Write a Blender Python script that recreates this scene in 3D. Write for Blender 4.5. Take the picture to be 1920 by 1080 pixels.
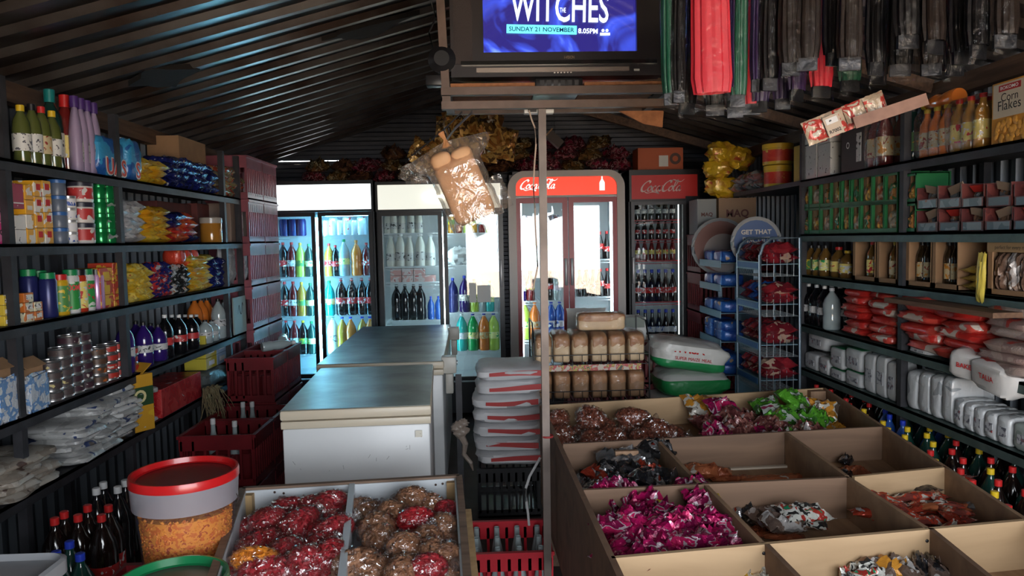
import bpy, bmesh, math, random
from mathutils import Vector, Matrix, noise
sc = bpy.context.scene
for o in list(bpy.data.objects): bpy.data.objects.remove(o)
C = sc.collection
PI = math.pi
# ------------------------------------------------------------------ camera
F = 1400.0; CH = 1.6; ROLL = 0.02
PSI = math.atan(53.2/1403.0); TH = math.atan(91.1/1400.0)
R3 = Matrix.Rotation(-PSI,3,'Z') @ Matrix.Rotation(PI/2-TH,3,'X') @ Matrix.Rotation(-ROLL,3,'Z')
cd = bpy.data.cameras.new('camera'); cam = bpy.data.objects.new('camera', cd); C.objects.link(cam)
cam.matrix_world = Matrix.Translation((0,0,CH)) @ R3.to_4x4()
cd.sensor_width = 36; cd.lens = 36*F/1920; cd.clip_start = .05; sc.camera = cam
# ------------------------------------------------------------------ light
sc.view_settings.view_transform = 'Standard'; sc.view_settings.look = 'None'
sc.view_settings.gamma = 1; sc.view_settings.exposure = 1.22
sc.view_settings.use_curve_mapping = False
w = bpy.data.worlds.new('world'); sc.world = w; w.use_nodes = True
bg = w.node_tree.nodes['Background']; bg.inputs[0].default_value = (.9,.95,1,1); bg.inputs[1].default_value = 5.4
OX0,OX1,OZ0,OZ1,OY = -.32,2.25,.5,2.22,-.9     # the open shop front behind the camera
pl = bpy.data.lights.new('daylight','AREA'); pl.shape='RECTANGLE'; pl.size=OX1-OX0; pl.size_y=OZ1-OZ0
pl.cycles.is_portal = True
po = bpy.data.objects.new('daylight',pl); C.objects.link(po)
po.location=((OX0+OX1)/2,OY-.08,(OZ0+OZ1)/2); po.rotation_euler=(PI/2,0,0)
sl = bpy.data.lights.new('sun','SUN'); sl.energy=22; sl.color=(1,.80,.60); sl.angle=.01
so = bpy.data.objects.new('sun',sl); C.objects.link(so); so.rotation_euler=(math.radians(-28),math.radians(10),0)   # high, behind the shop: it only strikes the yard in front
sc.cycles.transparent_max_bounces = 24

# ------------------------------------------------------------------ picture measurements -> points in the shop
def ray(x,y):
    return R3 @ Vector(((x-960)/F, -(y-540)/F, -1))
def atY(x,y,Y): d=ray(x,y); return Vector((0,0,CH))+d*(Y/d.y)
def atX(x,y,X): d=ray(x,y); return Vector((0,0,CH))+d*(X/d.x)
def atZ(x,y,Z): d=ray(x,y); return Vector((0,0,CH))+d*((Z-CH)/d.z)
# ------------------------------------------------------------------ materials
MC = {}
def _new(name):
    m = bpy.data.materials.new(name); m.use_nodes = True
    nt = m.node_tree; return m, nt, nt.nodes['Principled BSDF']
def _coords(nt, sc_=1.0, rnd=True):
    n=nt.nodes; tc=n.new('ShaderNodeTexCoord')
    if not rnd: return tc.outputs['Object']
    oi=n.new('ShaderNodeObjectInfo'); vm=n.new('ShaderNodeVectorMath'); vm.operation='MULTIPLY_ADD'
    cx=n.new('ShaderNodeCombineXYZ')
    for i in range(3): nt.links.new(oi.outputs['Random'], cx.inputs[i])
    vm.inputs[1].default_value=(7,11,5)
    nt.links.new(cx.outputs[0], vm.inputs[0]); nt.links.new(tc.outputs['Object'], vm.inputs[2])
    return vm.outputs[0]
def _bump(nt,b,src,strength,dist=.004):
    bp=nt.nodes.new('ShaderNodeBump'); bp.inputs['Strength'].default_value=strength; bp.inputs['Distance'].default_value=dist
    nt.links.new(src,bp.inputs['Height']); nt.links.new(bp.outputs[0], b.inputs['Normal'])
def mat(name,col=(.5,.5,.5),rough=.5,metal=0,coat=0,var=0,vs=12,bump=0,bs=60,emit=0,ecol=None,spec=.5,col2=None,bd=.004):
    if name in MC: return MC[name]
    m,nt,b=_new(name); MC[name]=m
    b.inputs['Base Color'].default_value=(*col,1); b.inputs['Roughness'].default_value=rough
    b.inputs['Metallic'].default_value=metal; b.inputs['Coat Weight'].default_value=coat
    b.inputs['Specular IOR Level'].default_value=spec; b.inputs['Coat Roughness'].default_value=.08
    if emit:
        b.inputs['Emission Color'].default_value=(*(ecol or col),1); b.inputs['Emission Strength'].default_value=emit
    if var or bump or col2:
        co=_coords(nt)
        if var or col2:
            nz=nt.nodes.new('ShaderNodeTexNoise'); nz.inputs['Scale'].default_value=vs; nz.inputs['Detail'].default_value=5
            nt.links.new(co,nz.inputs['Vector'])
            rp=nt.nodes.new('ShaderNodeValToRGB'); c2=col2 or tuple(c*(1-var) for c in col)
            rp.color_ramp.elements[0].position=.35; rp.color_ramp.elements[1].position=.65
            rp.color_ramp.elements[0].color=(*c2,1); rp.color_ramp.elements[1].color=(*col,1)
            nt.links.new(nz.outputs[0],rp.inputs[0]); nt.links.new(rp.outputs[0],b.inputs['Base Color'])
        if bump:
            nb=nt.nodes.new('ShaderNodeTexNoise'); nb.inputs['Scale'].default_value=bs; nb.inputs['Detail'].default_value=3
            nt.links.new(co,nb.inputs['Vector']); _bump(nt,b,nb.outputs[0],bump,bd)
    return m
def pmat(name,cols,scale=14,rough=.28,metal=.15,bump=.5,bs=45,stops=None,coat=.3):
    """printed wrapper: patches of the pack's own colours, crinkled foil or film"""
    if name in MC: return MC[name]
    m,nt,b=_new(name); MC[name]=m
    co=_coords(nt)
    nz=nt.nodes.new('ShaderNodeTexNoise'); nz.inputs['Scale'].default_value=scale; nz.inputs['Detail'].default_value=2.5
    nz.inputs['Distortion'].default_value=.6
    nt.links.new(co,nz.inputs['Vector'])
    rp=nt.nodes.new('ShaderNodeValToRGB'); cr=rp.color_ramp; cr.interpolation='CONSTANT'
    n=len(cols); st=stops or [0]+[.40+.22*i/max(1,n-2) for i in range(n-1)]
    while len(cr.elements)<n: cr.elements.new(.5)
    for i,(p,c) in enumerate(zip(st,cols)): cr.elements[i].position=p; cr.elements[i].color=(*c,1)
    nt.links.new(nz.outputs[0],rp.inputs[0]); nt.links.new(rp.outputs[0],b.inputs['Base Color'])
    b.inputs['Roughness'].default_value=rough; b.inputs['Metallic'].default_value=metal; b.inputs['Coat Weight'].default_value=coat
    b.inputs['Coat Roughness'].default_value=.15
    nb=nt.nodes.new('ShaderNodeTexNoise'); nb.inputs['Scale'].default_value=bs; nb.inputs['Detail'].default_value=4; nb.inputs['Distortion'].default_value=1.2
    nt.links.new(co,nb.inputs['Vector']); _bump(nt,b,nb.outputs[0],bump,.006)
    return m
def film(name='clear film',tint=(1,1,1),refl=.10,rough=.12,bump=.7,bs=40,haze=0.0,hazecol=(.85,.85,.85),fr=.5):
    if name in MC: return MC[name]
    m=bpy.data.materials.new(name); m.use_nodes=True; nt=m.node_tree; nt.nodes.clear(); MC[name]=m
    N=nt.nodes.new; out=N('ShaderNodeOutputMaterial'); tr=N('ShaderNodeBsdfTransparent'); gl=N('ShaderNodeBsdfGlossy')
    tr.inputs[0].default_value=(*tint,1); gl.inputs['Roughness'].default_value=rough; gl.inputs[0].default_value=(1,1,1,1)
    mx=N('ShaderNodeMixShader'); lw=N('ShaderNodeLayerWeight'); lw.inputs[0].default_value=.25
    ma=N('ShaderNodeMath'); ma.operation='MULTIPLY_ADD'; ma.inputs[1].default_value=fr; ma.inputs[2].default_value=refl; ma.use_clamp=True
    nt.links.new(lw.outputs['Fresnel'],ma.inputs[0]); nt.links.new(ma.outputs[0],mx.inputs[0])
    base=tr.outputs[0]
    if haze:
        df=N('ShaderNodeBsdfDiffuse'); df.inputs[0].default_value=(*hazecol,1); m2=N('ShaderNodeMixShader'); m2.inputs[0].default_value=haze
        nt.links.new(tr.outputs[0],m2.inputs[1]); nt.links.new(df.outputs[0],m2.inputs[2]); base=m2.outputs[0]
    nt.links.new(base,mx.inputs[1]); nt.links.new(gl.outputs[0],mx.inputs[2]); nt.links.new(mx.outputs[0],out.inputs[0])
    if bump:
        co=_coords(nt); nb=N('ShaderNodeTexNoise'); nb.inputs['Scale'].default_value=bs; nb.inputs['Detail'].default_value=3; nb.inputs['Distortion'].default_value=1.5
        nt.links.new(co,nb.inputs['Vector']); bp=N('ShaderNodeBump'); bp.inputs['Strength'].default_value=bump; bp.inputs['Distance'].default_value=.01
        nt.links.new(nb.outputs[0],bp.inputs['Height'])
        nt.links.new(bp.outputs[0],gl.inputs['Normal']); nt.links.new(bp.outputs[0],lw.inputs['Normal'])
    return m
def wood(name,c1=None,c2=None,axis=0,scale=6,rough=.7):
    if name in MC: return MC[name]
    m,nt,b=_new(name); MC[name]=m
    tc=nt.nodes.new('ShaderNodeTexCoord'); mp=nt.nodes.new('ShaderNodeMapping')
    s=[scale*6]*3; s[axis]=scale*.5; mp.inputs['Scale'].default_value=s
    nt.links.new(tc.outputs['Object'],mp.inputs[0])
    nz=nt.nodes.new('ShaderNodeTexNoise'); nz.inputs['Scale'].default_value=1; nz.inputs['Detail'].default_value=6; nz.inputs['Distortion'].default_value=.8
    nt.links.new(mp.outputs[0],nz.inputs['Vector'])
    rp=nt.nodes.new('ShaderNodeValToRGB'); rp.color_ramp.elements[0].position=.3; rp.color_ramp.elements[1].position=.7
    rp.color_ramp.elements[0].color=(*c1,1); rp.color_ramp.elements[1].color=(*c2,1)
    nt.links.new(nz.outputs[0],rp.inputs[0]); nt.links.new(rp.outputs[0],b.inputs['Base Color']); b.inputs['Roughness'].default_value=rough
    _bump(nt,b,nz.outputs[0],.25,.002)
    return m
# ------------------------------------------------------------------ mesh building
class MB:
    def __init__(s): s.v=[]; s.f=[]
    def add(s,vs,fs):
        n=len(s.v); s.v+= [tuple(p) for p in vs]; s.f+=[tuple(i+n for i in f) for f in fs]; return s
    def box(s,c,d,rot=None):
        x,y,z=[k/2 for k in d]; P=[Vector((a*x,b*y,e*z)) for a in(-1,1) for b in(-1,1) for e in(-1,1)]
        if rot: P=[rot@p for p in P]
        c=Vector(c); return s.add([p+c for p in P],[(0,1,3,2),(4,6,7,5),(0,4,5,1),(2,3,7,6),(0,2,6,4),(1,5,7,3)])
    def bb(s,a,b): return s.box([(p+q)/2 for p,q in zip(a,b)],[abs(q-p) for p,q in zip(a,b)])
    def wall(s,p,q,z0,z1,th):
        p=Vector((p[0],p[1]));q=Vector((q[0],q[1])); d=(q-p).normalized(); n=Vector((-d.y,d.x))*th/2
        c=[p-n,q-n,q+n,p+n]; return s.add([(k.x,k.y,z0) for k in c]+[(k.x,k.y,z1) for k in c],[(3,2,1,0),(4,5,6,7),(0,1,5,4),(1,2,6,5),(2,3,7,6),(3,0,4,7)])
    def beam(s,p,q,a,b=None):
        p=Vector(p);q=Vector(q);d=(q-p); L=d.length; r=d.to_track_quat('Z','Y').to_matrix()
        return s.box((p+q)/2,(a,b or a,L),r)
    def lathe(s,prof,n=16,c=(0,0,0),cap=True):
        vs=[];fs=[]
        for r,z in prof:
            for k in range(n):
                a=2*PI*k/n; vs.append((c[0]+r*math.cos(a),c[1]+r*math.sin(a),c[2]+z))
        for i in range(len(prof)-1):
            for k in range(n):
                k2=(k+1)%n; fs.append((i*n+k,i*n+k2,(i+1)*n+k2,(i+1)*n+k))
        if cap:
            fs.append(tuple(reversed(range(n)))); m=(len(prof)-1)*n; fs.append(tuple(m+k for k in range(n)))
        return s.add(vs,fs)
    def tube(s,pts,r,n=6,closed=False):
        pts=[Vector(p) for p in pts]; rings=[]; N=len(pts)
        for i,p in enumerate(pts):
            a=pts[(i-1)%N] if (closed or i>0) else p; b=pts[(i+1)%N] if (closed or i<N-1) else p
            d=(b-a).normalized(); q=d.to_track_quat('Z','Y').to_matrix(); rr=r[i] if isinstance(r,(list,tuple)) else r
            rings.append([p+q@Vector((rr*math.cos(2*PI*k/n),rr*math.sin(2*PI*k/n),0)) for k in range(n)])
        vs=[p for g in rings for p in g]; fs=[]
        for i in range(N if closed else N-1):
            j=(i+1)%N
            for k in range(n): k2=(k+1)%n; fs.append((i*n+k,i*n+k2,j*n+k2,j*n+k))
        if not closed: fs.append(tuple(reversed(range(n)))); fs.append(tuple((N-1)*n+k for k in range(n)))
        return s.add(vs,fs)
    def grid(s,fn,nu,nv,cu=False):
        vs=[fn(i/(nu if cu else nu-1),j/(nv-1)) for j in range(nv) for i in range(nu)]; fs=[]
        for j in range(nv-1):
            for i in range(nu if cu else nu-1):
                i2=(i+1)%nu; fs.append((j*nu+i,j*nu+i2,(j+1)*nu+i2,(j+1)*nu+i))
        return s.add(vs,fs)
    def blob(s,c,d,e1=1,e2=1,amp=0,seed=0,nu=20,nv=12,fq=3,rot=None):
        sg=lambda v,e: math.copysign(abs(v)**e,v)
        def fn(u,v):
            a=u*2*PI-PI; b=(v-.5)*PI
            p=Vector((sg(math.cos(b),e1)*sg(math.cos(a),e2),sg(math.cos(b),e1)*sg(math.sin(a),e2),sg(math.sin(b),e1)))
            k=1+amp*noise.noise(p*fq+Vector((seed*3.7,seed,1)))
            p=Vector((p.x*d[0]/2*k,p.y*d[1]/2*k,p.z*d[2]/2*k))
            return (rot@p if rot else p)+Vector(c)
        return s.grid(fn,nu,nv,True)
    def pouch(s,w,h,t,seed=0,n=14,m=12,cr=.12,fin=1.12):
        """crimped packet lying flat: width x, height y, thickness z"""
        for sd in (1,-1):
            def fn(u,v):
                x=u*2-1;y=v*2-1
                th=max(0,(1-abs(x)**3.5))**.6*max(0,(1-min(1,abs(y)*fin)**4))**(.6 if fin>1.1 else .42)
                nz=noise.noise(Vector((x*2.6+seed*5.1,y*2.6,seed*.7)))+.6*noise.noise(Vector((x*6+seed,y*6,3)))
                z=sd*(t/2*th*(1+cr*2.5*nz))+t*cr*nz*1.2
                xx=x*w/2*(1-.10*th*abs(y)**.5+.06*abs(y)**6); yy=y*h/2*(1+ (.018*((i_%2)*2-1) if 0 else 0))
                yy+=.04*h*noise.noise(Vector((x*3,seed,y)))*abs(y)
                return (xx,yy,z)
            i_=0
            k=len(s.v); s.grid(fn,n,m)
            if sd<0: s.f[-(n-1)*(m-1):]=[tuple(reversed(f)) for f in s.f[-(n-1)*(m-1):]]
        return s
    def xf(s,M):
        s.v=[tuple(M@Vector(p)) for p in s.v]; return s
    def mesh(s,name,m=None,smooth=True,bevel=0,merge=False):
        me=bpy.data.meshes.new(name); me.from_pydata(s.v,[],s.f)
        if bevel or merge:
            bm=bmesh.new(); bm.from_mesh(me)
            if merge: bmesh.ops.remove_doubles(bm,verts=bm.verts,dist=1e-5)
            if bevel: bmesh.ops.bevel(bm,geom=bm.edges[:],offset=bevel,segments=2,affect='EDGES',profile=.5)
            bm.to_mesh(me); bm.free()
        me.validate()
        if smooth:
            me.polygons.foreach_set('use_smooth',[True]*len(me.polygons))
            try: me.set_sharp_from_angle(angle=math.radians(38))
            except Exception: pass
        if m: me.materials.append(m)
        return me
def link(name,me,loc=(0,0,0),rot=(0,0,0),parent=None,scale=None):
    o=bpy.data.objects.new(name,me); C.objects.link(o); o.location=loc; o.rotation_euler=rot
    if scale: o.scale=scale
    if parent: o.parent=parent
    return o
def tag(o,label,cat,group=None):
    o['label']=label; o['category']=cat
    if group: o['group']=group
    return o
def thing(name,label,cat,loc=(0,0,0),rot=(0,0,0),group=None):
    o=link(name,None,loc,rot); return tag(o,label,cat,group)
def struct(name,me,loc=(0,0,0),rot=(0,0,0)):
    o=link(name,me,loc,rot); o['kind']='structure'; return o
def dup(r,loc,rot=(0,0,0),label=None,scale=None):
    c=r.copy(); C.objects.link(c); c.location=loc; c.rotation_euler=rot
    if scale: c.scale=scale
    if label: c['label']=label
    def rec(a,b):
        for ch in a.children:
            d=ch.copy(); C.objects.link(d); d.parent=b; rec(ch,d)
    rec(r,c); return c
class Kind:
    """first call builds the thing, later calls copy it with its parts"""
    def __init__(s,fn): s.fn=fn; s.r={}
    def __call__(s,key,loc,rot,lbl_,group=None,scale=None,**k):
        if key not in s.r:
            o=s.fn(key,**k); o.location=loc; o.rotation_euler=rot; o["label"]=lbl_; s.r[key]=o
            if scale: o.scale=scale
        else: o=dup(s.r[key],loc,rot,lbl_,scale)
        if not scale: o.scale=(1,1,1)
        if group: o['group']=group
        return o
ORD=['first','second','third','fourth','fifth','sixth','seventh','eighth','ninth','tenth','eleventh','twelfth','thirteenth','fourteenth','fifteenth','sixteenth','seventeenth','eighteenth','nineteenth','twentieth']
TX={}
def text_mb(s,width,height=None,bold=0,ext=.0006):
    """lettering facing -Y, centred, as a mesh builder"""
    cu=bpy.data.curves.new('t','FONT'); cu.body=s; cu.align_x='CENTER'; cu.align_y='CENTER'; cu.offset=bold; cu.resolution_u=3; cu.extrude=0
    ob=bpy.data.objects.new('t',cu); C.objects.link(ob); bpy.context.view_layer.update()
    dg=bpy.context.evaluated_depsgraph_get(); me=bpy.data.meshes.new_from_object(ob.evaluated_get(dg))
    vs=[v.co.copy() for v in me.vertices]; fs=[tuple(p.vertices) for p in me.polygons]
    bpy.data.objects.remove(ob); bpy.data.curves.remove(cu); bpy.data.meshes.remove(me)
    if not vs: return MB()
    x0=min(v.x for v in vs);x1=max(v.x for v in vs);y0=min(v.y for v in vs);y1=max(v.y for v in vs)
    k=width/(x1-x0); ky=(height/(y1-y0)) if height else k
    mb=MB(); mb.add([((v.x-(x0+x1)/2)*k,0,(v.y-(y0+y1)/2)*ky) for v in vs],fs); return mb
def text(s,width,m,parent,loc,rot=(0,0,0),height=None,name='lettering',bold=0):
    key=(s,round(width,4),height,m.name,bold)
    if key not in TX: TX[key]=text_mb(s,width,height,bold).mesh('lettering',m,False)
    return link(name,TX[key],loc,rot,parent)
def rib(mb,pts,wd,pen=.6,slant=.28,sx=1,sz=1,off=(0,0)):
    """brush stroke through 2-D points (Catmull-Rom), facing -Y"""
    P=[Vector(p) for p in pts]; Q=[]
    E=[P[0]*2-P[1]]+P+[P[-1]*2-P[-2]]
    for i in range(1,len(E)-2):
        for k in range(6):
            t=k/6; a,b,c,d=E[i-1],E[i],E[i+1],E[i+2]
            Q.append(.5*((2*b)+(c-a)*t+(2*a-5*b+4*c-d)*t*t+(3*b-a-3*c+d)*t**3))
    Q.append(P[-1]); vs=[];fs=[];n=len(Q)
    for i,p in enumerate(Q):
        d=(Q[min(n-1,i+1)]-Q[max(0,i-1)]).normalized(); nn=Vector((-d.y,d.x))
        an=math.atan2(d.y,d.x); w_=wd*(.35+.65*abs(math.sin(an-pen)))/2
        e=min(1,(i+1)/4,(n-i)/4); w_*=max(.35,e)
        for sgn in(-1,1):
            q=p+nn*w_*sgn; vs.append(((q.x+slant*q.y)*sx+off[0],0,q.y*sz+off[1]))
    for i in range(n-1): fs.append((2*i,2*i+1,2*i+3,2*i+2))
    mb.add(vs,fs)
def cola_script(width):
    """flowing script wordmark, width given, centred, facing -Y"""
    mb=MB(); R=lambda pts,wd=.15: rib(mb,pts,wd)
    def bigC(x):
        R([(x+.82,.92),(x+.9,1.12),(x+.68,1.22),(x+.3,.95),(x+.06,.5),(x+.1,.1),(x+.36,-.02),(x+.72,.2)],.24)
    def o(x): R([(x+.3,.62),(x+.08,.45),(x+.05,.12),(x+.22,0),(x+.42,.2),(x+.44,.5),(x+.28,.62),(x+.2,.5),(x+.5,.55)],.16)
    def c(x): R([(x+.42,.5),(x+.3,.62),(x+.1,.42),(x+.06,.12),(x+.22,0),(x+.46,.18)],.17)
    def a(x):
        R([(x+.42,.55),(x+.25,.6),(x+.07,.38),(x+.06,.1),(x+.2,.0),(x+.38,.25),(x+.46,.6)],.16); R([(x+.46,.6),(x+.4,.15),(x+.5,0),(x+.64,.16)],.17)
    bigC(0); o(.78); c(1.3); a(1.8)
    R([(2.42,.62),(2.52,.62)],.16)
    bigC(2.55); o(3.32); R([(3.85,.3),(4.2,.9),(4.2,1.25),(4.02,1.15),(3.9,.5),(3.95,.05),(4.1,0),(4.28,.2)],.16); a(4.25)
    R([(.4,-.02),(.9,-.22),(1.3,-.12),(1.8,-.12),(2.3,-.3),(1.9,-.02)],.13)
    R([(3.3,1.0),(3.6,1.32),(4.1,1.2),(4.6,1.1),(4.95,1.38)],.14)
    x0=min(v[0] for v in mb.v);x1=max(v[0] for v in mb.v);z0=min(v[2] for v in mb.v);z1=max(v[2] for v in mb.v);k=width/(x1-x0)
    mb.v=[((v[0]-(x0+x1)/2)*k,0,(v[2]-(z0+z1)/2)*k) for v in mb.v]; return mb
# ------------------------------------------------------------------ shared materials
STEEL=mat('dark painted steel',(.050,.050,.058),.55,.3,var=.45,vs=9,bump=.15)
STEELG=mat('grey shelf steel',(.12,.14,.15),.45,.4,var=.4,vs=8)
WALLM=mat('corrugated wall steel',(.12,.135,.155),.42,.55,var=.4,vs=3,bump=.1)
ROOFM=mat('roof steel',(.15,.14,.135),.33,.8,var=.6,vs=2.2,bump=.12,bs=25,col2=(.055,.036,.028))
WHITE=mat('white plastic',(.8,.8,.78),.4); BLACK=mat('black plastic',(.012,.012,.014),.35)
RED=mat('red plastic',(.55,.012,.014),.3,coat=.3); DRED=mat('crate red',(.20,.008,.014),.45,var=.3,vs=6)
CARD=mat('brown card',(.36,.21,.11),.8,var=.15); FILM=film(); TEXTK=mat('black ink',(.02,.02,.02),.6); TEXTW=mat('white ink',(.8,.8,.8),.6); TEXTR=mat('red ink',(.6,.02,.02),.6)
WIRE=mat('white wire',(.7,.75,.78),.35,.2); CAPR=mat('red cap',(.6,.02,.02),.35); CAPW=mat('white cap',(.75,.75,.75),.4)
# ------------------------------------------------------------------ room
XL,XR,YB=-2.12,2.45,7.45
RX=.1; EL,ER,ZRdg=2.36,2.40,3.08      # eaves and ridge
# floor
m=mat('concrete floor',(.075,.055,.05),.75,var=.5,vs=3,bump=.3,bs=30)
struct('floor',MB().bb((XL-.2,OY-.2,-.08),(XR+.2,YB+.1,0)).mesh('floor',m,False))
def ibr(u):   # trapezoid rib profile, period 1
    u%=1.0
    if u<.5: return 0
    if u<.6: return (u-.5)*10
    if u<.9: return 1
    return (1-u)*10
def ribwall(name,a0,a1,z0,z1,per,dep,fn,m,zf=None,slope=None):
    """ribs run vertically; fn maps (along, out, z) to the room"""
    mb=MB(); us=[]; k=a0
    n=int((a1-a0)/per)+1
    for i in range(n):
        for t in (0,.5,.6,.9): us.append(a0+(i+t)*per)
    us=[u for u in us if u<=a1]+[a1]
    vs=[];fs=[]
    for u in us:
        d=ibr((u-a0)/per+1e-6)*dep
        zt=zf(u) if zf else z1
        vs+= [fn(u,d,z0),fn(u,d,zt),fn(u,d-.05-dep,z0),fn(u,d-.05-dep,zt)]
    for i in range(len(us)-1):
        a=i*4;b=a+4; fs+=[(a,b,b+1,a+1),(a+2,a+3,b+3,b+2),(a+1,b+1,b+3,a+3)]
    mb.add(vs,fs); return struct(name,mb.mesh(name,m,False))
ribwall('wall_left',OY,YB,0,EL-.02,.10,.03,lambda u,d,z:(XL+d-.03,u,z),WALLM)
ribwall('wall_right',OY,YB,0,ER-.02,.10,.03,lambda u,d,z:(XR-d+.03,u,z),WALLM)
# gable wall: ribs run across
def zroof(x): return EL+(x-XL)/(RX-XL)*(ZRdg-EL) if x<RX else ER+(XR-x)/(XR-RX)*(ZRdg-ER)
mb=MB(); z=0
per=.085
zs=[]
while z<3.12: zs+=[(z,0),(z+.4*per,0),(z+.5*per,1),(z+.9*per,1)]; z+=per
vs=[];fs=[]
for z,d in zs:
    if z<=EL: xa,xb=XL,XR
    else:
        xa=XL+(min(z,ZRdg)-EL)/(ZRdg-EL)*(RX-XL); xb=XR-(min(z,ZRdg)-ER)/(ZRdg-ER)*(XR-RX) if z>ER else XR
    vs+=[(xa-.1,YB-.018*d,z),(xb+.1,YB-.018*d,z),(xa-.1,YB+.06,z),(xb+.1,YB+.06,z)]
gi=min(i for i in range(len(zs)-1) if zs[i][0]>2.36 and zs[i][1]==0 and zs[i+1][1]==0)   # a gap under the eave lets daylight through
for i in range(len(zs)-1):
    a=4*i;b=a+4
    if i==gi:
        for (u,v_) in ((XL-.1,-1.98),(-1.36,XR+.1)):
            k0=len(vs); vs+=[(u,YB,zs[i][0]),(v_,YB,zs[i][0]),(u,YB,zs[i+1][0]),(v_,YB,zs[i+1][0])]; fs+=[(k0,k0+1,k0+3,k0+2)]
        k0=len(vs); vs+=[(-1.98,YB,zs[i][0]),(-1.36,YB,zs[i][0]),(-1.98,YB,zs[i+1][0]-.012),(-1.36,YB,zs[i+1][0]-.012)]; fs+=[(k0,k0+1,k0+3,k0+2)]
    else: fs+=[(a,a+1,b+1,b),(a+2,b+2,b+3,a+3)]
mb.add(vs,fs); struct('wall_back',mb.mesh('wall_back',mat('back wall steel',(.07,.075,.09),.38,.6,var=.4,vs=3),False))
# front wall with the open shop front
mb=MB()
mb.bb((XL-.1,OY-.06,0),(OX0,OY,2.35)); mb.bb((OX1,OY-.06,0),(XR+.1,OY,2.35)); mb.bb((OX0,OY-.06,0),(OX1,OY,OZ0)); mb.bb((XL-.1,OY-.06,OZ1),(XR+.1,OY,3.1))
struct('wall_front',mb.mesh('wall_front',WALLM,False))
# roof sheets: ribs run down the slope, laid slightly askew
def roofside(name,xa,xb,za,zb,skew):
    mb=MB(); per=.20; vs=[];fs=[]; ys=[]; y=OY-1.2
    while y<YB+1.0:
        for t,d in ((0,0),(.55,0),(.64,1),(.82,1),(.91,0)): ys.append((y+t*per,d))
        y+=per
    L=max(abs(xb-xa),.01)
    for y,d in ys:
        for x,zz in ((xa,za),(xb,zb)):
            yy=y+skew*(x-xa); vs.append((x,yy,zz-d*.032+.03)); vs.append((x,yy,zz+.05))
    for i in range(len(ys)-1):
        a=4*i;b=a+4; fs+=[(a,a+2,b+2,b),(a+1,b+1,b+3,a+3)]
    mb.add(vs,fs)
    me=mb.mesh(name,ROOFM,False)
    bm=bmesh.new(); bm.from_mesh(me)
    for co,no in (((0,YB+.04,0),(0,1,0)),((0,OY-.2,0),(0,-1,0))):
        bmesh.ops.bisect_plane(bm,geom=bm.verts[:]+bm.edges[:]+bm.faces[:],plane_co=co,plane_no=no,clear_outer=True)
    bm.to_mesh(me); bm.free()
    return struct(name,me)
roofside('ceiling',XL-.12,RX,EL-.035,ZRdg,.16)
roofside('ceiling',RX,XR+.12,ZRdg,ER-.035,-.05)
BR=wood('roof timber',(.06,.032,.02),(.15,.085,.05),1)
mb=MB()
for i,(x,) in enumerate(((XL+.05,),(XR-.05,))):
    struct('trim_%d'%(i+1),MB().bb((x-.03,OY,2.24 if i==0 else 2.28),(x+.03,YB-.02,2.33 if i==0 else 2.37)).mesh('trim',BR,False))
# wooden rafters under the right slope
for i,(y) in enumerate((3.9,5.3,6.9)):
    p=Vector((.35,y,zroof(.35)-.07)); q=Vector((XR-.08,y,zroof(XR-.08)-.07))
    struct('trim_%d'%(3+i),MB().beam(p,q,.05,.07).mesh('trim',BR,False))
# day showing through the gap under the eave at the back
# patches of tar sealing on the roof
TAR=mat('tar patch',(.012,.009,.008),.9,bump=.5,bs=30)
def roofpatch(lbl,quad):
    pts=[]
    for (x,y) in quad:
        d=ray(x,y); k=(ZRdg-EL)/(RX-XL)
        # intersect with left roof plane
        t=(EL-.035+k*(0-(XL-.12))*1.0-CH)/(d.z-k*d.x); p=Vector((0,0,CH))+d*t; pts.append(p)
    c=sum(pts,Vector())/4; mb=MB()
    top=[p+Vector((0,0,.028)) for p in pts]; bot=[p+Vector((0,0,-.012)) for p in pts]
    n=8; ring=[]
    for i in range(4):
        for j in range(n):
            p=pts[i].lerp(pts[(i+1)%4],j/n); ring.append(p+(p-c)*.35*noise.noise(p*9))
    mb.add([p+Vector((0,0,.02)) for p in ring]+[p-Vector((0,0,.008)) for p in ring]+[c-Vector((0,0,.01))],[ (i,(i+1)%32,32+(i+1)%32,32+i) for i in range(32)]+[(32+i,32+(i+1)%32,64) for i in range(32)])
    o=link('tar_patch',mb.mesh('tar_patch',TAR),(0,0,0)); tag(o,lbl,'patch')
roofpatch('black sealing patch on the roof sheet nearest the television',[(600,75),(690,45),(775,28),(700,68)])
roofpatch('broad black sealing patch low on the roof left of centre',[(245,158),(270,130),(375,128),(330,160)])
# outdoors in front of the shop
struct('ground',MB().bb((-15,-25,-.12),(15,OY-.2,-.02)).mesh('ground',mat('pale earth',(.45,.38,.3),.9,var=.2),False))
for o in ('ground',): pass

# ------------------------------------------------------------------ shelving on both walls
LX=-1.75; RXs=2.0
def YLf(px,z=1.5): return atX(px,450,LX).y
def YRf(px,z=1.5): return atX(px,450,RXs).y
LZ=[1.94,1.615,1.29,.945,.665]
def mean(v): return sum(v)/len(v)
RZ=[atX(1690,303,RXs).z,atX(1690,436,RXs).z,atX(1690,536,RXs).z,atX(1690,657,RXs).z,atX(1690,764,RXs).z]
LZ=[mean([atX(60,300,LX).z,atX(230,338,LX).z]),mean([atX(60,458,LX).z,atX(240,455,LX).z]),mean([atX(40,604,LX).z,atX(240,576,LX).z]),mean([atX(90,770,LX).z,atX(270,692,LX).z]),mean([atX(65,925,LX).z,atX(270,803,LX).z])]
PL=[2.05,YLf(25),YLf(232),YLf(428)-.02,5.52]
PR=[1.7,YRf(1688),YRf(1500)]
print('LZ',LZ,'RZ',RZ,'PL',PL,'PR',PR)
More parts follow.
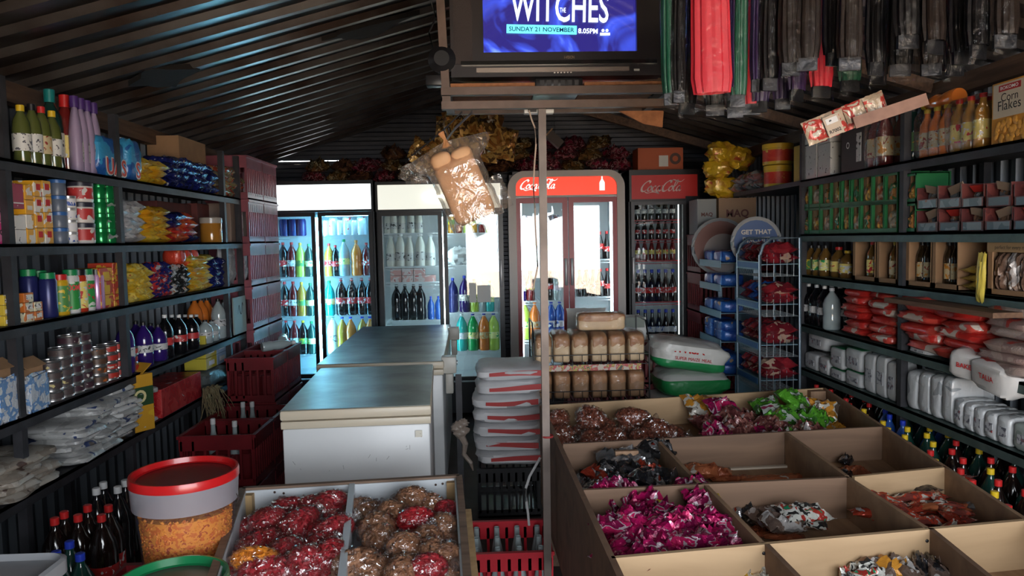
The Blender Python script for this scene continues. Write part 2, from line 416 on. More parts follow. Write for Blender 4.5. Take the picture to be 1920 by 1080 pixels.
def shelving(lbl,xf,xb,posts,zs,ztop,m1,m2,bays):
    t=thing('steel_shelving',lbl,'shelves',((xf+xb)/2,(posts[0]+posts[-1])/2,0)); L=t.location
    sg=1 if xf>xb else -1
    for y in posts:
        for x in (xf-sg*.02,xb+sg*.02):
            link('upright',MB().box((x-L.x,y-L.y,ztop/2),(.035,.035,ztop)).mesh('upright',m1,False),parent=t)
    for i,z in enumerate(zs):
        for (a,b) in bays:
            if callable(b): pass
            mb=MB(); mb.bb((xb-L.x,a-L.y,z-.012),(xf-L.x,b-L.y,z))
            mb.bb((xf-L.x-sg*.008,a-L.y,z-.045),(xf-L.x,b-L.y,z))
            link('shelf',mb.mesh('shelf',m2[i%len(m2)],False),parent=t)
    return t
GS=mat('shelf green grey',(.10,.15,.14),.5,.3,var=.3); 
shelving('dark steel shelving full of groceries along the left wall',LX,XL+.02,PL,LZ,2.24,STEEL,[STEEL,STEEL,STEEL,STEEL,STEEL],[(PL[0],PL[2]),(PL[2],PL[4])])
tR=shelving('dark steel shelving full of groceries along the right wall',RXs,XR-.02,PR,RZ,2.22,STEEL,[STEEL,GS,GS,GS,GS],[(PR[0],PR[1]),(PR[1],PR[2])])
# top right shelf runs on past the last post
L=tR.location
link('shelf',MB().bb((RXs-L.x,PR[2]-L.y,RZ[0]-.03),(XR-.02-L.x,5.9-L.y,RZ[0])).mesh('shelf',STEEL,False),parent=tR)

# ------------------------------------------------------------------ kinds of goods
BP={ # radius profile of body, cap z, cap r, label band z0 z1 r
 'soda2':([(.0,0),(.045,0),(.053,.012),(.053,.10),(.049,.13),(.053,.16),(.053,.215),(.045,.255),(.022,.30),(.014,.315),(.014,.33)],.33,.016,(.11,.17,.0535)),
 'soda500':([(0,0),(.030,0),(.033,.01),(.033,.06),(.029,.075),(.033,.10),(.031,.14),(.018,.185),(.012,.20),(.012,.21)],.21,.014,(.085,.13,.034)),
 'glass':([(0,0),(.029,0),(.031,.01),(.030,.06),(.027,.09),(.031,.12),(.020,.17),(.013,.20),(.012,.235)],.235,.014,(.07,.115,.032)),
 'milk':([(0,0),(.040,0),(.043,.01),(.043,.16),(.034,.20),(.018,.245),(.018,.26)],.26,.022,(.05,.12,.0435)),
 'oil':([(0,0),(.036,0),(.040,.01),(.040,.07),(.036,.085),(.036,.12),(.040,.135),(.038,.18),(.016,.225),(.015,.245)],.245,.018,(.05,.14,.041)),
 'dish':([(0,0),(.030,0),(.033,.01),(.028,.07),(.034,.13),(.030,.17),(.014,.205),(.012,.215)],.215,.015,(.05,.12,.0345)),
 'can':([(0,0),(.028,0),(.033,.010),(.033,.108),(.028,.12),(0,.12)],None,0,(.02,.10,.0333)),
 'spray':([(0,0),(.029,0),(.031,.006),(.031,.185),(.026,.20)],.20,.027,(.02,.165,.0314)),
}
def _bottle(key,shape='soda2',col='cola',cap=None,lab=None,name='bottle',cat='bottle',caph=.022):
    t=thing(name,'x y z w',cat); pr,cz,cr,lb=BP[shape]
    link('can_body' if shape in('can','spray') else 'bottle_body',MB().lathe(pr,18,cap=False).mesh('bottle_body',LIQ[col]),parent=t)
    if cz and cap: link('cap',MB().lathe([(0,-.004),(cr,-.004),(cr,caph-.002),(cr*.85,caph),(0,caph)],14,(0,0,cz),False).mesh('cap',CAPS[cap]),parent=t)
    if lab: link('paper_label',MB().lathe([(lb[2],lb[0]),(lb[2],lb[1])],18,cap=False).mesh('paper_label',LABS[lab]),parent=t)
    return t
def liq(n,c,r=.12,coat=.6,**k): return mat('liquid '+n,c,r,0,coat,**k)
LIQ={'cola':liq('cola',(.012,.006,.005)),'orange':liq('orange',(.75,.20,.03)),'green':liq('green',(.02,.42,.12)),'lime':liq('lime',(.45,.62,.08)),
 'clear':liq('clear',(.38,.45,.46)),'teal':liq('teal',(.02,.45,.42)),'blue':liq('blue',(.03,.12,.5)),'purple':liq('purple',(.03,.012,.14)),'milk':mat('milk plastic',(.72,.72,.66),.45),
 'oil':liq('oil',(.16,.085,.02)),'darkoil':liq('dark oil',(.035,.02,.008)),'olive':liq('green soap',(.10,.12,.03)),'dgreen':liq('dark green',(.01,.05,.04)),'dred':liq('dark red',(.16,.012,.012)),
 'lav':mat('lavender plastic',(.42,.33,.50),.35,coat=.3),'black':liq('black',(.006,.006,.008)),'silver':mat('can silver',(.6,.62,.65),.3,.8),
 'canred':pmat('red cola can print',[(.55,.02,.02),(.75,.75,.75)],20,.25,.4,0),'canblue':pmat('blue energy can print',[(.03,.08,.42),(.7,.7,.75),(.5,.03,.03)],26,.25,.5,0),
 'canwhite':pmat('white can print',[(.68,.68,.7),(.6,.05,.05)],16,.3,.3,0,stops=[0,.62]),'navy':mat('navy can',(.02,.025,.13),.3,.2),'yel':mat('yellow can',(.7,.42,.02),.3,.1),
 'white':mat('white spray can',(.7,.7,.68),.35),'spred':mat('red spray can',(.6,.05,.02),.25,.2),'lilac':mat('lilac spray can',(.6,.35,.62),.25,.3),'amber':liq('amber',(.5,.24,.03))}
CAPS={'red':CAPR,'white':CAPW,'blue':mat('blue cap',(.02,.05,.5),.35),'green':mat('green cap',(.01,.25,.08),.4),'yellow':mat('yellow cap',(.75,.5,.02),.35),'teal':mat('teal cap',(.01,.25,.25),.4),
 'purple':mat('purple cap',(.08,.03,.2),.4),'black':BLACK,'orange':mat('orange cap',(.7,.2,.02),.35)}
def lm(n,cols,s=22,**k): return pmat('label '+n,cols,s,.45,0,0,coat=0,**k)
LABS={'cola':lm('cola',[(.55,.02,.02),(.8,.8,.8)],40,stops=[0,.56]),'white':lm('white',[(.75,.75,.72),(.1,.1,.12)],60,stops=[0,.6]),'green':lm('green',[(.02,.35,.1),(.8,.8,.3),(.85,.85,.85)],30),
 'orange':lm('orange',[(.62,.25,.03),(.6,.5,.3),(.3,.03,.02)],30),'red':lm('red',[(.6,.03,.03),(.85,.7,.2),(.8,.8,.8)],30),'blue':lm('blue',[(.03,.1,.45),(.8,.8,.85)],30),'yellow':lm('yellow',[(.75,.55,.05),(.1,.3,.08)],30),
 'redwhite':lm('redwhite',[(.72,.7,.68),(.55,.04,.04)],25),'doom':lm('doom',[(.75,.75,.7),(.03,.3,.06),(.55,.04,.03)],14),'dark':lm('dark',[(.05,.05,.05),(.6,.6,.6)],40)}
bottle=Kind(_bottle)
def _box(key,size=(.1,.06,.15),m=None,bev=.002,panel=None,txt=None,tm=None,name='carton',cat='box',flaps=False,lid=None):
    t=thing(name,'x y z w',cat); w_,d,h=size
    link('carton_body',MB().box((0,0,h/2),size).mesh('carton_body',m,False,bevel=bev),parent=t)
    if panel: link('print_panel',MB().bb((-w_*panel[0]/2,-d/2-.0012,h*panel[1]),(w_*panel[0]/2,-d/2,h*panel[2])).mesh('print_panel',panel[3],False),parent=t)
    if txt: text(txt[0],w_*txt[1],tm or TEXTK,t,(0,-d/2-.002,h*txt[2]),bold=.03)
    if flaps: 
        for sx in(-1,1): link('flap',MB().box((sx*w_*.40,0,h+.02),(.003,d*.9,w_*.3),Matrix.Rotation(sx*.9,3,'Y')).mesh('flap',m,False),parent=t)
    return t
box=Kind(_box)
PV={}
def _pouch(key,size=(.14,.2,.05),m=None,seed=0,stand=False,name='packet',cat='packet',cr=.12,fin=1.12):
    t=link(name,None) if False else None
    if fin==1.0: mb=MB().blob((0,0,0),(size[0],size[1],size[2]*.92),.75,.42,.11,seed,30,12,fq=2.6)
    else: mb=MB().pouch(size[0],size[1],size[2],seed,cr=cr,fin=fin)
    if stand: mb.xf(Matrix.Translation((0,0,size[1]/2))@Matrix.Rotation(PI/2,4,'X'))
    else: mb.xf(Matrix.Translation((0,0,size[2]*.5)))
    o=link(name,mb.mesh(name,m)); tag(o,'x y z w',cat); return o
pouch=Kind(_pouch)
def _jar(key,r=.035,h=.06,m=None,lidm=None,lab=None,name='tub',cat='tub'):
    t=thing(name,'x y z w',cat)
    link('tub_body',MB().lathe([(0,0),(r*.96,0),(r,h*.08),(r,h*.75),(r*.96,h*.78),(0,h*.78)],18,cap=False).mesh('tub_body',m),parent=t)
    link('lid',MB().lathe([(0,h*.76),(r*1.03,h*.76),(r*1.03,h*.96),(r*.97,h*.99),(0,h*.99)],18,cap=False).mesh('lid',lidm),parent=t)
    if lab: link('paper_label',MB().lathe([(r*1.006,h*.15),(r*1.006,h*.68)],18,cap=False).mesh('paper_label',lab),parent=t)
    return t
jar=Kind(_jar)
def _tin(key,r=.042,h=.045,lab=None,name='food_tin',cat='tin'):
    t=thing(name,'x y z w',cat); S=mat('tin steel',(.55,.55,.56),.25,.9)
    link('tin_body',MB().lathe([(0,.001),(r*.9,.001),(r,0),(r,.004),(r*.97,.006),(r*.97,h-.006),(r,h-.004),(r,h),(r*.93,h),(r*.92,h-.003),(0,h-.003)],20,cap=False).mesh('tin_body',S),parent=t)
    link('paper_label',MB().lathe([(r*.985,.009),(r*.985,h-.009)],20,cap=False).mesh('paper_label',lab),parent=t); return t
tin=Kind(_tin)
def _bag(key,size=(.1,.08,.2),m=None,e=.35,amp=.1,seed=0,name='flour_bag',cat='bag',label=None,wrap=False,fold=True):
    """block-shaped paper bag standing on its base, front face -Y"""
    t=thing(name,'x y z w',cat); w_,d,h=size
    link('bag_body',MB().blob((0,0,h/2),size,e,e,amp,seed,24,14).mesh('bag_body',m),parent=t)
    if fold: link('folded_end',MB().bb((-w_*.42,-d*.12,h*.985),(w_*.42,d*.12,h*1.01)).mesh('folded_end',m,bevel=.002),parent=t)
    if label:
        link('printed_panel',MB().bb((-w_*.3,-d*.5-.002,h*.3),(w_*.3,-d*.5+.001,h*.62)).mesh('printed_panel',label,False),parent=t)
    return t
bag=Kind(_bag)
# red bottle crate with slotted sides
def _crate(key,size=(.46,.32,.29),m=None,div=True,name='bottle_crate'):
    t=thing(name,'x y z w','crate'); w_,d,h=size; mb=MB(); th=.012
    mb.bb((-w_/2,-d/2,0),(w_/2,d/2,.012))
    for sy in(-1,1):
        y=sy*(d/2-th/2)
        mb.box((0,y,h*.08),(w_,th,h*.16)); mb.box((0,y,h*.86),(w_,th,h*.28))
        n=8
        for i in range(n+1): mb.box((-w_/2+.012+(w_-.024)*i/n,y,h*.5),(.013,th,h*.8))
    for sx in(-1,1):
        x=sx*(w_/2-th/2)
        mb.box((x,0,h*.08),(th,d-.02,h*.16)); mb.box((x,0,h*.86),(th,d-.02,h*.28))
        n=6
        for i in range(n+1): mb.box((x,-d/2+.012+(d-.024)*i/n,h*.5),(th,.012,h*.8))
    mb.box((0,-d/2-.003,h-.008),(w_+.01,.012,.016)); mb.box((0,d/2+.003,h-.008),(w_+.01,.012,.016))
    link('crate_shell',mb.mesh('crate_shell',m or DRED,False),parent=t)
    if div:
        g=MB()
        for i in range(1,4): g.box((-w_/2+w_*i/4,0,h*.3),(.004,d-.03,h*.5))
        for i in range(1,3): g.box((0,-d/2+d*i/3,h*.3),(w_-.03,.004,h*.5))
        link('divider_grid',g.mesh('divider_grid',m or DRED,False),parent=t)
    return t
crate=Kind(_crate)
SCR=[]
# ------------------------------------------------------------------ goods on the left shelves (face +X)
LROT=(0,0,PI/2); RROT=(0,0,-PI/2)
LAY=['bottom','second','third','fourth','fifth','sixth','seventh','eighth','ninth','tenth']
SH=['top','second','third','fourth','lowest']
rnd=random.Random(5)
def LP(px,y,ins=.03): p=atX(px,y,LX-ins); return p
def RP(px,y,ins=.03): p=atX(px,y,RXs+ins); return p
def side(s): return (LX,LZ,-1,LROT) if s=='L' else (RXs,RZ,1,RROT)
def span(s,x0,x1,yb,ins=.02):
    X,_,g,_r=side(s); a=atX(x0,yb,X+g*ins).y; b=atX(x1,yb,X+g*ins).y
    return min(a,b),max(a,b)
def hgt(s,px,yt,z,ins=.02):
    X,_,g,_r=side(s); return max(.03,atX(px,yt,X+g*ins).z-z)
def col_boxes(s,i,x0,x1,yt,n,m,lbl,name='carton',cat='box',grp=None,panel=None,txt=None,tm=None,dep=.10,ins=.03,yb=None,z0=None,cols=1,key=None):
    """columns of cartons stacked on shelf i between two picture columns"""
    X,Z,g,r=side(s); z=z0 if z0 is not None else Z[i]; yb=yb or 500
    a,b=span(s,x0,x1,yb,ins); H=hgt(s,(x0+x1)/2,yt,z,ins); h=H/n; w_=(b-a)/cols
    for c in range(cols):
        for k in range(n):
            yy=a+w_*(c+.5)
            w1='' if n==1 else LAY[k] if k<n-1 else 'top'
            cc=(ORD[c]+' ') if cols>1 else ''
            L_=lbl.replace('#',w1).replace('@',cc.strip())
            box(key or (name,lbl),(X+g*(ins+dep/2),yy+rnd.uniform(-.002,.002),z+k*h+.0005),r,L_,grp,size=(w_-.004,dep,h-.001),m=m,panel=panel,txt=txt,tm=tm,name=name,cat=cat)
def row_bottles(s,i,pxs,key,lbl,grp=None,ins=.07,sc=None,yt=None,z0=None,**k):
    X,Z,g,r=side(s); z=z0 if z0 is not None else Z[i]
    if s=='L': r=(0,0,.6)
    for j,px in enumerate(pxs):
        p=atX(px,480 if not yt else yt,X+g*ins); S=(1,1,1)
        base=BP[k.get('shape','soda2')]; fh=(base[1] or .12)+(.022 if base[1] else 0)
        if yt:
            H=atX(px,yt,X+g*ins).z-z; S=(sc or 1,sc or 1,H/fh) if sc else (H/fh,)*3
        elif sc: S=(sc,)*3
        bottle(key,(X+g*ins,p.y,z+.0005),r,lbl.replace('@',ORD[j]),grp,scale=S,**k)
def pile(s,i,x0,x1,layers,m,size,lbl,name='packet',cat='packet',grp=None,z0=None,ins=.01,yb=500,seed=0,step=.9,jit=.02,fin=1.04,cr=.12):
    X,Z,g,r=side(s); z=z0 if z0 is not None else Z[i]; a,b=span(s,x0,x1,yb,ins)
    w_,l,t=size; n=max(1,int(round((b-a)/(w_*step)))); idx=0; ms=m if isinstance(m,list) else [m]
    for k in range(layers):
        nn=n-(k%2 if n>2 else 0)
        for c in range(nn):
            y=a+(b-a)*(c+.5+(k%2)*.5*(n>2))/n
            key=(name,lbl,(idx+k)%3,ms[idx%len(ms)].name); L_=lbl.replace('#',LAY[min(k,9)]).replace('@',ORD[c])
            pouch(key,(X+g*(ins+l/2+rnd.uniform(0,jit)),y+rnd.uniform(-.006,.006),z+k*t*.72+.002),(rnd.uniform(-.06,.06),rnd.uniform(-.05,.05),r[2]+rnd.uniform(-.12,.12)),L_,grp,size=(w_,l,t),m=ms[idx%len(ms)],seed=seed+(idx+k)%3,name=name,cat=cat,fin=fin,cr=cr)
            idx+=1
# -- top shelf left
z1=LZ[0]
box(('wp',),(LX-.09,LP(2,250).y,z1),LROT,'white upright washing packet with dark lettering at the far left of the top left shelf',size=(.10,.06,.30),m=mat('white pack',(.7,.7,.68),.4),txt=('AID',.7,.6),name='washing_packet',cat='packet')
for px,yt,cap,colr,lab in ((37,197,'yellow','olive','white'),(58,195,'black','olive','white'),(76,200,'red','olive','orange'),(96,208,'yellow','olive','white')):
    row_bottles('L',0,[px],('dish',cap,lab),{37:'dish soap bottle with yellow cap, nearest the left post on the top shelf',58:'dish soap bottle with dark cap between the yellow and red capped ones',76:'dish soap bottle with red cap on the top left shelf',96:'shorter dish soap bottle with yellow cap beside the teal capped bottle'}[px],'dish soap bottles on the top left shelf',ins=.06,yt=yt,shape='dish',col=colr,cap=cap,lab=lab,name='soap_bottle',sc=1.0)
row_bottles('L',0,[92],('teal',),'tall dark green cleaner bottle with big teal cap on the top left shelf',ins=.17,yt=176,shape='dish',col='dgreen',cap='teal',lab='white',sc=1.5,caph=.035,name='cleaner_bottle')
row_bottles('L',0,[120],('redc',),'tall dark red cleaner bottle with red cap on the top left shelf',ins=.14,yt=186,shape='dish',col='dred',cap='red',lab='red',sc=1.5,caph=.035,name='cleaner_bottle')
def _soft(key):
    t=thing('fabric_softener_bottle','x y z w','bottle'); 
    def fn(u,v):
        a=u*2*PI; z=v*.30; k=math.sin(min(1,v*1.02)*PI*.5+.5) if v>.5 else 1
        rr=.062*(1-max(0,(v-.45)/.55)**2.2*.72); sx=1; 
        off=.03*max(0,(v-.45)/.55)**1.5
        return (rr*math.cos(a)*1.05,-off*0+rr*.62*math.sin(a)*(1+.10*math.sin(v*40)*0),z)
    mb=MB().grid(fn,20,14,True); link('bottle_body',mb.mesh('bottle_body',LIQ['lav']),parent=t)
    link('cap',MB().lathe([(0,0),(.024,0),(.026,.02),(.024,.05),(0,.052)],14,(0,0,.29),False).mesh('cap',CAPS['purple']),parent=t)
    link('handle',MB().tube([(.045,0,.27),(.07,0,.24),(.072,0,.18),(.058,0,.13)],.009,8).mesh('handle',LIQ['lav']),parent=t)
    link('paper_label',MB().grid(lambda u,v:(.0655*math.cos(-PI/2+(u-.5)*1.4)*1.05,.0655*.62*math.sin(-PI/2+(u-.5)*1.4),.05+.09*v),8,2).mesh('paper_label',LABS['white']),parent=t)
    return t
soft=Kind(_soft)
for j,px in enumerate((136,148,160,172)):
    p=LP(px,300,.10); soft('s',(LX-.08-.0*j,p.y,z1+.001),(0,0,PI/2+.5),'lavender fabric softener bottle, %s of four beside the blue powder bags'%ORD[j],'lavender fabric softener bottles',scale=(.75,.75,1.02))
blueb=pmat('blue powder print',[(.02,.12,.42),(.05,.35,.65),(.7,.75,.8)],9,.3,.05,.5,stops=[0,.5,.68])
for j,(x0,x1,yt) in enumerate(((190,238,258),(242,268,262))):
    a,b=span('L',x0,x1,325,.02); H=hgt('L',(x0+x1)/2,yt,z1)
    t=bag(('blue',j),(LX-.07,(a+b)/2,z1+.001),LROT,('large blue washing powder bag with red letters on the top left shelf','blue washing powder bag right of the shelf post')[j],'blue washing powder bags',size=(b-a,.11,H),m=blueb,e=.5,amp=.12,seed=j+1,name='washing_powder_bag')
    text('UAS' if j==0 else 'S',(b-a)*(.75 if j==0 else .3),mat('red print',(.6,.03,.02),.4),t,((0,0)[j],-.063,H*.25),bold=.02)
    text('UAS' if j==0 else 'S',(b-a)*(.81 if j==0 else .36),TEXTW,t,((0,0)[j],-.0618,H*.25),bold=.05)
yelw=pmat('yellow wrapper',[(.72,.38,.02),(.8,.55,.05),(.55,.10,.02)],12,.3,.1,.6,stops=[0,.5,.68])
navy=pmat('navy wrapper',[(.015,.02,.13),(.02,.03,.2),(.65,.65,.7)],22,.25,.1,.7,stops=[0,.5,.66])
pile('L',0,270,322,3,yelw,(.16,.2,.055),'yellow pasta packet, @ from the left in the # layer of the top left shelf',name='pasta_packet',yb=330,grp='yellow packets on the top left shelf')
pile('L',0,326,412,4,navy,(.15,.2,.06),'navy packet with white print, @ along in the # layer on the top left shelf',name='noodle_packet',yb=345,grp='navy packets on the top left shelf')
cb=CARD
a,b=span('L',352,400,300,.1); box(('bc1',),(LX-.25,(a+b)/2,z1+.001),LROT,'plain brown carton behind the navy packets on the top left shelf',size=(b-a,.2,.36),m=cb,flaps=False,name='cardboard_box')
a,b=span('L',418,462,330,.1)
clr=pmat('clear noodle print',[(.35,.33,.30),(.5,.42,.2),(.55,.1,.05),(.75,.75,.78)],20,.2,.2,.8)
pile('L',0,418,464,4,clr,(.18,.22,.07),'clear snack packet, @ along in the # layer at the top left shelf end',yb=345,grp='clear packets at the end of the top left shelf')
# -- second shelf left
z2=LZ[1]
pink=pmat('pink print',[(.65,.04,.22),(.75,.2,.4),(.8,.7,.72)],16,.4,.0,0,stops=[0,.5,.66])
dpink=pmat('crimson print',[(.3,.01,.06),(.6,.4,.4)],18,.4,0,0,stops=[0,.64])
orgw=pmat('orange white print',[(.8,.40,.02),(.78,.75,.68),(.6,.08,.03)],14,.4,0,0,stops=[0,.55,.70])
wht=pmat('white tub print',[(.72,.72,.7),(.08,.08,.1)],30,.4,0,0,stops=[0,.62])
col_boxes('L',1,-6,18,372,2,pink,'pink lotion carton, # of two at the left edge of the second shelf',txt=('Q',.3,.5),dep=.12)
col_boxes('L',1,31,53,345,1,dpink,'dark crimson box standing on white boxes on the second left shelf',z0=z2+.135,panel=(.9,.2,.25,TEXTW))
col_boxes('L',1,33,54,404,2,wht,'small white carton, # of two under the dark crimson box')
col_boxes('L',1,55,71,348,4,orgw,'orange and white carton, # layer, first column of the second left shelf',panel=(.6,.3,.6,mat('cream print',(.75,.72,.62),.5)),grp='orange and white cartons')
col_boxes('L',1,72,88,340,4,orgw,'orange and white carton, # layer, middle column of the second left shelf',panel=(.5,.4,.8,TEXTR),grp='orange and white cartons')
col_boxes('L',1,89,105,340,4,orgw,'orange and white carton, # layer, last column of the second left shelf',panel=(.5,.4,.8,TEXTR),grp='orange and white cartons')
greyb=mat('blue grey tub',(.13,.16,.22),.35); blut=mat('blue tub',(.04,.14,.4),.35)
def jars(s,i,px,n,yt,r,m,lid,lab,lbl,grp,name='cream_jar',ins=.06,z0=None):
    X,Z,g,rt=side(s); z=z0 if z0 is not None else Z[i]; p=atX(px,480,X+g*ins); H=hgt(s,px,yt,z,ins)/n
    for k in range(n):
        jar((name,lbl),(X+g*ins,p.y,z+k*H+.0003),rt,lbl.replace('#',LAY[k] if k<n-1 or n==1 else 'top'),grp,r=r,h=H,m=m,lidm=lid,lab=lab,name=name)
jars('L',1,114,4,338,.034,greyb,blut,None,'blue grey jar, # of the stack beside the orange cartons','blue grey jars')
jars('L',1,133,4,368,.032,WHITE,mat('silver lid',(.6,.6,.62),.3,.7),LABS['blue'],'small white and blue jar, # of the stack on the second left shelf','blue and white jars')
jars('L',1,157,3,342,.052,mat('cream jar white',(.75,.70,.66),.35),mat('dark lid',(.03,.03,.05),.35),LABS['redwhite'],'large white jelly jar with dark lid, # of the stack','large white jelly jars')
jars('L',1,181,4,358,.028,mat('brown jar',(.30,.2,.12),.35),BLACK,LABS['dark'],'small brown jar with black lid, # of its stack','small brown jars',ins=.1)
grn=mat('green tin',(.01,.30,.08),.22,.5,coat=.5)
jars('L',1,191,4,346,.034,grn,grn,None,'green round tin, # of the left green stack','green round tins','green_tin')
jars('L',1,206,4,346,.034,grn,grn,None,'green round tin, # of the right green stack by the post','green round tins','green_tin',ins=.055)
silv=pmat('silver wrapper',[(.6,.6,.62),(.75,.75,.78),(.1,.15,.35)],12,.3,.35,.7,stops=[0,.45,.72])
redw=pmat('red wrapper',[(.6,.04,.03),(.7,.15,.04),(.7,.6,.6)],14,.28,.15,.7,stops=[0,.5,.7])
pile('L',1,216,282,5,silv,(.13,.2,.055),'silver soup packet, @ from the left in the # layer beside the shelf post',yb=450,grp='silver packets on the second left shelf')
pile('L',1,284,326,5,yelw,(.15,.2,.05),'yellow crisps packet, @ along in the # layer of the second left shelf',yb=450,grp='yellow packets on the second left shelf')
pile('L',1,326,378,4,[redw,redw,navy],(.15,.2,.055),'red biscuit packet, @ along in the # layer of the second left shelf',yb=450,grp='red packets on the second left shelf',name='biscuit_packet')
exc=mat('maroon card',(.16,.04,.035),.7,var=.3)
a,b=span('L',302,368,400,.22); t=box(('exc',),(LX-.30,(a+b)/2,z2+.001),LROT,'maroon carton marked Excella behind the packets on the second left shelf',size=(b-a,.12,.26),m=exc,name='cardboard_box',txt=('Excella',.4,.5),tm=mat('pale ink',(.4,.3,.25),.7))
a,b=span('L',370,404,400,.2); box(('exc2',),(LX-.26,(a+b)/2,z2+.001),LROT,'second maroon carton under plastic behind the amber jar',size=(b-a,.12,.27),m=exc,name='cardboard_box')
a,b=span('L',424,458,400,.08); box(('tan',),(LX-.13,(a+b)/2,z2+.001),LROT,'tan carton with white print at the far end of the second left shelf',size=(b-a,.16,.28),m=mat('tan card',(.30,.22,.18),.75),panel=(.3,.1,.8,LABS['white']),name='cardboard_box')
jars('L',1,398,1,408,.07,liq('amber jar',(.45,.2,.03)),mat('clear lid',(.5,.45,.4),.2),None,'amber jar of sweets at the end of the second left shelf',None,name='sweet_jar')
# -- third shelf left
z3=LZ[2]
mb_=mat('match box',(.6,.2,.03),.5)
smallm=pmat('small box print',[(.65,.18,.03),(.75,.7,.5),(.1,.1,.1)],24,.45,0,0,stops=[0,.52,.68])
ybx=pmat('small yellow print',[(.7,.5,.05),(.7,.65,.55),(.08,.07,.06)],24,.45,0,0,stops=[0,.52,.64])
col_boxes('L',2,2,28,552,3,ybx,'small yellow and black box, # row, @ column left of the first post',cols=2,panel=(.7,.2,.6,LABS['white']),grp='small yellow boxes',dep=.08)
col_boxes('L',2,41,60,549,3,smallm,'small orange box, # row of the near column beside the navy spray cans',panel=(.6,.3,.8,LABS['white']),grp='small orange boxes',dep=.08)
col_boxes('L',2,60,76,566,2,smallm,'small orange box, # row of the short column before the navy spray cans',panel=(.6,.3,.8,LABS['white']),grp='small orange boxes',dep=.08)
for px,yt,col,cap,lab,l_ in ((52,508,'navy','green',None,'navy insecticide can with green cap behind the small orange boxes'),(72,510,'navy','green',None,'second navy insecticide can with green cap'),(88,514,'navy','green',None,'navy spray can with green cap nearest the yellow can'),(111,517,'yel','red','yellow','yellow spray can with red cap on the third left shelf'),(131,508,'white','green','doom','white and green DOOM spray can left of the red can'),(146,508,'spred','black','red','red spray can with black cap between the DOOM cans'),(160,507,'white','green','doom','white and green DOOM spray can right of the red can'),(179,507,'lilac','black',None,'lilac and white spray can beside the match boxes')):
    ins=.12 if px<80 else .06
    row_bottles('L',2,[px],('spray',col,cap,lab),l_,'spray cans on the third left shelf',ins=ins,yt=yt,sc=1.1,shape='spray',col=col,cap=cap,lab=lab,name='spray_can',cat='spray can',caph=.03)
    if l_.startswith('white and green DOOM') and 'left' in l_:
        p=atX(px,yt,LX-ins); text('DOOM',.054,TEXTR,[o for o in C.objects if o.get('label')==l_][0],(0,-.0345,.135),height=.030,bold=.04)
matchm=pmat('matches print',[(.55,.05,.02),(.75,.42,.04),(.7,.65,.55)],18,.45,0,0,stops=[0,.5,.66])
col_boxes('L',2,186,210,502,3,matchm,'red and yellow match carton, # of the stack beside the lilac can',panel=(.5,.2,.7,mat('yellow print',(.75,.5,.04),.5)),dep=.12,grp='match cartons')
col_boxes('L',2,211,236,492,7,matchm,'flat red match carton, # of the stack against the second post',dep=.12,grp='match cartons')
yel2=pmat('yellow pouch',[(.75,.5,.03),(.8,.65,.15),(.5,.15,.03)],20,.3,.1,.6,stops=[0,.5,.66])
nav2=pmat('navy red pouch',[(.03,.03,.2),(.55,.05,.05),(.65,.65,.7)],18,.25,.15,.7,stops=[0,.5,.62])
blk2=pmat('black white pouch',[(.03,.03,.03),(.65,.65,.65),(.6,.2,.05)],18,.25,.15,.7,stops=[0,.5,.66])
pile('L',2,252,294,6,yel2,(.10,.13,.042),'small yellow stock packet, @ from the left in the # layer past the second post',yb=560,grp='small yellow packets')
pile('L',2,298,330,6,nav2,(.10,.13,.042),'navy and red packet, @ along in the # layer beside the yellow packets',yb=555,grp='navy and red packets')
pile('L',2,332,362,5,blk2,(.11,.13,.045),'black and white packet, @ along in the # layer of the third left shelf',yb=550,grp='black and white packets')
pile('L',2,364,404,7,[yelw,yel2],(.13,.15,.042),'yellow and orange packet, @ along in the # layer of the third left shelf',yb=548,grp='yellow and orange packets')
pile('L',2,406,432,5,navy,(.12,.15,.05),'navy packet, @ along in the # layer near the end of the third left shelf',yb=545,grp='navy packets on the third left shelf')
redg=pmat('red bag print',[(.65,.06,.03),(.7,.15,.05),(.7,.5,.5)],10,.22,.05,.6,stops=[0,.55,.75])
for j,px in enumerate((334,347,359)):
    p=atX(px,500,LX-.08); bag(('rb',),(LX-.10,p.y,z3+.165),LROT,'glossy red bag, %s of three lying on the packet pile of the third left shelf'%ORD[j],'glossy red bags',size=(.11,.12,.12),m=redg,e=.7,amp=.15,name='red_bag',fold=False)
clrp=pmat('silver bag',[(.5,.52,.55),(.7,.72,.75),(.3,.1,.1)],14,.18,.3,.8,stops=[0,.5,.72])
for j,(px,yt) in enumerate(((412,462),(436,460),(450,470),(459,478))):
    p=atX(px,530,LX-.08); H=hgt('L',px,yt,z3); pouch(('clp',j%2),(LX-.06-.03*(j%2),p.y,z3+.001),LROT,'clear silvery packet standing, %s from the left at the end of the third left shelf'%ORD[j],'clear silvery packets',size=(.14,H,.05),m=clrp,seed=j%2,stand=True,name='clear_packet')
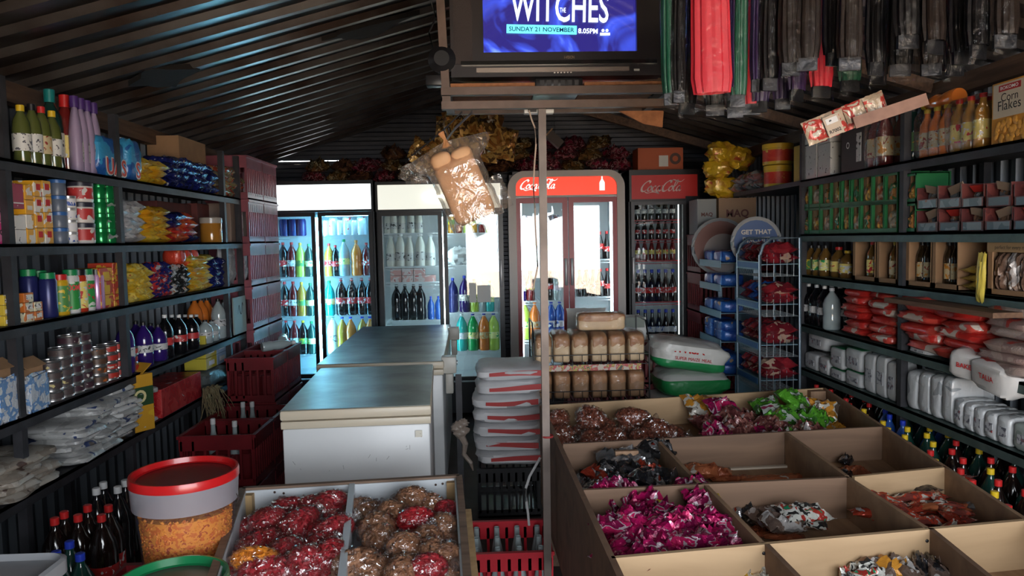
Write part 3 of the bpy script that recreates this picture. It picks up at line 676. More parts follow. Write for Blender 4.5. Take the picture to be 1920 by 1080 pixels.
# -- fourth shelf left
z4=LZ[3]
bw=pmat('blue white wraps',[(.62,.66,.72),(.16,.32,.6),(.75,.78,.8)],26,.3,.1,1.0,bs=60,stops=[0,.46,.6])
for j,(x0,x1,yt) in enumerate(((-6,34,692),(50,90,688))):
    a,b=span('L',x0,x1,760,.02); H=hgt('L',(x0+x1)/2,yt,z4)
    t=box(('bw',j),(LX-.13,(a+b)/2,z4+.001),LROT,('display carton of blue and white wrapped soaps at the left frame edge','display carton of blue and white wrapped soaps right of the first post')[j],'display cartons of wrapped soap',size=(b-a,.2,H),m=CARD,name='display_carton')
    link('wrapped_soaps',MB().blob((0,-.103,H*.42),((b-a)*.96,.035,H*.82),.2,.2,.25,j,30,20,8).mesh('wrapped_soaps',bw),parent=t)['kind']='stuff'
    link('flap',MB().box((0,-.09,H+.02),((b-a)*.95,.06,.003),Matrix.Rotation(.6,3,'X')).mesh('flap',CARD,False),parent=t)
tl=[lm('tin a',[(.07,.05,.05),(.6,.5,.2)],30,stops=[0,.66]),lm('tin b',[(.05,.02,.03),(.6,.58,.5)],30,stops=[0,.64]),lm('tin c',[(.5,.12,.02),(.1,.05,.03)],30),lm('tin d',[(.45,.03,.02),(.6,.55,.5)],30,stops=[0,.62])]
for c,(px,n,li,yt) in enumerate(((98,4,0,682),(119,5,0,680),(139,6,1,665),(158,6,1,655),(186,4,2,665),(207,4,3,662),(226,4,3,660),(246,3,3,655))):
    p=atX(px,730,LX-.07); hh=.042
    for k in range(n):
        tin(('tin',li),(LX-.075-.004*(k%2),p.y,z4+k*(hh+.0005)),(0,0,PI/2+k),'flat fish tin, %s of the %s stack from the left on the fourth shelf'%(LAY[k] if k<n-1 else 'top',ORD[c]),'stacked fish tins',r=.047,h=hh,lab=tl[li])
for j,px in enumerate((232,254,268,282,296)):
    row_bottles('L',3,[px],('pur',),'purple spirit bottle with black cap, %s from the left on the fourth left shelf'%ORD[j],'purple spirit bottles',ins=.07+.10*(j%2),yt=600+2*j,shape='soda2',col='purple',cap='black',lab=None if j%2 else 'dark',name='spirit_bottle',sc=.85)
for j,px in enumerate((308,322,335,347,358,368)):
    row_bottles('L',3,[px],('purw',),'dark bottle with white cap and pale label, %s past the purple bottles'%ORD[j],'white capped dark bottles with labels',ins=.06+.09*(j%2),yt=590,shape='soda2',col='black',cap='white',lab='redwhite',name='drink_bottle',sc=.8)
for j,px in enumerate((364,376,387)):
    row_bottles('L',3,[px],('stay',),'large orange drink bottle, %s of three at the back of the fourth left shelf'%ORD[j],'orange drink bottles on the fourth left shelf',ins=.20,yt=558,shape='soda2',col='orange',cap='black',lab=None,name='drink_bottle',sc=.95)
for j,px in enumerate((384,396,408,419)):
    row_bottles('L',3,[px],('clrb',),'clear plastic wrapped bottle, %s in the row at the end of the fourth left shelf'%ORD[j],'clear wrapped bottles',ins=.07,yt=(600,600,560,562)[j],shape='soda2',col='clear' if j<9 else 'black',cap='black',lab='dark',name='drink_bottle',sc=.9)
# -- lowest shelf left
z5=LZ[4]
flat=pmat('silver sugar print',[(.42,.42,.42),(.58,.58,.57),(.04,.07,.2),(.12,.11,.1)],11,.4,.1,.6,stops=[0,.46,.62,.68])
k=0
for c,(px,n) in enumerate(((120,6),(160,8),(200,9),(240,8))):
    p=atX(px,840,LX-.10)
    for q in range(n):
        pouch(('flat',k%4),(LX-.12+rnd.uniform(-.02,.03),p.y+rnd.uniform(-.03,.03),z5+.002+q*.027),(rnd.uniform(-.05,.05),rnd.uniform(-.04,.04),PI/2+rnd.uniform(-.15,.15)),'flat white paper packet, %s of the %s pile on the lowest left shelf'%(LAY[q] if q<n-1 else 'top',ORD[c]),'flat white packets on the lowest left shelf',size=(.23,.27,.046),m=flat,seed=k%4,name='sugar_packet',cr=.06,fin=1.0); k+=1
for c,px in enumerate((-15,30)):
    p=atX(px,930,LX-.10)
    for q in range(5):
        pouch(('flatb',k%3),(LX-.12+rnd.uniform(-.02,.03),p.y,z5+.002+q*.026),(0,rnd.uniform(-.04,.04),PI/2+rnd.uniform(-.15,.15)),'flat brownish paper packet, %s of the %s pile by the left frame edge'%(LAY[q],ORD[c]),'flat brownish packets by the frame edge',size=(.23,.27,.046),fin=1.0,m=pmat('brown white flour print',[(.45,.41,.36),(.33,.28,.23),(.1,.06,.05)],12,.5,.05,.6,stops=[0,.5,.66]),seed=k%3,name='sugar_packet',cr=.1); k+=1
koo=pmat('yellow koo card',[(.65,.38,.02),(.6,.3,.02)],8,.6,0,.1,coat=0)
a,b=span('L',232,262,780,.02); H=hgt('L',247,705,z5)
t=box(('koo',),(LX-.11,(a+b)/2+.03,z5+.001),(0,0,PI/2-.5),'yellow open carton with green band and big letters beside the second post',size=(.28,.2,H),m=koo,txt=('KOO',.7,.62),tm=mat('cream ink',(.7,.6,.3),.6),panel=(.99,.45,.78,mat('dark green print',(.02,.06,.02),.6)),flaps=True,name='display_carton')
a,b=span('L',300,376,760,.02); H=hgt('L',340,712,z5)
box(('redbx',),(LX-.11,(a+b)/2,z5+.001),LROT,'long red plastic wrapped carton on the lowest left shelf',size=(b-a,.2,H),m=pmat('red shrink pack',[(.40,.015,.02),(.5,.04,.04),(.55,.4,.4)],12,.25,0,.8,stops=[0,.5,.7]),name='shrink_pack',cat='pack')
for k,(yt) in enumerate((0,1,2)):
    a,b=span('L',386,426,670,.05); w2=(b-a)/2
    for c in range(2):
        box(('yb',c),(LX-.12,a+w2*(c+.5),z5+.13+k*.075),LROT,'yellow and blue soap carton, %s layer, %s column at the far end'%(LAY[k] if k<2 else 'top',('near','far')[c]),'yellow and blue soap cartons',size=(w2-.004,.14,.072),m=(mat('soap yellow',(.6,.5,.05),.5),mat('soap blue',(.35,.5,.7),.5))[c],panel=(.5,.3,.7,TEXTW),name='soap_carton')
a,b=span('L',384,432,715,.03)
bag(('gb',),(LX-.12,(a+b)/2,z5+.001),LROT,'grey plastic bag under the yellow and blue soap cartons',size=(b-a,.2,.125),m=mat('grey bag plastic',(.13,.15,.15),.35,bump=.6,bs=30,bd=.01),e=.6,amp=.2,name='plastic_bag',fold=False)
t=thing('dried_herbs','bunch of dried brown herbs hanging off the lowest left shelf edge','herbs',tuple(atX(395,740,LX+.06)))
mb=MB(); rr=random.Random(4)
for i in range(60):
    a0=Vector((rr.uniform(-.03,.03),rr.uniform(-.08,.08),.05)); a1=a0+Vector((rr.uniform(0,.06),rr.uniform(-.08,.08),-rr.uniform(.04,.22))); a2=a1+Vector((rr.uniform(-.02,.02),rr.uniform(-.03,.03),-rr.uniform(.02,.07)))
    mb.tube([a0,a1,a2],.0022,4)
link('stems',mb.mesh('stems',mat('dry herb',(.22,.17,.09),.9)),parent=t)
mb=MB()
for i in range(70):
    c=(rr.uniform(0,.05),rr.uniform(-.09,.09),rr.uniform(-.22,.05)); mb.blob(c,(.035,.02,.006),1,1,.3,i,6,4,rot=Matrix.Rotation(rr.uniform(0,6),3,Vector((rr.random(),rr.random(),1))))
link('leaves',mb.mesh('leaves',mat('dry leaf',(.2,.18,.10),.9)),parent=t)
# paper notice board at the end of the fourth shelf
p=atX(448,588,LX+.0); t=box(('note',),(LX+.004,p.y,atX(448,625,LX).z),LROT,'pale green notice with pen marks at the end of the left shelving',size=(.27,.008,.26),m=mat('pale green board',(.30,.36,.33),.6),name='notice_board',cat='sign',bev=0)
mb=MB(); rib(mb,[(-.05,.14),(-.02,.2),(0,.15),(.03,.14),(.05,.21),(.07,.19)],.012,slant=0); link('pen_mark',mb.mesh('pen_mark',TEXTK,False),(0,-.0055,0),parent=t)
# ------------------------------------------------------------------ goods on the right shelves (face -X)
z1,z2,z3,z4,z5=RZ
cf=pmat('corn flakes art',[(.62,.56,.48),(.75,.35,.04),(.8,.5,.1)],9,.45,0,0,stops=[0,.52,.62])
def boxR(i,x0,x1,yt,lbl,m,dep=.12,ins=.02,z0=None,yb=None,**k):
    z=z0 if z0 is not None else RZ[i]; yb=yb or (303,436,536,657,764)[i]; a,b=span('R',x0,x1,yb,ins); H=hgt('R',(x0+x1)/2,yt,z,ins)
    return box(('R',lbl),(RXs+ins+dep/2,(a+b)/2,z+.0005),RROT,lbl,size=(b-a-.003,dep,H),m=m,**k),b-a,H
t,W_,H=boxR(0,1857,1952,146,'large orange Corn Flakes cereal box standing on the top right shelf',mat('cereal orange',(.62,.27,.03),.5),dep=.08,name='cereal_box')
link('printed_front',MB().bb((-W_*.46,-.0415,H*.42),(W_*.46,-.040,H*.97)).mesh('printed_front',mat('cereal cream',(.60,.52,.40),.5),False),parent=t)
mb=MB()
rr=random.Random(2)
for i in range(60):
    mb.blob((rr.uniform(-.40,.40)*W_,-.043,rr.uniform(.04,.36)*H),(.03,.005,.022),1,1,.3,i,7,5,rot=Matrix.Rotation(rr.uniform(0,3),3,'Y'))
link('flake_picture',mb.mesh('flake_picture',mat('flake orange',(.75,.36,.06),.5)),parent=t)
link('brand_panel',MB().bb((-W_*.34,-.0425,H*.84),(W_*.10,-.0415,H*.94)).mesh('brand_panel',mat('brand red',(.5,.03,.03),.5),False),parent=t)
text('BOKOMO',W_*.36,TEXTW,t,(-W_*.12,-.044,H*.89),bold=.02,height=H*.055); text('Corn',W_*.34,TEXTK,t,(-W_*.12,-.0425,H*.74)); text('Flakes',W_*.46,TEXTK,t,(-W_*.12,-.0425,H*.61))
def shrink(i,x0,x1,yt,n,col,cap,lab,lbl,key,sc=.9,ins=.07):
    """shrink-wrapped block of juice bottles"""
    a,b=span('R',x0,x1,(303,436,536,657,764)[i],ins); H=hgt('R',(x0+x1)/2,yt,RZ[i],ins)
    t=thing('juice_multipack',lbl,'drinks',(RXs+ins,(a+b)/2,RZ[i]+.0005),RROT)
    for r_ in range(2):
        for j in range(n):
            base=BP['oil']; k=H/.27
            o=link('bottle',MB().lathe([(r*k,z*k) for r,z in base[0]],14,cap=False).mesh('bottle',LIQ[col]),((j+.5)/n*(b-a)-(b-a)/2,r_*.085,0),parent=t)
            link('cap',MB().lathe([(0,0),(.018*k,0),(.018*k,.02*k),(0,.02*k)],10,(0,0,base[1]*k),False).mesh('cap',CAPS[cap]),parent=o)
            link('label_band',MB().lathe([(.0415*k,.05*k),(.0415*k,.14*k)],14,cap=False).mesh('label_band',LABS[lab]),parent=o)
    link('shrink_film',MB().blob((0,.042,H*.48),(b-a+.012,.19,H*1.0),.3,.3,.05,3,24,14).mesh('shrink_film',FILM),parent=t); return t
shrink(0,1787,1853,180,3,'amber','red','red','red and yellow juice bottles in shrink film beside the cereal box','a')
shrink(0,1729,1785,200,3,'orange','yellow','orange','orange juice bottles in shrink film on the top right shelf','b')
p=atX(1765,188,RXs+.1); bottle(('ob',),(RXs+.12,p.y-.10,p.z-.0),(0,PI/2,PI/2),'orange squash bottle lying on top of the wrapped juice',None,shape='oil',col='orange',cap='yellow',lab=None,name='juice_bottle')
row_bottles('R',0,[1712],('yb',),'dark bottle with tall yellow label right of the top shelf post',yt=200,shape='oil',col='dgreen',cap='black',lab='yellow',name='juice_bottle',sc=1.25,ins=.09)
shrink(0,1634,1668,208,2,'dred','black','orange','dark red juice bottles in shrink film left of the top shelf post','c')
t,W_,H=boxR(0,1577,1622,240,'black carton with small white crest and bottle picture on the top right shelf',mat('black card',(.02,.018,.02),.5),name='carton')
link('bottle_picture',MB().bb((W_*.15,-.0615,H*.2),(W_*.34,-.060,H*.85)).mesh('bottle_picture',LABS['dark'],False),parent=t)
mb=MB().lathe([(.012,0),(.018,0)],16,cap=False); mb.xf(Matrix.Translation((-W_*.2,-.0615,H*.62))@Matrix.Rotation(PI/2,4,'X')); link('crest',mb.mesh('crest',TEXTW,False),parent=t)
wg=pmat('white small carton',[(.60,.60,.58),(.2,.2,.2)],50,.5,0,0,stops=[0,.66])
for x0,x1 in ((1506,1531),(1533,1557)):
    boxR(0,x0,x1,272 if x0<1520 else 270,'small white carton, lower row %s'%('left, on the top right shelf' if x0<1520 else 'right, against the black carton'),wg,panel=(.6,.1,.3,LABS['dark']),name='white_carton')
boxR(0,1506,1530,228,'small white carton stacked on the lower left one of the top right shelf',wg,z0=atX(1518,270,RXs+.02).z,yb=270,panel=(.6,.1,.3,LABS['dark']),name='white_carton')
boxR(0,1532,1556,236,'small white carton with red corner stacked on the lower right one',wg,z0=atX(1545,269,RXs+.02).z,yb=270,panel=(.6,.1,.3,TEXTR),name='white_carton')
boxR(0,1488,1504,273,'plain yellow tub carton beside the red tins on the top right shelf',mat('dull yellow',(.5,.33,.04),.5),name='carton')
rt=lm('red tin print',[(.55,.03,.02),(.6,.06,.03),(.7,.5,.1)],16,stops=[0,.5,.68])
for k,(r_,hh) in enumerate(((.095,.155),(.105,.15))):
    p=atX(1457,310,RXs+.11); zz=z1+.001+k*.157
    t=jar(('rt',k),(RXs+.115,p.y,zz),RROT,('lower red and yellow milk powder tin on the top right shelf','upper red and yellow milk powder tin on the top right shelf')[k],'red milk powder tins',r=r_,h=hh,m=mat('yellow tin',(.65,.42,.04),.35),lidm=mat('yellow lid',(.7,.45,.03),.4),lab=rt,name='milk_powder_tin')
# tray of foil packs at the end of the top shelf
foil=pmat('silver foil packs',[(.5,.5,.52),(.65,.3,.3),(.2,.2,.22)],16,.18,.5,1.0,stops=[0,.52,.66])
for j,(px,zz,k) in enumerate(((1383,.0,0),(1390,.06,1),(1405,.0,1),(1413,.06,0),(1424,.0,2))):
    p=atX(px,330,RXs+.05); pouch(('fo',k),(p.x+.08,p.y,z1+.001+zz),(0,0,-PI/2+rnd.uniform(-.3,.3)),'shiny foil packet, %s from the left at the end of the top right shelf'%ORD[j],'shiny foil packets at the shelf end',size=(.2,.26,.075),m=foil,seed=k,name='foil_packet',cr=.2)
# second shelf: green display cartons with cut-out fronts, two rows
grc=mat('green card',(.012,.15,.045),.45); soup=[pmat('soup pack %d'%i,c,16,.35,.05,.3,stops=[0,.5,.62]) for i,c in enumerate(([(.40,.18,.05),(.03,.14,.04),(.6,.5,.3)],[(.50,.30,.06),(.30,.12,.04),(.03,.14,.04)],[(.35,.30,.20),(.45,.2,.05),(.4,.08,.03)]))]
inner=mat('inner card',(.30,.17,.08),.8)
def _disp(key,size=(.1,.16,.2),m=None,inn=None,pk=0,fill=.6,cut=.3):
    """display carton: open front with side cheeks, low front lip and packets inside"""
    t=thing('display_carton','x y z w','carton'); w_,d,h=size; mb=MB(); T=.004
    mb.bb((-w_/2,-d/2,0),(w_/2,d/2,T)); mb.bb((-w_/2,d/2-T,0),(w_/2,d/2,h)); mb.bb((-w_/2,-d/2,0),(-w_/2+T,d/2,h)); mb.bb((w_/2-T,-d/2,0),(w_/2,d/2,h))
    mb.bb((-w_/2,-d/2,h-T),(w_/2,d/2,h)); mb.bb((-w_/2,-d/2,0),(w_/2,-d/2+T,h*.14)); mb.bb((-w_/2,-d/2,h*.9),(w_/2,-d/2+T,h))
    link('carton_body',mb.mesh('carton_body',m,False),parent=t)
    link('inner_card',MB().bb((-w_*.46,-d*.40,T),(-w_*.45+w_*cut,d*.4,h*.95)).mesh('inner_card',inn or inner,False),parent=t)
    for j in range(2):
        q=MB().pouch(w_*(.70,.5)[j],h*(.66,.8)[j],.035,pk+j).xf(Matrix.Translation((w_*(.08,.16)[j],-d*.36+j*.045,h*(.40,.48)[j]))@Matrix.Rotation(PI/2-.12,4,'X')@Matrix.Rotation(.15*(pk-1),4,'Z'))
        link('soup_packet',q.mesh('soup_packet',soup[(pk+j)%3]),parent=t)
    return t
disp=Kind(_disp)
cols=[(1498,1516),(1517,1536),(1537,1556),(1558,1575),(1576,1592),(1593,1611),(1612,1632),(1634,1656),(1658,1678)]
for c,(x0,x1) in enumerate(cols):
    a,b=span('R',x0,x1,430,.02); H=hgt('R',(x0+x1)/2,341-c*1.4,z2)/2
    for k in range(2):
        disp(('g',(c+k)%3,k),(RXs+.10,(a+b)/2,z2+.0005+k*H),RROT,'green soup display carton, %s row, %s column of the second right shelf'%(('lower','upper')[k],ORD[c]),'green soup display cartons',size=(b-a-.003,.16,H-.001),m=grc,pk=(c+k)%3,cut=.25+.1*((c*2+k)%3))
a,b=span('R',1692,1716,430,.02); H=hgt('R',1705,325,z2)/2
for k in range(2):
    disp(('g2',k),(RXs+.10,(a+b)/2,z2+.0005+k*H),RROT,'green soup display carton, %s one just right of the shelf post'%('lower','upper')[k],'green soup display cartons',size=(b-a-.003,.16,H-.001),m=grc,pk=k)
t,_,_=boxR(1,1712,1745,324,'closed bright green soup carton behind the coffee cartons',grc,dep=.1,ins=.20,name='carton')
cof=pmat('coffee card',[(.10,.02,.02),(.16,.035,.03),(.4,.36,.34)],10,.5,0,0,stops=[0,.5,.72])
def _cof(key,size=(.1,.16,.1),v=0):
    t=thing('coffee_carton','x y z w','carton'); w_,d,h=size; mb=MB(); T=.004
    mb.bb((-w_/2,-d/2,0),(w_/2,d/2,T)); mb.bb((-w_/2,d/2-T,0),(w_/2,d/2,h)); mb.bb((-w_/2,-d/2,0),(-w_/2+T,d/2,h*.95)); mb.bb((w_/2-T,-d/2,0),(w_/2,d/2,h*.95)); mb.bb((-w_/2,-d/2,0),(w_/2,-d/2+T,h*.42))
    link('carton_body',mb.mesh('carton_body',cof,False),parent=t)
    link('torn_flap',MB().box((w_*.1,-d*.38,h*.8),(w_*.7,.004,h*.34),Matrix.Rotation(.35*(1+v%2),3,'X')@Matrix.Rotation(.2*(v-1),3,'Y')).mesh('torn_flap',[mat('pale card',(.34,.24,.17),.8),mat('bright red card',(.6,.03,.02),.5),mat('pale card',(.34,.24,.17),.8)][v%3],False),parent=t)
    for j in range(2): link('coffee_sachet',MB().pouch(w_*.4,h*.7,.03,v+j).xf(Matrix.Translation((w_*(-.22+.42*j),-d*.2,h*.5))@Matrix.Rotation(PI/2-.2,4,'X')).mesh('coffee_sachet',pmat('coffee sachet',[(.2,.22,.24),(.35,.2,.12),(.5,.48,.45)],16,.3,.2,.6,stops=[0,.5,.62])),parent=t)
    link('printed_front',MB().bb((-w_*.4,-d/2-.001,h*.05),(w_*.4,-d/2,h*.38)).mesh('printed_front',pmat('blue grey print',[(.10,.14,.17),(.2,.24,.27),(.3,.1,.05)],12,.5,0,0,stops=[0,.52,.72]),False),parent=t)
    return t
coff=Kind(_cof)
for c,(x0,x1) in enumerate(((1718,1758),(1759,1800),(1801,1844),(1845,1898),(1899,1950))):
    a,b=span('R',x0,x1,436,.02); H=hgt('R',(x0+x1)/2,349-c*2,z2)/2
    for k in range(2): coff(('c',(c+2*k)%3,c//2),(RXs+.11,(a+b)/2,z2+.0005+k*(H+.0005)),RROT,'dark red coffee carton torn open, %s row, %s from the shelf post'%(('lower','upper')[k],ORD[c]),'dark red coffee cartons',size=(b-a-.003,.18,H),v=(c+2*k)%3)
# third shelf: cooking oil
for j,(px,lab,cap) in enumerate(((1508,'yellow','black'),(1521,'yellow','black'),(1535,'green','black'),(1548,'green','black'))):
    row_bottles('R',2,[px],('oils',lab),'small cooking oil bottle, %s from the left on the third right shelf'%ORD[j],'small cooking oil bottles',ins=.07,yt=460,shape='oil',col='oil',cap=cap,lab=lab,name='oil_bottle',sc=.95)
for j,(px,lab,cap) in enumerate(((1573,'red','red'),(1590,'red','oil'))):
    row_bottles('R',2,[px],('oilm',lab,cap=='red'),('cooking oil bottle with red cap and red label left of the cardboard','cooking oil bottle with red label half hidden beside the red capped one')[j],'cooking oil bottles',ins=.09,yt=(463,470)[j],shape='oil',col='oil',cap=cap if cap in CAPS else 'yellow',lab=lab,name='oil_bottle',sc=1.15)
for j,(x0,x1,yt) in enumerate(((1596,1632,450),(1636,1676,452))):
    t=disp(('cardo',j),(RXs+.125,sum(span('R',x0,x1,520,.02))/2,z3+.0005),RROT,'',None,size=(1,1,1)) if False else None
def opencarton(x0,x1,yt,lbl,nb,bk):
    a,b=span('R',x0,x1,536,.02); H=hgt('R',(x0+x1)/2,yt,z3); w_=b-a; d=.22; T=.005
    t=thing('open_carton',lbl,'carton',(RXs+.02+d/2,(a+b)/2,z3+.0005),RROT); mb=MB()
    mb.bb((-w_/2,-d/2,0),(w_/2,d/2,T)); mb.bb((-w_/2,d/2-T,0),(w_/2,d/2,H)); mb.bb((-w_/2,-d/2,0),(-w_/2+T,d/2,H)); mb.bb((w_/2-T,-d/2,0),(w_/2,d/2,H)); mb.bb((-w_/2,-d/2,0),(w_/2,-d/2+T,H*.12)); mb.bb((-w_/2,-d/2,0),(-w_/2+.03,-d/2+T,H)) 
    link('carton_body',mb.mesh('carton_body',CARD,False),parent=t)
    return t,a,b,H
for x0,x1,cl,bl,cap,lab in ((1598,1640,'open brown carton around the taller red capped oil bottle','taller cooking oil bottle with red cap in an open carton','red','red'),(1642,1680,'open brown carton holding the golden oil bottle left of the post','golden cooking oil bottle in an open carton left of the post','yellow','orange')):
    t,a,b,H=opencarton(x0,x1,451,cl,0,0); k=H*.95/.265
    bottle(('oilx',cap),(RXs+.070,(a+b)/2-.004,z3+.006),RROT,bl,'cooking oil bottles',scale=(k,k,k),shape='oil',col='oil',cap=cap,lab=lab,name='oil_bottle')
for q,(x0,x1,l_) in enumerate(((1697,1745,'first'),(1746,1795,'second'))):
    t,a,b,H=opencarton(x0,x1,448,'cut open brown carton of dark oil bottles, %s one right of the post'%l_,3,0)
    for j in range(3):
        yy=a+.03+(b-a-.04)*(j+.5)/3
        bottle(('dko',),(RXs+.08,yy,z3+.006),RROT,'dark oil bottle, %s in the %s cut open carton'%(ORD[j],l_),'dark oil bottles',scale=((b-a-.05)/3/.084,(b-a-.05)/3/.084,H*.92/.265),shape='oil',col='darkoil',cap='black',lab='orange',name='oil_bottle')
a,b=span('R',1797,1848,555,.02)
for k in range(3): pouch(('yp',k),(RXs+.12,(a+b)/2,z3+.002+k*.035),(0,0,-PI/2+.1*k),'yellow spice packet lying flat, %s layer beside the tan carton'%LAY[k],'yellow spice packets',size=(.16,.2,.045),m=pmat('olive yellow print',[(.5,.32,.03),(.6,.42,.08),(.2,.12,.02)],14,.35,.05,.5),seed=k,name='spice_packet')
a,b=span('R',1796,1846,500,.18); box(('btc',),(RXs+.26,(a+b)/2,z3+.0005),RROT,'plain brown carton behind the yellow spice packets',size=(b-a,.16,.21),m=CARD,name='cardboard_box')
pouch(('yst',),(RXs-.01,atX(1838,520,RXs-.01).y,z3-.03),(0,.05,-PI/2),'bright yellow and white packet standing in front of the tan carton',size=(.05,.2,.02),m=pmat('yellow upright',[(.8,.55,.02),(.75,.6,.1)],8,.4,0,.2),seed=4,stand=True,name='standing_packet')
t,a,b,H=opencarton(1850,1960,455,'tan open carton of white brown packets at the right frame edge',0,0)
text('perfect for every moment',(b-a)*.7,TEXTK,t,(0,-.1125,H*.9)); link('lid_strip',MB().bb((-(b-a)/2,-.1115,H*.82),((b-a)/2,-.11,H)).mesh('lid_strip',mat('tan print card',(.40,.26,.13),.7),False),parent=t)
for j in range(4): pouch(('wbp',j%2),(RXs+.05,a+(b-a)*(j+.6)/4.4,z3+.006),(0,0,-PI/2),'brown and white sachet, %s in the tan carton at the frame edge'%ORD[j],'sachets in the tan carton',size=((b-a)/4.6,H*.78,.05),m=pmat('brown white sachet',[(.22,.13,.09),(.55,.5,.48),(.3,.05,.04)],10,.3,.1,.6,stops=[0,.52,.68]),seed=j,stand=True,name='sachet')
# wooden plank under the tan carton
tag(link('plank',MB().box((0,0,0),(.20,.75,.02)).mesh('plank',wood('plank wood',(.10,.05,.03),(.22,.12,.07),1)),(RXs-.02,atX(1800,565,RXs).y,z3-.058)),'reddish wooden plank fixed under the third right shelf','plank')
# fourth shelf: bottles with white caps, rice bags
k=0
for r_ in range(4):
    for j in range(4):
        y=atX(1516+j*15,600,RXs+.06).y-.02*(r_%2)
        bottle(('blk',),(RXs+.06+r_*.085,y,z4+.0005),RROT,'black vinegar bottle with white cap, %s from the left in the %s row back'%(ORD[j],ORD[r_]),'black vinegar bottles',scale=(.85,.85,.72),shape='soda2',col='black',cap='white',lab='dark' if True else None,name='vinegar_bottle') if not (r_==0 and j==3) else bottle(('clw',),(RXs+.055,y,z4+.0005),RROT,'clear water bottle with white cap in front of the black bottles',None,scale=(.95,.95,.70),shape='soda2',col='clear',cap='white',name='water_bottle')
rice=pmat('red rice print',[(.50,.025,.02),(.60,.07,.05),(.60,.52,.45)],9,.3,.05,.4,stops=[0,.48,.58])
rice2=pmat('rice grain bag',[(.40,.30,.26),(.30,.2,.18),(.45,.04,.03),(.05,.08,.2)],9,.35,.02,.7,bs=90,stops=[0,.5,.62,.72])
for k in range(6):
    for j,(px) in enumerate((1612,1660)):
        y=atX(px,630,RXs+.05).y
        pouch(('ri',(k+j)%3),(RXs+.15+rnd.uniform(-.01,.02),y+rnd.uniform(-.02,.02),z4+.002+k*.042),(rnd.uniform(-.04,.04),0,-PI/2+rnd.uniform(-.1,.1)),'red rice bag, %s layer of the %s pile left of the post'%(LAY[k] if k<5 else 'top',('far','near')[j]),'red rice bags on the fourth right shelf',size=(.26 if j==0 else .24,.3,.062),m=rice,seed=(k+j)%3,name='rice_bag',cr=.06,fin=1.0)
for k in range(6):
    for j,(px,mm,nm) in enumerate(((1735,rice,'red rice bag'),(1810,rice,'red and cream rice bag'),(1905,rice2,'brown grain bag'))):
        if k>(5,4,5)[j]: continue
        y=atX(px,680,RXs+.05).y
        pouch(('rj',j,(k+j)%3),(RXs+.15+rnd.uniform(-.02,.02),y+rnd.uniform(-.03,.03),z4+.002+k*.044),(rnd.uniform(-.05,.05),rnd.uniform(-.04,.04),-PI/2+rnd.uniform(-.15,.15)),'%s, %s layer of the %s pile right of the post'%(nm,LAY[k] if k<(5,4,5)[j] else 'top',ORD[j]),'grain bags right of the post',size=(.30,.32,.066),m=mm,seed=(k+j)%3,name='rice_bag',cr=.07,fin=1.0)
t=[o for o in C.objects if o.get('label','').startswith('brown grain bag, top')]
# fifth shelf: flour bags
flour=mat('flour paper',(.62,.62,.62),.6,bump=.5,bs=14,bd=.012,var=.12,vs=8); flg=pmat('flour paper side print',[(.60,.62,.62),(.45,.48,.48)],6,.55,0,.4,bs=14,stops=[0,.62],coat=0); FG=mat('green flour print',(.02,.22,.08),.5)
fl=lm('flour print',[(.5,.5,.52),(.15,.15,.18),(.45,.08,.08)],50,stops=[0,.54,.66])
def fbag(x0,x1,yt,lbl,z0=None,m=flour,ins=.02,dep=.16,yb=None,key=None,lab=fl,grp='flour bags on the lowest right shelf',rot=0,topgreen=False,name='flour_bag'):
    z=z0 if z0 is not None else z5; a,b=span('R',x0,x1,yb or 740,ins); H=hgt('R',(x0+x1)/2,yt,z,ins)
    t=bag(key or ('fl',lbl),(RXs+ins+dep/2,(a+b)/2,z+.0005),(0,0,-PI/2+rot),lbl,grp,size=(b-a-.002,dep,H),m=m,label=lab,e=.28,amp=.05,seed=len(lbl),name=name,fold=not topgreen)
    if topgreen: link('green_top',MB().bb((-(b-a)*.46,-dep*.44,H*.985),((b-a)*.46,dep*.44,H*1.005)).mesh('green_top',FG,bevel=.002),parent=t); link('green_side',MB().bb((-(b-a)*.5-.001,-dep*.4,H*.1),(-(b-a)*.5+.004,dep*.4,H*.95)).mesh('green_side',FG,bevel=.001),parent=t)
    return t
fbag(1506,1531,662,'white flour bag at the far end of the lowest right shelf, lower left'); fbag(1533,1552,670,'narrow white flour bag between the far one and the green topped bags')
fbag(1511,1545,623,'white flour bag lying on the far pair of flour bags',z0=z5+.135,dep=.3,yb=690)
for j,(x0,x1) in enumerate(((1554,1580),(1582,1614))):
    h2=hgt('R',(x0+x1)/2,692+j*4,z5)
    fbag(x0,x1,693+j*4,'green trimmed flour bag, lower row, %s'%('far' if j==0 else 'near'),topgreen=True,yb=730)
    fbag(x0,x1,652+j*2,'green trimmed flour bag, upper row, %s'%('far' if j==0 else 'near'),z0=z5+h2+.002,topgreen=True,yb=690)
for j,(x0,x1) in enumerate(((1618,1638),(1640,1659),(1661,1678))): fbag(x0,x1,(664,668,678)[j],'tall white flour bag, %s of three left of the post'%ORD[j],yb=750,dep=.12)
tw=pmat('wrapped roll white',[(.52,.53,.54),(.66,.67,.68),(.38,.4,.42)],7,.22,0,.8,bs=18,stops=[0,.42,.66])
for j,(x0,x1) in enumerate(((1697,1718),(1719,1740),(1741,1762),(1763,1784))): fbag(x0,x1,694+j*4,'clear wrapped white bag, %s of the taller four right of the post'%ORD[j],m=tw,yb=790,lab=None,dep=.2)
for j,(x0,x1) in enumerate(((1786,1803),(1804,1822),(1823,1842),(1843,1865),(1866,1892))): fbag(x0,x1,748+j*8,'white paper roll bag, %s of the lower five near the right edge'%ORD[j],m=tw,yb=830,dep=.16)
fbag(1894,1960,800,'greenish flour bag at the right frame edge',m=pmat('green grey flour',[(.3,.36,.33),(.45,.5,.47)],7,.5,0,.4),yb=850)
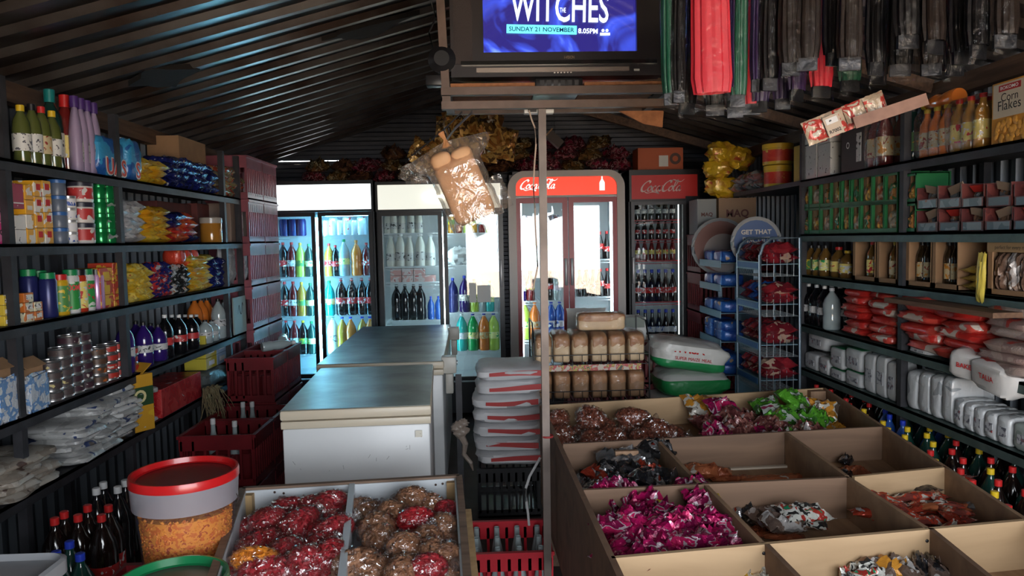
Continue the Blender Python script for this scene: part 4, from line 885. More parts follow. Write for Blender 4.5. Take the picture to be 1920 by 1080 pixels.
fbag(1700,1740,655,'white flour bag lying on the wrapped bags under the rice',z0=z5+.275,dep=.3,yb=690)
FR=pmat('flour red stripe',[(.62,.60,.58),(.66,.64,.62),(.45,.06,.05)],7,.5,0,.4,bs=14,stops=[0,.5,.68],coat=0)
for j,(px,zz,sx) in enumerate(((1822,.235,.26),(1880,.215,.30))):
    y=atX(px,735,RXs+.03).y; t=bag(('fr',j),(RXs+.10,y,z5+zz),(.15,.1,-PI/2+.35*(1-j)),('white flour bag with red stripes and dark oval lying askew on the paper rolls','larger white flour bag with red letters lying at the right frame edge')[j],'red striped flour bags',size=(sx-.06,.26,.13),m=FR,e=.35,amp=.1,seed=j,name='flour_bag',fold=False)
    text('BAKER' if j==0 else 'TALIA',.085,TEXTR,t,(0,-.134,.075),bold=.02)
    mb=MB().lathe([(0,.002),(.05,.002)],20,cap=False); mb.xf(Matrix.Translation((0,.03,.131))); link('oval_print',mb.mesh('oval_print',TEXTK,False),parent=t)
# bottles on the floor between the sweet bins and the shelving
i=0; rr=random.Random(8)
tag(link('low_platform',MB().bb((1.66,2.0,.36),(2.36,4.95,.39)).bb((1.92,2.02,0),(1.97,4.93,.36)).bb((2.29,2.02,0),(2.34,4.93,.36)).mesh('low_platform',BR,False)),'long low wooden platform holding soft drink bottles under the right shelves','platform')
crow=[]
for r_ in range(19):
    y=2.10+r_*.125
    for c in range(4):
        x=1.70+.135*(y-2.2)+.105*c+.03*(r_%2)
        crow.append((x+rr.uniform(-.01,.01),y+rr.uniform(-.01,.01),c,r_))
for (x,y,c,r_) in crow:
    kind=('cola','red') if r_>13 else (('blue','blue') if r_ in(11,12,13) and c%2 else (('dgreen','yellow') if (r_+c)%3==0 or r_>8 else ('cola','red')))
    bottle(('fb',)+kind,(x,y,.391),(0,0,rr.uniform(0,6)),'%s capped soft drink bottle, %s row from the front, %s from the bins'%(kind[1],ORD[r_],ORD[c]),'soft drink bottles on the platform beside the bins',scale=(.82,.82,.86),shape='soda2',col=kind[0],cap=kind[1],lab='cola' if kind[0]=='cola' else None,name='drink_bottle')
# ------------------------------------------------------------------ glass-door fridges at the back
FY=6.7; FD=.62
GLASS=film('fridge glass',(.93,.97,.98),.05,.015,0)
LINER=mat('fridge liner',(.72,.76,.78),.4); FBLK=mat('fridge black',(.02,.022,.026),.35); 
def X_(px,y=500): return atY(px,y,FY).x
def Z_(y,px=900): return atY(px,y,FY).z
def emis(name,c,s): return mat(name,(.8,.8,.8),.5,emit=s,ecol=c)
def fridge(lbl,x0,x1,zt,zh0,zh1,doors,shelves,cab,frame,head,tubes,zb=.12,arch=False,fw=.035,bott=.22,lineron=LINER,shm=WIRE):
    t=thing('drinks_fridge',lbl,'fridge',((x0+x1)/2,FY+FD/2,0)); cx=t.location.x; cy=t.location.y
    L=lambda x:x-cx; D=FD/2; w_=x1-x0
    mb=MB(); mb.bb((-w_/2,-D,.04),(w_/2,D,zb+bott-.02)); mb.bb((-w_/2,-D+.03,zb+bott-.02),(-w_/2+.03,D,zt)); mb.bb((w_/2-.03,-D+.03,zb+bott-.02),(w_/2,D,zt)); mb.bb((-w_/2,D-.03,zb),(w_/2,D,zt)); mb.bb((-w_/2,-D+.03,zt-.03),(w_/2,D,zt))
    mb.bb((-w_/2+.03,-D+.03,zh0-.02),(w_/2-.03,D,zh0))
    link('cabinet',mb.mesh('cabinet',cab,False),parent=t)
    mb=MB(); mb.bb((-w_/2+.03,D-.04,zb+bott-.02),(w_/2-.03,D-.031,zh0-.02)); mb.bb((-w_/2+.03,-D+.05,zb+bott-.02),(-w_/2+.036,D-.04,zh0-.02)); mb.bb((w_/2-.036,-D+.05,zb+bott-.02),(w_/2-.03,D-.04,zh0-.02)); mb.bb((-w_/2+.03,-D+.05,zb+bott-.02),(w_/2-.03,D-.04,zb+bott-.012))
    link('inner_liner',mb.mesh('inner_liner',lineron,False),parent=t)
    # header
    if not arch:
        mb=MB(); mb.bb((-w_/2,-D-.012,zh0-.02),(w_/2,-D+.03,zh0)); mb.bb((-w_/2,-D-.012,zh1),(w_/2,-D+.03,zt)); mb.bb((-w_/2,-D-.012,zh0),(-w_/2+.02,-D+.03,zh1)); mb.bb((w_/2-.02,-D-.012,zh0),(w_/2,-D+.03,zh1)); link('header_frame',mb.mesh('header_frame',cab,False),parent=t)
        h=link('header_sign',MB().bb((-w_/2+.02,-D-.006,zh0),(w_/2-.02,-D+.01,zh1)).mesh('header_sign',head,False),parent=t)
    else:
        def ring(ins,top,bot,r):
            pts=[(-w_/2+ins,bot)]
            for k in range(9): a=PI-k*PI/16; pts.append((-w_/2+ins+r+r*math.cos(a),top-r+r*math.sin(a)))
            for k in range(9): a=PI/2-k*PI/16; pts.append((w_/2-ins-r+r*math.cos(a),top-r+r*math.sin(a)))
            pts.append((w_/2-ins,bot)); return pts
        o=ring(-.015,zt,.1,.15); i_=ring(.055,zt-.055,.1,.09); n=len(o); vs=[(x,-D-.05,z) for x,z in o]+[(x,-D-.05,z) for x,z in i_]+[(x,-D+.03,z) for x,z in o]+[(x,-D+.03,z) for x,z in i_]
        fs=[]
        for k in range(n-1): fs+=[(k,k+1,n+k+1,n+k),(2*n+k+1,2*n+k,3*n+k,3*n+k+1),(k+1,k,2*n+k,2*n+k+1),(n+k,n+k+1,3*n+k+1,3*n+k)]
        link('front_surround',MB().add(vs,fs).mesh('front_surround',mat('cream surround',(.55,.50,.46),.4)),parent=t)
        i2=[(x,z) for x,z in ring(.056,zt-.056,zh0,.088)]; vs=[(x,-D-.02,z) for x,z in i2]; h=link('header_sign',MB().add(vs,[tuple(range(len(vs)))]).add([(x,-D-.008,z) for x,z in i2],[tuple(reversed(range(len(i2))))]).mesh('header_sign',head,False),parent=t)
        link('header_rail',MB().bb((-w_/2+.05,-D-.03,zh0-.015),(w_/2-.05,-D+.03,zh0)).mesh('header_rail',mat('cream surround'),False),parent=t)
    for (a,b,hand) in doors:
        a=L(a);b=L(b); z0=zb+bott; z1=zh0-.022; mb=MB(); y0=-D-.035;y1=-D
        mb.bb((a,y0,z0),(a+fw,y1,z1)); mb.bb((b-fw,y0,z0),(b,y1,z1)); mb.bb((a+fw,y0,z0),(b-fw,y1,z0+fw)); mb.bb((a+fw,y0,z1-fw),(b-fw,y1,z1))
        d=link('door',mb.mesh('door',frame,False),parent=t)
        link('glass',MB().bb((a+fw,(y0+y1)/2-.003,z0+fw),(b-fw,(y0+y1)/2+.003,z1-fw)).mesh('glass',GLASS,False),parent=d)
        if hand is not None:
            hx=(a+fw*.5) if hand<0 else (b-fw*.5); link('handle',MB().bb((hx-.012,y0-.03,1.18),(hx+.012,y0,1.42)).mesh('handle',mat('handle grey',(.35,.35,.36),.35,.3),bevel=.004),parent=d)
    for (a,b,zz) in shelves:
        a=L(a);b=L(b); mb=MB()
        mb.bb((a,-D+.06,zz-.008),(b,-D+.072,zz+.003)); mb.bb((a,-D+.06,zz-.03),(b,-D+.066,zz-.024))
        n=max(3,int((b-a)/.03))
        for k in range(n+1): mb.bb((a+(b-a)*k/n-.0015,-D+.06,zz-.004),(a+(b-a)*k/n+.0015,D-.05,zz-.001))
        mb.bb((a,D-.06,zz-.006),(b,D-.05,zz)); link('wire_shelf',mb.mesh('wire_shelf',shm,False),parent=t)
    for (p,q,m_,r_) in tubes: link('lamp_tube',MB().tube([(p[0]-cx,p[1]-cy,p[2]),(q[0]-cx,q[1]-cy,q[2])],r_,8).mesh('lamp_tube',m_),parent=t)
    return t
cy1=emis('cyan white tube',(.22,.68,1),30); wt=emis('white tube',(.70,.93,1),11); wt2=emis('dim tube',(.9,.85,.8),4)
rows={}
def fshelf(name,pxs,z,kinds,lbl,y=FY+.17,sc=1,grp=None,rows_=1,**kw):
    """bottles on a fridge shelf; kinds cycles (shape,col,cap,lab)"""
    for r_ in range(rows_):
        for j,px in enumerate(pxs):
            k=kinds[j%len(kinds)]; s=k[4] if len(k)>4 else sc; x=atY(px,500,y).x
            bottle(k[:4],(x,y+r_*.11,z+.001),(0,0,0),lbl.replace('@',ORD[j]).replace('%','front' if r_==0 else 'back'),grp,scale=(s,s,s),shape=k[0],col=k[1],cap=k[2],lab=k[3],name='drink_can' if k[0]=='can' else ('milk_bottle' if k[1]=='milk' else 'drink_bottle'),cat='can' if k[0]=='can' else 'bottle')
# fridge one: cyan light
x0,x1=X_(506),X_(704); xm=X_(598)
S=[Z_(442,600),Z_(520,600),Z_(595,600),Z_(668,600)]
fridge('tall black fridge with white lit header and cyan light, leftmost of the back row',x0,x1,Z_(334),Z_(388),Z_(341),[(x0+.01,xm-.012,None),(xm+.012,x1-.01,None)],
  [(a,b,z) for z in S for a,b in ((x0+.05,xm-.03),(xm+.04,x1-.05))],FBLK,FBLK,mat('lit header one',(.9,.9,.9),.5,emit=1.3,ecol=(.8,.97,1)),[((xm,FY+.05,.42),(xm,FY+.05,Z_(402)),cy1,.019),((xm+.06,FY+.05,Z_(399)),(x1-.06,FY+.05,Z_(399)),cy1,.005)],bott=.28)
fshelf('a',[614,628,641,654,667,681],S[0],[('can','canwhite',None,None,1.15),('can','canwhite',None,None,1.35)],'tall white can, @ from the left on the top right shelf of the leftmost fridge',grp='white cans in the leftmost fridge')
fshelf('a',[536,552,568],S[0],[('can','navy',None,None,1.3)],'dark can, @ on the top left shelf of the leftmost fridge',grp='dark cans in the leftmost fridge')
fshelf('a',[618,630],S[1],[('soda2','amber','red','cola',.85),('soda2','black','red','cola',.8)],'bottle behind the clear one, @ on the second right shelf of the leftmost fridge')
fshelf('a',[646],S[1],[('soda2','clear','green','green',.95)],'clear bottle with green label on the second shelf of the leftmost fridge')
fshelf('a',[669],S[1],[('soda2','orange','orange',None,.92)],'orange soda bottle on the second shelf of the leftmost fridge')
fshelf('a',[688],S[1],[('soda2','dred','red','cola',.85)],'dark red bottle at the right of the second shelf in the leftmost fridge')
fshelf('a',[616,638,658,677,693],S[2],[('soda2','teal','green','green',.9),('soda2','cola','red','cola',.95),('soda2','cola','red','cola',.95),('soda2','cola','red','cola',.95),('soda2','cola','red','cola',.95)],'large soda bottle, @ from the left on the third right shelf of the leftmost fridge')
fshelf('a',[620],S[3],[('soda2','milk','green','dark',1)],'milky white bottle with green cap at the bottom of the leftmost fridge')
fshelf('a',[638,654,676,690],S[3],[('soda2','amber','blue',None,.95),('soda2','orange','blue',None,.95)],'orange bottle with blue cap, @ from the left at the bottom of the leftmost fridge')
for k,(z,l_) in enumerate(((S[1],'second'),(S[2],'third'),(S[3],'bottom'))):
    fshelf('a',[532,548,564,580],z,[('soda2','cola','red','cola',.9),('soda2','dred','red','white',.9),('soda2',('lime','amber','cola')[k],'yellow','yellow',.88),('soda2','dgreen','green','green',.85)],'dim bottle, @ from the left on the %s left shelf of the leftmost fridge'%l_)
# fridge two: milk and mixed drinks
x0,x1=X_(708),X_(945); xm=X_(832)
A=[Z_(437,780),Z_(500,780),Z_(530,780),Z_(603,780),Z_(665,780)]; B=[Z_(437,880),Z_(497,880),Z_(588,880),Z_(662,880)]
fridge('tall black fridge with half lit header and milk bottles, second in the back row',x0,x1,Z_(338),Z_(390),Z_(344),[(x0+.02,xm-.005,None),(xm+.005,x1-.01,1)],
  [(x0+.06,xm-.02,z) for z in A]+[(xm+.03,x1-.06,z) for z in B],FBLK,FBLK,mat('lit header two',(.75,.74,.68),.5,emit=.35,ecol=(.95,.97,.85)),[((xm,FY+.04,.40),(xm,FY+.04,Z_(405)),wt,.010),((xm+.06,FY+.08,Z_(402)),(x1-.08,FY+.08,Z_(402)),wt,.010)])
link('header_lamp',MB().tube([(X_(800),FY-.022,Z_(367)),(X_(890),FY-.022,Z_(367))],.012,8).mesh('header_lamp',emis('header lamp glow',(.95,1,.9),2.5)),parent=None).name='x'
o=bpy.data.objects['x']; o.name='header_lamp'; fr=[q for q in C.objects if q.get('label','').startswith('tall black fridge with half')][0]; o.parent=fr; o.location=-fr.location
fshelf('b',[730,741,756,773,788],A[0],[('milk','milk','white','dark',.78),('milk','milk','white','dark',.84)],'milk bottle, @ from the left on the top shelf of the second fridge',grp='milk bottles in the second fridge')
fshelf('b',[734,752,769,789,808],A[1],[('milk','milk','white','dark',1.0),('milk','milk','white','dark',1.08)],'large milk bottle, @ from the left on the second shelf of the second fridge',grp='milk bottles in the second fridge')
mk=pmat('pink milk carton',[(.65,.35,.33),(.7,.6,.6),(.55,.1,.1)],18,.4,0,0,stops=[0,.5,.64])
for k in range(2):
    for j,px in enumerate((742,764,786,806)):
        x=atY(px,500,FY+.12).x
        if k==1 and j==3: continue
        box(('mk',),(x,FY+.15,A[2]+.001+k*.062),(0,0,0),'pink and white milk carton lying, %s layer, %s from the left in the second fridge'%(LAY[k],ORD[j]),'pink milk cartons in the second fridge',size=(.10,.09,.06),m=mk,name='milk_carton',cat='carton')
fshelf('b',[742,758,774,787],A[3],[('soda2','black','black',None,.92)],'black two litre bottle, @ from the left in the left door of the second fridge',grp='black bottles in the second fridge')
fshelf('b',[806,820],A[3],[('soda2','blue','blue',None,.6)],'blue water bottle, @ beside the black bottles of the second fridge')
fshelf('b',[848,862,876,890,905,918],B[0],[('soda500','amber','white','yellow',.95),('soda500','dred','red','dark',.9),('soda500','lime','green','yellow',.9)],'small juice bottle, @ from the left on the top right shelf of the second fridge')
pw=mat('white shopping bag plastic',(.75,.76,.77),.35,bump=.6,bs=18,bd=.015)
bag(('wb',),(X_(858),FY+.14,B[1]+.001),(0,0,0),'crumpled white plastic bag on the second right shelf of the second fridge',size=(.19,.15,.16),m=pw,e=.8,amp=.35,name='plastic_bag',fold=False)
fshelf('b',[882,893,905,918],B[1],[('can','canblue',None,None,1.3),('can','canwhite',None,None,1.3)],'tall can, @ from the left on the second right shelf of the second fridge')
fshelf('b',[848,870,888,902,917],B[2],[('soda2','navy','blue',None,.9),('soda2','purple','blue','white',.95),('soda2','lime','black','green',.85),('soda500','clear','white','white',1.2),('soda2','teal','green','green',.8)],'bottle, @ from the left on the third right shelf of the second fridge')
fshelf('b',[863,884,905,923],B[3],[('soda2','teal','white','blue',1),('soda2','green','blue','green',1),('soda2','orange','blue','orange',1),('soda2','lime','blue','green',1)],'bright two litre bottle, @ from the left at the bottom of the second fridge')
for j,(pa,pb,ya,yb) in enumerate(((880,893,530,566),(895,920,535,566))):
    a=atY(pa,550,FY+.01);b=atY(pb,550,FY+.01)
    tag(link('paper_notice',MB().bb((a.x,FY-.042,Z_(yb)),(b.x,FY-.038,Z_(ya))).mesh('paper_notice',mat('paper',(.75,.75,.72),.7),False)),('small leaning paper notice on the glass of the second fridge','wider paper notice on the glass of the second fridge')[j],'notice')
# red two door fridge
x0,x1=X_(958),X_(1168); xm=X_(1066)
CR=emis('lit red header',(.85,.03,.02),1.0); CR=mat('lit red header print',(.65,.02,.02),.4,emit=.55,ecol=(.9,.05,.02))
A=[Z_(437,1010),Z_(493,1010),Z_(566,1010),Z_(640,1010)]
t=fridge('two door fridge with rounded cream surround and lit red Coca-Cola header',x0,x1,Z_(320,1060),Z_(366,1060),Z_(330,1060),[(x0+.05,xm-.004,1),(xm+.004,x1-.05,-1)],
  [(x0+.10,xm-.05,z) for z in A]+[(xm+.05,x1-.11,z) for z in [Z_(487,1120),Z_(558,1120),A[3]]],mat('fridge grey',(.12,.12,.13),.4),mat('door red',(.42,.02,.03),.35),CR,[((x0+.10,FY+.045,.5),(x0+.10,FY+.045,Z_(378)),wt,.008),((x1-.10,FY+.045,.5),(x1-.10,FY+.045,Z_(378)),wt,.008)],arch=True,fw=.045)
WP=mat('white print',(.8,.8,.8),.5,emit=.5,ecol=(1,.95,.9))
link('script_lettering',cola_script(X_(1049)-X_(978)).mesh('script_lettering',WP,False),((X_(1013)-t.location.x),-FD/2-.023,Z_(347,1013)),parent=t)
link('bottle_emblem',MB().grid(lambda u,v:((u-.5)*2*(.012+.012*(v<.75))*(1.0 if v<.55 else .8 if v<.7 else .5),0,(v-.5)*.125),2,12).mesh('bottle_emblem',WP,False),(X_(1130)-t.location.x,-FD/2-.023,Z_(344,1130)),parent=t)
fshelf('c',[968+8,987,999,1030,1041],A[0],[('can','canblue',None,None,1.35),('can','canblue',None,None,1.35),('can','canred',None,None,1.3)],'energy drink can, @ from the left on the top shelf of the two door fridge')
fshelf('c',[977,998,1031,1044],A[1],[('soda2','green','green','yellow',.95),('soda2','green','green','green',.92),('soda2','clear','green','green',.9)],'green soda bottle, @ from the left on the second shelf of the two door fridge')
fshelf('c',[978,994,1030,1043],A[2],[('soda2','purple','purple','white',.8),('soda500','dred','red','red',1.2),('soda500','cola','red','cola',1.2),('soda2','clear','white','blue',.8)],'mixed bottle, @ from the left on the third shelf of the two door fridge')
fshelf('c',[983,1001],A[3],[('soda2','lime','white','green',.98),('soda2','orange','orange','orange',.98)],'two litre bottle, @ on the bottom shelf left of the post')
fshelf('c',[1032,1048],A[3],[('soda2','blue','blue','blue',1.0)],'large blue water bottle, @ on the bottom shelf right of the post')
for z,l_,n in ((Z_(487,1120),'upper',5),(Z_(558,1120),'lower',6)):
    fshelf('c',[1086+13*j for j in range(n)],z,[('glass','cola','red','cola',1.0),('soda500','cola','red','cola',1.1)],'dark cola bottle, @ from the left on the %s shelf behind the reflecting door'%l_)
# single door cola fridge
x0,x1=X_(1181),X_(1312)
A=[Z_(412,1240),Z_(449,1240),Z_(489,1240),Z_(567,1240),Z_(640,1240)]
t=fridge('narrow dark fridge with red Coca-Cola header, rightmost of the back row',x0,x1,Z_(318,1240),Z_(373,1240),Z_(328,1240),[(x0+.01,x1-.13,-1)],[(x0+.05,x1-.16,z) for z in A],FBLK,mat('fridge frame grey',(.09,.09,.10),.4),mat('red header print',(.42,.015,.02),.45,emit=.05,ecol=(.6,.03,.02)),[((x1-.18,FY+.05,.7),(x1-.18,FY+.05,1.9),emis('faint tube',(.9,.9,.85),.8),.006)],fw=.03,shm=mat('red shelf strip',(.45,.03,.04),.4))
link('side_strip',MB().bb((x1-.13-t.location.x,-FD/2-.03,.3),(x1-.02-t.location.x,-FD/2+.03,Z_(375))).mesh('side_strip',FBLK,False),parent=t)
link('script_lettering',cola_script(X_(1284)-X_(1202)).mesh('script_lettering',mat('pale print',(.75,.62,.6),.6),False),(X_(1243)-t.location.x,-FD/2-.0075,Z_(350,1243)),parent=t)
for k,z in enumerate(A):
    fshelf('d',[1196+13*j for j in range(6)],z,[('glass',('cola','cola','dred','cola','black')[k],'white' if k==0 else 'red' if k<3 else 'blue',('white','cola','red','cola','blue')[k],(.85,.78,.85,1.15,1.1)[k])],'small soda bottle, @ from the left on the %s shelf of the narrow fridge'%ORD[k],y=FY+.10)
# ------------------------------------------------------------------ snack multipacks and boxes on top of the fridges
SN=[pmat('snack pink foil',[(.38,.03,.08),(.6,.3,.32),(.18,.02,.03),(.7,.6,.6)],20,.14,.6,1.0,stops=[0,.45,.52,.66]),pmat('snack gold foil',[(.36,.20,.07),(.2,.12,.04),(.6,.5,.3),(.10,.11,.05)],20,.14,.6,1.0,stops=[0,.45,.56,.66]),pmat('snack brown foil',[(.10,.045,.03),(.2,.09,.04),(.3,.26,.22)],18,.2,.35,1.0,stops=[0,.5,.66])]
zt=Z_(336)
rr=random.Random(11)
for layer,(xs,dz) in enumerate((([590+44*j for j in range(14)],0),([600+46*j for j in range(13)],.105),([740+48*j for j in range(9)],.21))):
    for j,px in enumerate(xs):
        if px>1185: continue
        x=atY(px,320,FY+.25).x; z=max(zt,Z_(318,1060) if 940<px<1180 else 0)+.003+dz
        q=(layer+j)%3; mm=SN[q] if px<960 else SN[(0,0,1)[j%3]]
        pouch(('sn',mm.name,j%3),(x,FY+.22+.05*(j%2),z),(rr.uniform(.1,.3),rr.uniform(-.12,.12),rr.uniform(-.3,.3)),'shiny snack multipack on the fridge tops, %s from the left in the %s layer'%(ORD[j],('bottom','middle','top')[layer]),'snack multipacks on top of the fridges',size=(.22,.27,.10),m=mm,seed=j%3,name='snack_multipack',cr=.22)
xa,xb=atY(1196,300,FY+.1).x,atY(1281,300,FY+.1).x; z0=Z_(318,1240)+.002
z0=Z_(317,1240)+.002
OR=mat('orange card',(.50,.10,.03),.55)
t=box(('orb',),((xa+xb)/2,FY+.22,z0),(0,0,0),'orange carton with speaker ring print on top of the narrow fridge',size=(xb-xa,.24,.20),m=OR,name='cardboard_box')
link('white_sticker',MB().bb((-.015,-.1215,.03),(.07,-.120,.13)).mesh('white_sticker',mat('paper'),False),parent=t)
mb=MB().lathe([(.026,0),(.052,0)],24,cap=False); mb.xf(Matrix.Translation((.135,-.1212,.10))@Matrix.Rotation(PI/2,4,'X')); link('ring_print',mb.mesh('ring_print',mat('grey brown ink',(.10,.05,.04),.6),False),parent=t)
link('lid_flap',MB().bb((-.2,-.05,.2),(.2,.05,.205)).mesh('lid_flap',OR,False),parent=t)
# ------------------------------------------------------------------ crate towers by the left end of the fridges
for s_,(yc) in enumerate((5.76,6.16)):
    for k in range(7):
        crate(('tower',),(-1.86,yc,.001+k*.322),(PI/2*0,0,PI/2),'pinkish red crate, %s of the %s tower between shelving and fridge'%(LAY[k],('near','far')[s_]),'crate towers beside the leftmost fridge',size=(.385,.30,.32),m=mat('faded crate red',(.36,.10,.13),.45,var=.35,vs=6),div=False)
# low crates before the towers
k=0
for j,yc in enumerate((4.98,5.34)):
    for q in range(3):
        crate(('low',),(-1.51,yc,.001+q*.292),(0,0,PI/2),'red bottle crate, %s layer, %s stack beside the freezers'%(('bottom','middle','top')[q],('near','far')[j]),'red bottle crates in the left aisle',size=(.34,.30,.29))
for j,yc in enumerate((3.42,3.80,4.18,4.56)):
    for q in range(1 if j<2 else 2):
        crate(('low2',),(-1.45,yc,.001+q*.292),(0,0,PI/2),'dark red crate on the floor, %s from the front, %s layer by the left shelves'%(ORD[j],('bottom','top')[q]),'red bottle crates in the left aisle',size=(.36,.40,.29))
rr=random.Random(21)
for j in range(9):
    yc=3.42+.38*(j%4)+rr.uniform(-.1,.1); zc=.30 if (j%4)<2 else .593
    bottle(('empt',),(-1.45+rr.uniform(-.1,.1),yc,zc-.26 if 0 else (.016 if (j%4)<2 else .31)),(0,0,0),'empty glass bottle standing in a red crate, %s counted from the front'%ORD[j],'empty bottles in the left crates',scale=(1,1,1.25),shape='glass',col='clear',cap='white',name='glass_bottle')
for j in range(2):
    bottle(('lyb',),(-1.50+.05*j,5.05+.32*j,.91),(0,PI/2-.05,.6+j*1.2),'empty clear bottle lying on the top crate, %s one'%('near','far')[j],None,shape='soda500',col='clear',cap='white',name='glass_bottle')
# ------------------------------------------------------------------ chest freezers
WH=mat('freezer enamel',(.72,.73,.74),.35,var=.06,vs=3); CRM=mat('freezer lid trim',(.62,.54,.42),.4); 
LID=mat('freezer steel lid',(.20,.22,.21),.36,.55,var=.55,vs=5,bump=.25,bs=18)
def freezer(lbl,cx,cy,w_,l,rz,zt,tr=True):
    t=thing('chest_freezer',lbl,'freezer',(cx,cy,0),(0,0,rz))
    link('cabinet',MB().bb((-w_/2+.008,-l/2+.008,.05),(w_/2-.008,l/2-.008,zt-.085)).mesh('cabinet',WH,bevel=.01),parent=t)
    link('rim',MB().bb((-w_/2+.003,-l/2+.003,zt-.085),(w_/2-.003,l/2-.003,zt-.052)).mesh('rim',CRM,bevel=.004),parent=t)
    ld=link('lid',MB().bb((-w_/2,-l/2,zt-.048),(w_/2,l/2,zt-.003)).mesh('lid',CRM,bevel=.010),parent=t)
    link('steel_sheet',MB().bb((-w_/2+.006,-l/2+.004,zt-.003),(w_/2-.006,l/2-.004,zt)).mesh('steel_sheet',LID,False),parent=ld)
    link('plinth',MB().bb((-w_/2+.04,-l/2+.04,0),(w_/2-.04,l/2-.04,.05)).mesh('plinth',BLACK,False),parent=t)
    return t
t=freezer('near white chest freezer with scuffed front and worn steel lid',-.60,3.79,.655,1.09,.055,.88)
link('badge',MB().bb((.255,-.5475,.738),(.285,-.546,.768)).mesh('badge',pmat('badge print',[(.75,.7,.6),(.2,.1,.08)],60,.5,0,0,stops=[0,.58],coat=0),False),parent=t)
rr=random.Random(3); mb=MB()
for i in range(26):
    x=rr.uniform(-.3,.3);z=rr.uniform(.28,.7); a=rr.uniform(0,PI); l=rr.uniform(.003,.02); mb.box((x,-.5378,z),(l,.0008,.0012),Matrix.Rotation(a,3,'Y'))
link('scratches',mb.mesh('scratches',mat('scratch grey',(.2,.2,.21),.6),False),parent=t)
t=freezer('long far white chest freezer with open hinges at its right side',-.645,5.41,.755,1.95,.02,.883)
for j,y in enumerate((-.90,.62)):
    h=link('hinge',MB().bb((.385,y-.06,.68),(.43,y+.06,.80)).bb((.36,y-.045,.80),(.45,y+.045,.90)).mesh('hinge',mat('hinge cream',(.55,.53,.48),.4),bevel=.006),parent=t)
    mb=MB().lathe([(0,0),(.014,0),(.014,.006),(0,.006)],12); mb.xf(Matrix.Translation((.452,y,.86))@Matrix.Rotation(PI/2,4,'Y')); link('hinge_bolt',mb.mesh('hinge_bolt',mat('bolt steel',(.4,.4,.4),.3,.9)),parent=h)
tt=thing('metal_strut','dark upright strut with knotted plastic bag beside the freezer gap','strut',(-.155,4.22,0))
link('bar',MB().box((0,0,.42),(.035,.012,.84)).mesh('bar',STEEL,False),parent=tt)
mb=MB()
for i in range(5): mb.blob((.02*math.sin(i*2),-.01,.50+.015*i),(.07,.05,.05),1,1,.5,i,14,9)
mb.tube([(0,0,.50),(.03,-.02,.44),(.02,-.01,.38),(.06,-.02,.33),(.07,0,.28)],[.022,.018,.014,.012,.004],7)
link('knotted_bag',mb.mesh('knotted_bag',mat('brown plastic knot',(.30,.24,.20),.3,bump=.6,bs=40)),parent=tt)
# ------------------------------------------------------------------ sweet bins
ZT=.78; DB=.14
HB=wood('hardboard',(.22,.13,.075),(.34,.21,.12),0,2); HBD=wood('dark hardboard',(.14,.08,.05),(.22,.13,.08),0,2); OSB=wood('plain board',(.40,.26,.14),(.52,.35,.20),0,2)
def P(x,y,z=ZT): return atZ(x,y,z)
A=P(1015,760);B=P(1545,727);R1a=P(1055,832);R1b=P(1632,800);R2a=P(1092,918);R2b=P(1590,894);R2c=P(1868,872);G=P(1147,1045);H_=P(1925,974)
dirn=(G-A)/(G.y-A.y); dr=(H_-B)/(H_.y-B.y)
YF=1.35
A2=A+dirn*(YF-A.y); B2=B+dr*(YF-B.y)
t=thing('sweet_display_table','large brown board table divided into bins of wrapped sweets','display table',((A.x+H_.x)/2,(A.y+YF)/2,0)); O=t.location
def wallp(name,p,q,m,z0=ZT-DB,z1=ZT,th=.014): 
    a=(p.x-O.x,p.y-O.y);b=(q.x-O.x,q.y-O.y); return link(name,MB().wall(a,b,z0,z1,th).mesh(name,m,False),parent=t)
wallp('back_board',A,B,OSB,ZT-DB-.05); wallp('side_board',A,A2,HBD,ZT-DB-.35,th=.018); wallp('side_board',B,B2,HB,ZT-DB-.3); wallp('front_board',A2,B2,HB)
def onr(y): return B+dr*(y-B.y)
def onl(y): return A+dirn*(y-A.y)
wallp('divider',R1a,onr(R1b.y),HBD); wallp('divider',R2a,R2b,HBD); wallp('divider',P(1600,893),onr(R2c.y),OSB); wallp('divider',G,onr(H_.y),OSB)
for (p,q) in (((1237,828),(1313,908)),((1475,811),(1588,892)),((1325,910),(1430,1018)),((1588,893),(1738,990))): wallp('divider',P(*p),P(*q),HB)
for (p,q) in (((1438,1020),(1516,1100)),((1745,990),(1880,1100))):
    p=P(*p);q=P(*q); q=p+(q-p)*((YF-p.y)/(q.y-p.y)); wallp('divider',p,q,HBD)
fl=MB().add([(p.x-O.x,p.y-O.y,z) for z in (ZT-DB-.012,ZT-DB) for p in (A,B,B2,A2)],[(0,1,2,3),(7,6,5,4),(0,4,5,1),(1,5,6,2),(2,6,7,3),(3,7,4,0)])
link('bottom_board',fl.mesh('bottom_board',wood('bin floor',(.20,.11,.06),(.36,.22,.12),1,2),False),parent=t)
for p in (A+Vector((.05,-.06,0)),B+Vector((-.06,-.06,0)),A2+Vector((.06,.05,0)),B2+Vector((-.06,.05,0))): link('leg',MB().box((p.x-O.x,p.y-O.y,(ZT-DB-.012)/2),(.05,.05,ZT-DB-.012)).mesh('leg',BR,False),parent=t)
p=P(1527,735); link('corner_block',MB().box((B.x-O.x-.06,B.y-O.y-.04,ZT-.07),(.08,.05,.13)).mesh('corner_block',wood('block wood',(.25,.14,.08),(.36,.22,.13),2),False),parent=t)
p=P(1172,836); link('joining_block',MB().box((p.x-O.x,p.y-O.y-.03,ZT-.06),(.09,.02,.10)).mesh('joining_block',wood('block wood'  ,(.2,.1,.05),(.3,.2,.1),2),False),parent=t)
mb=MB()
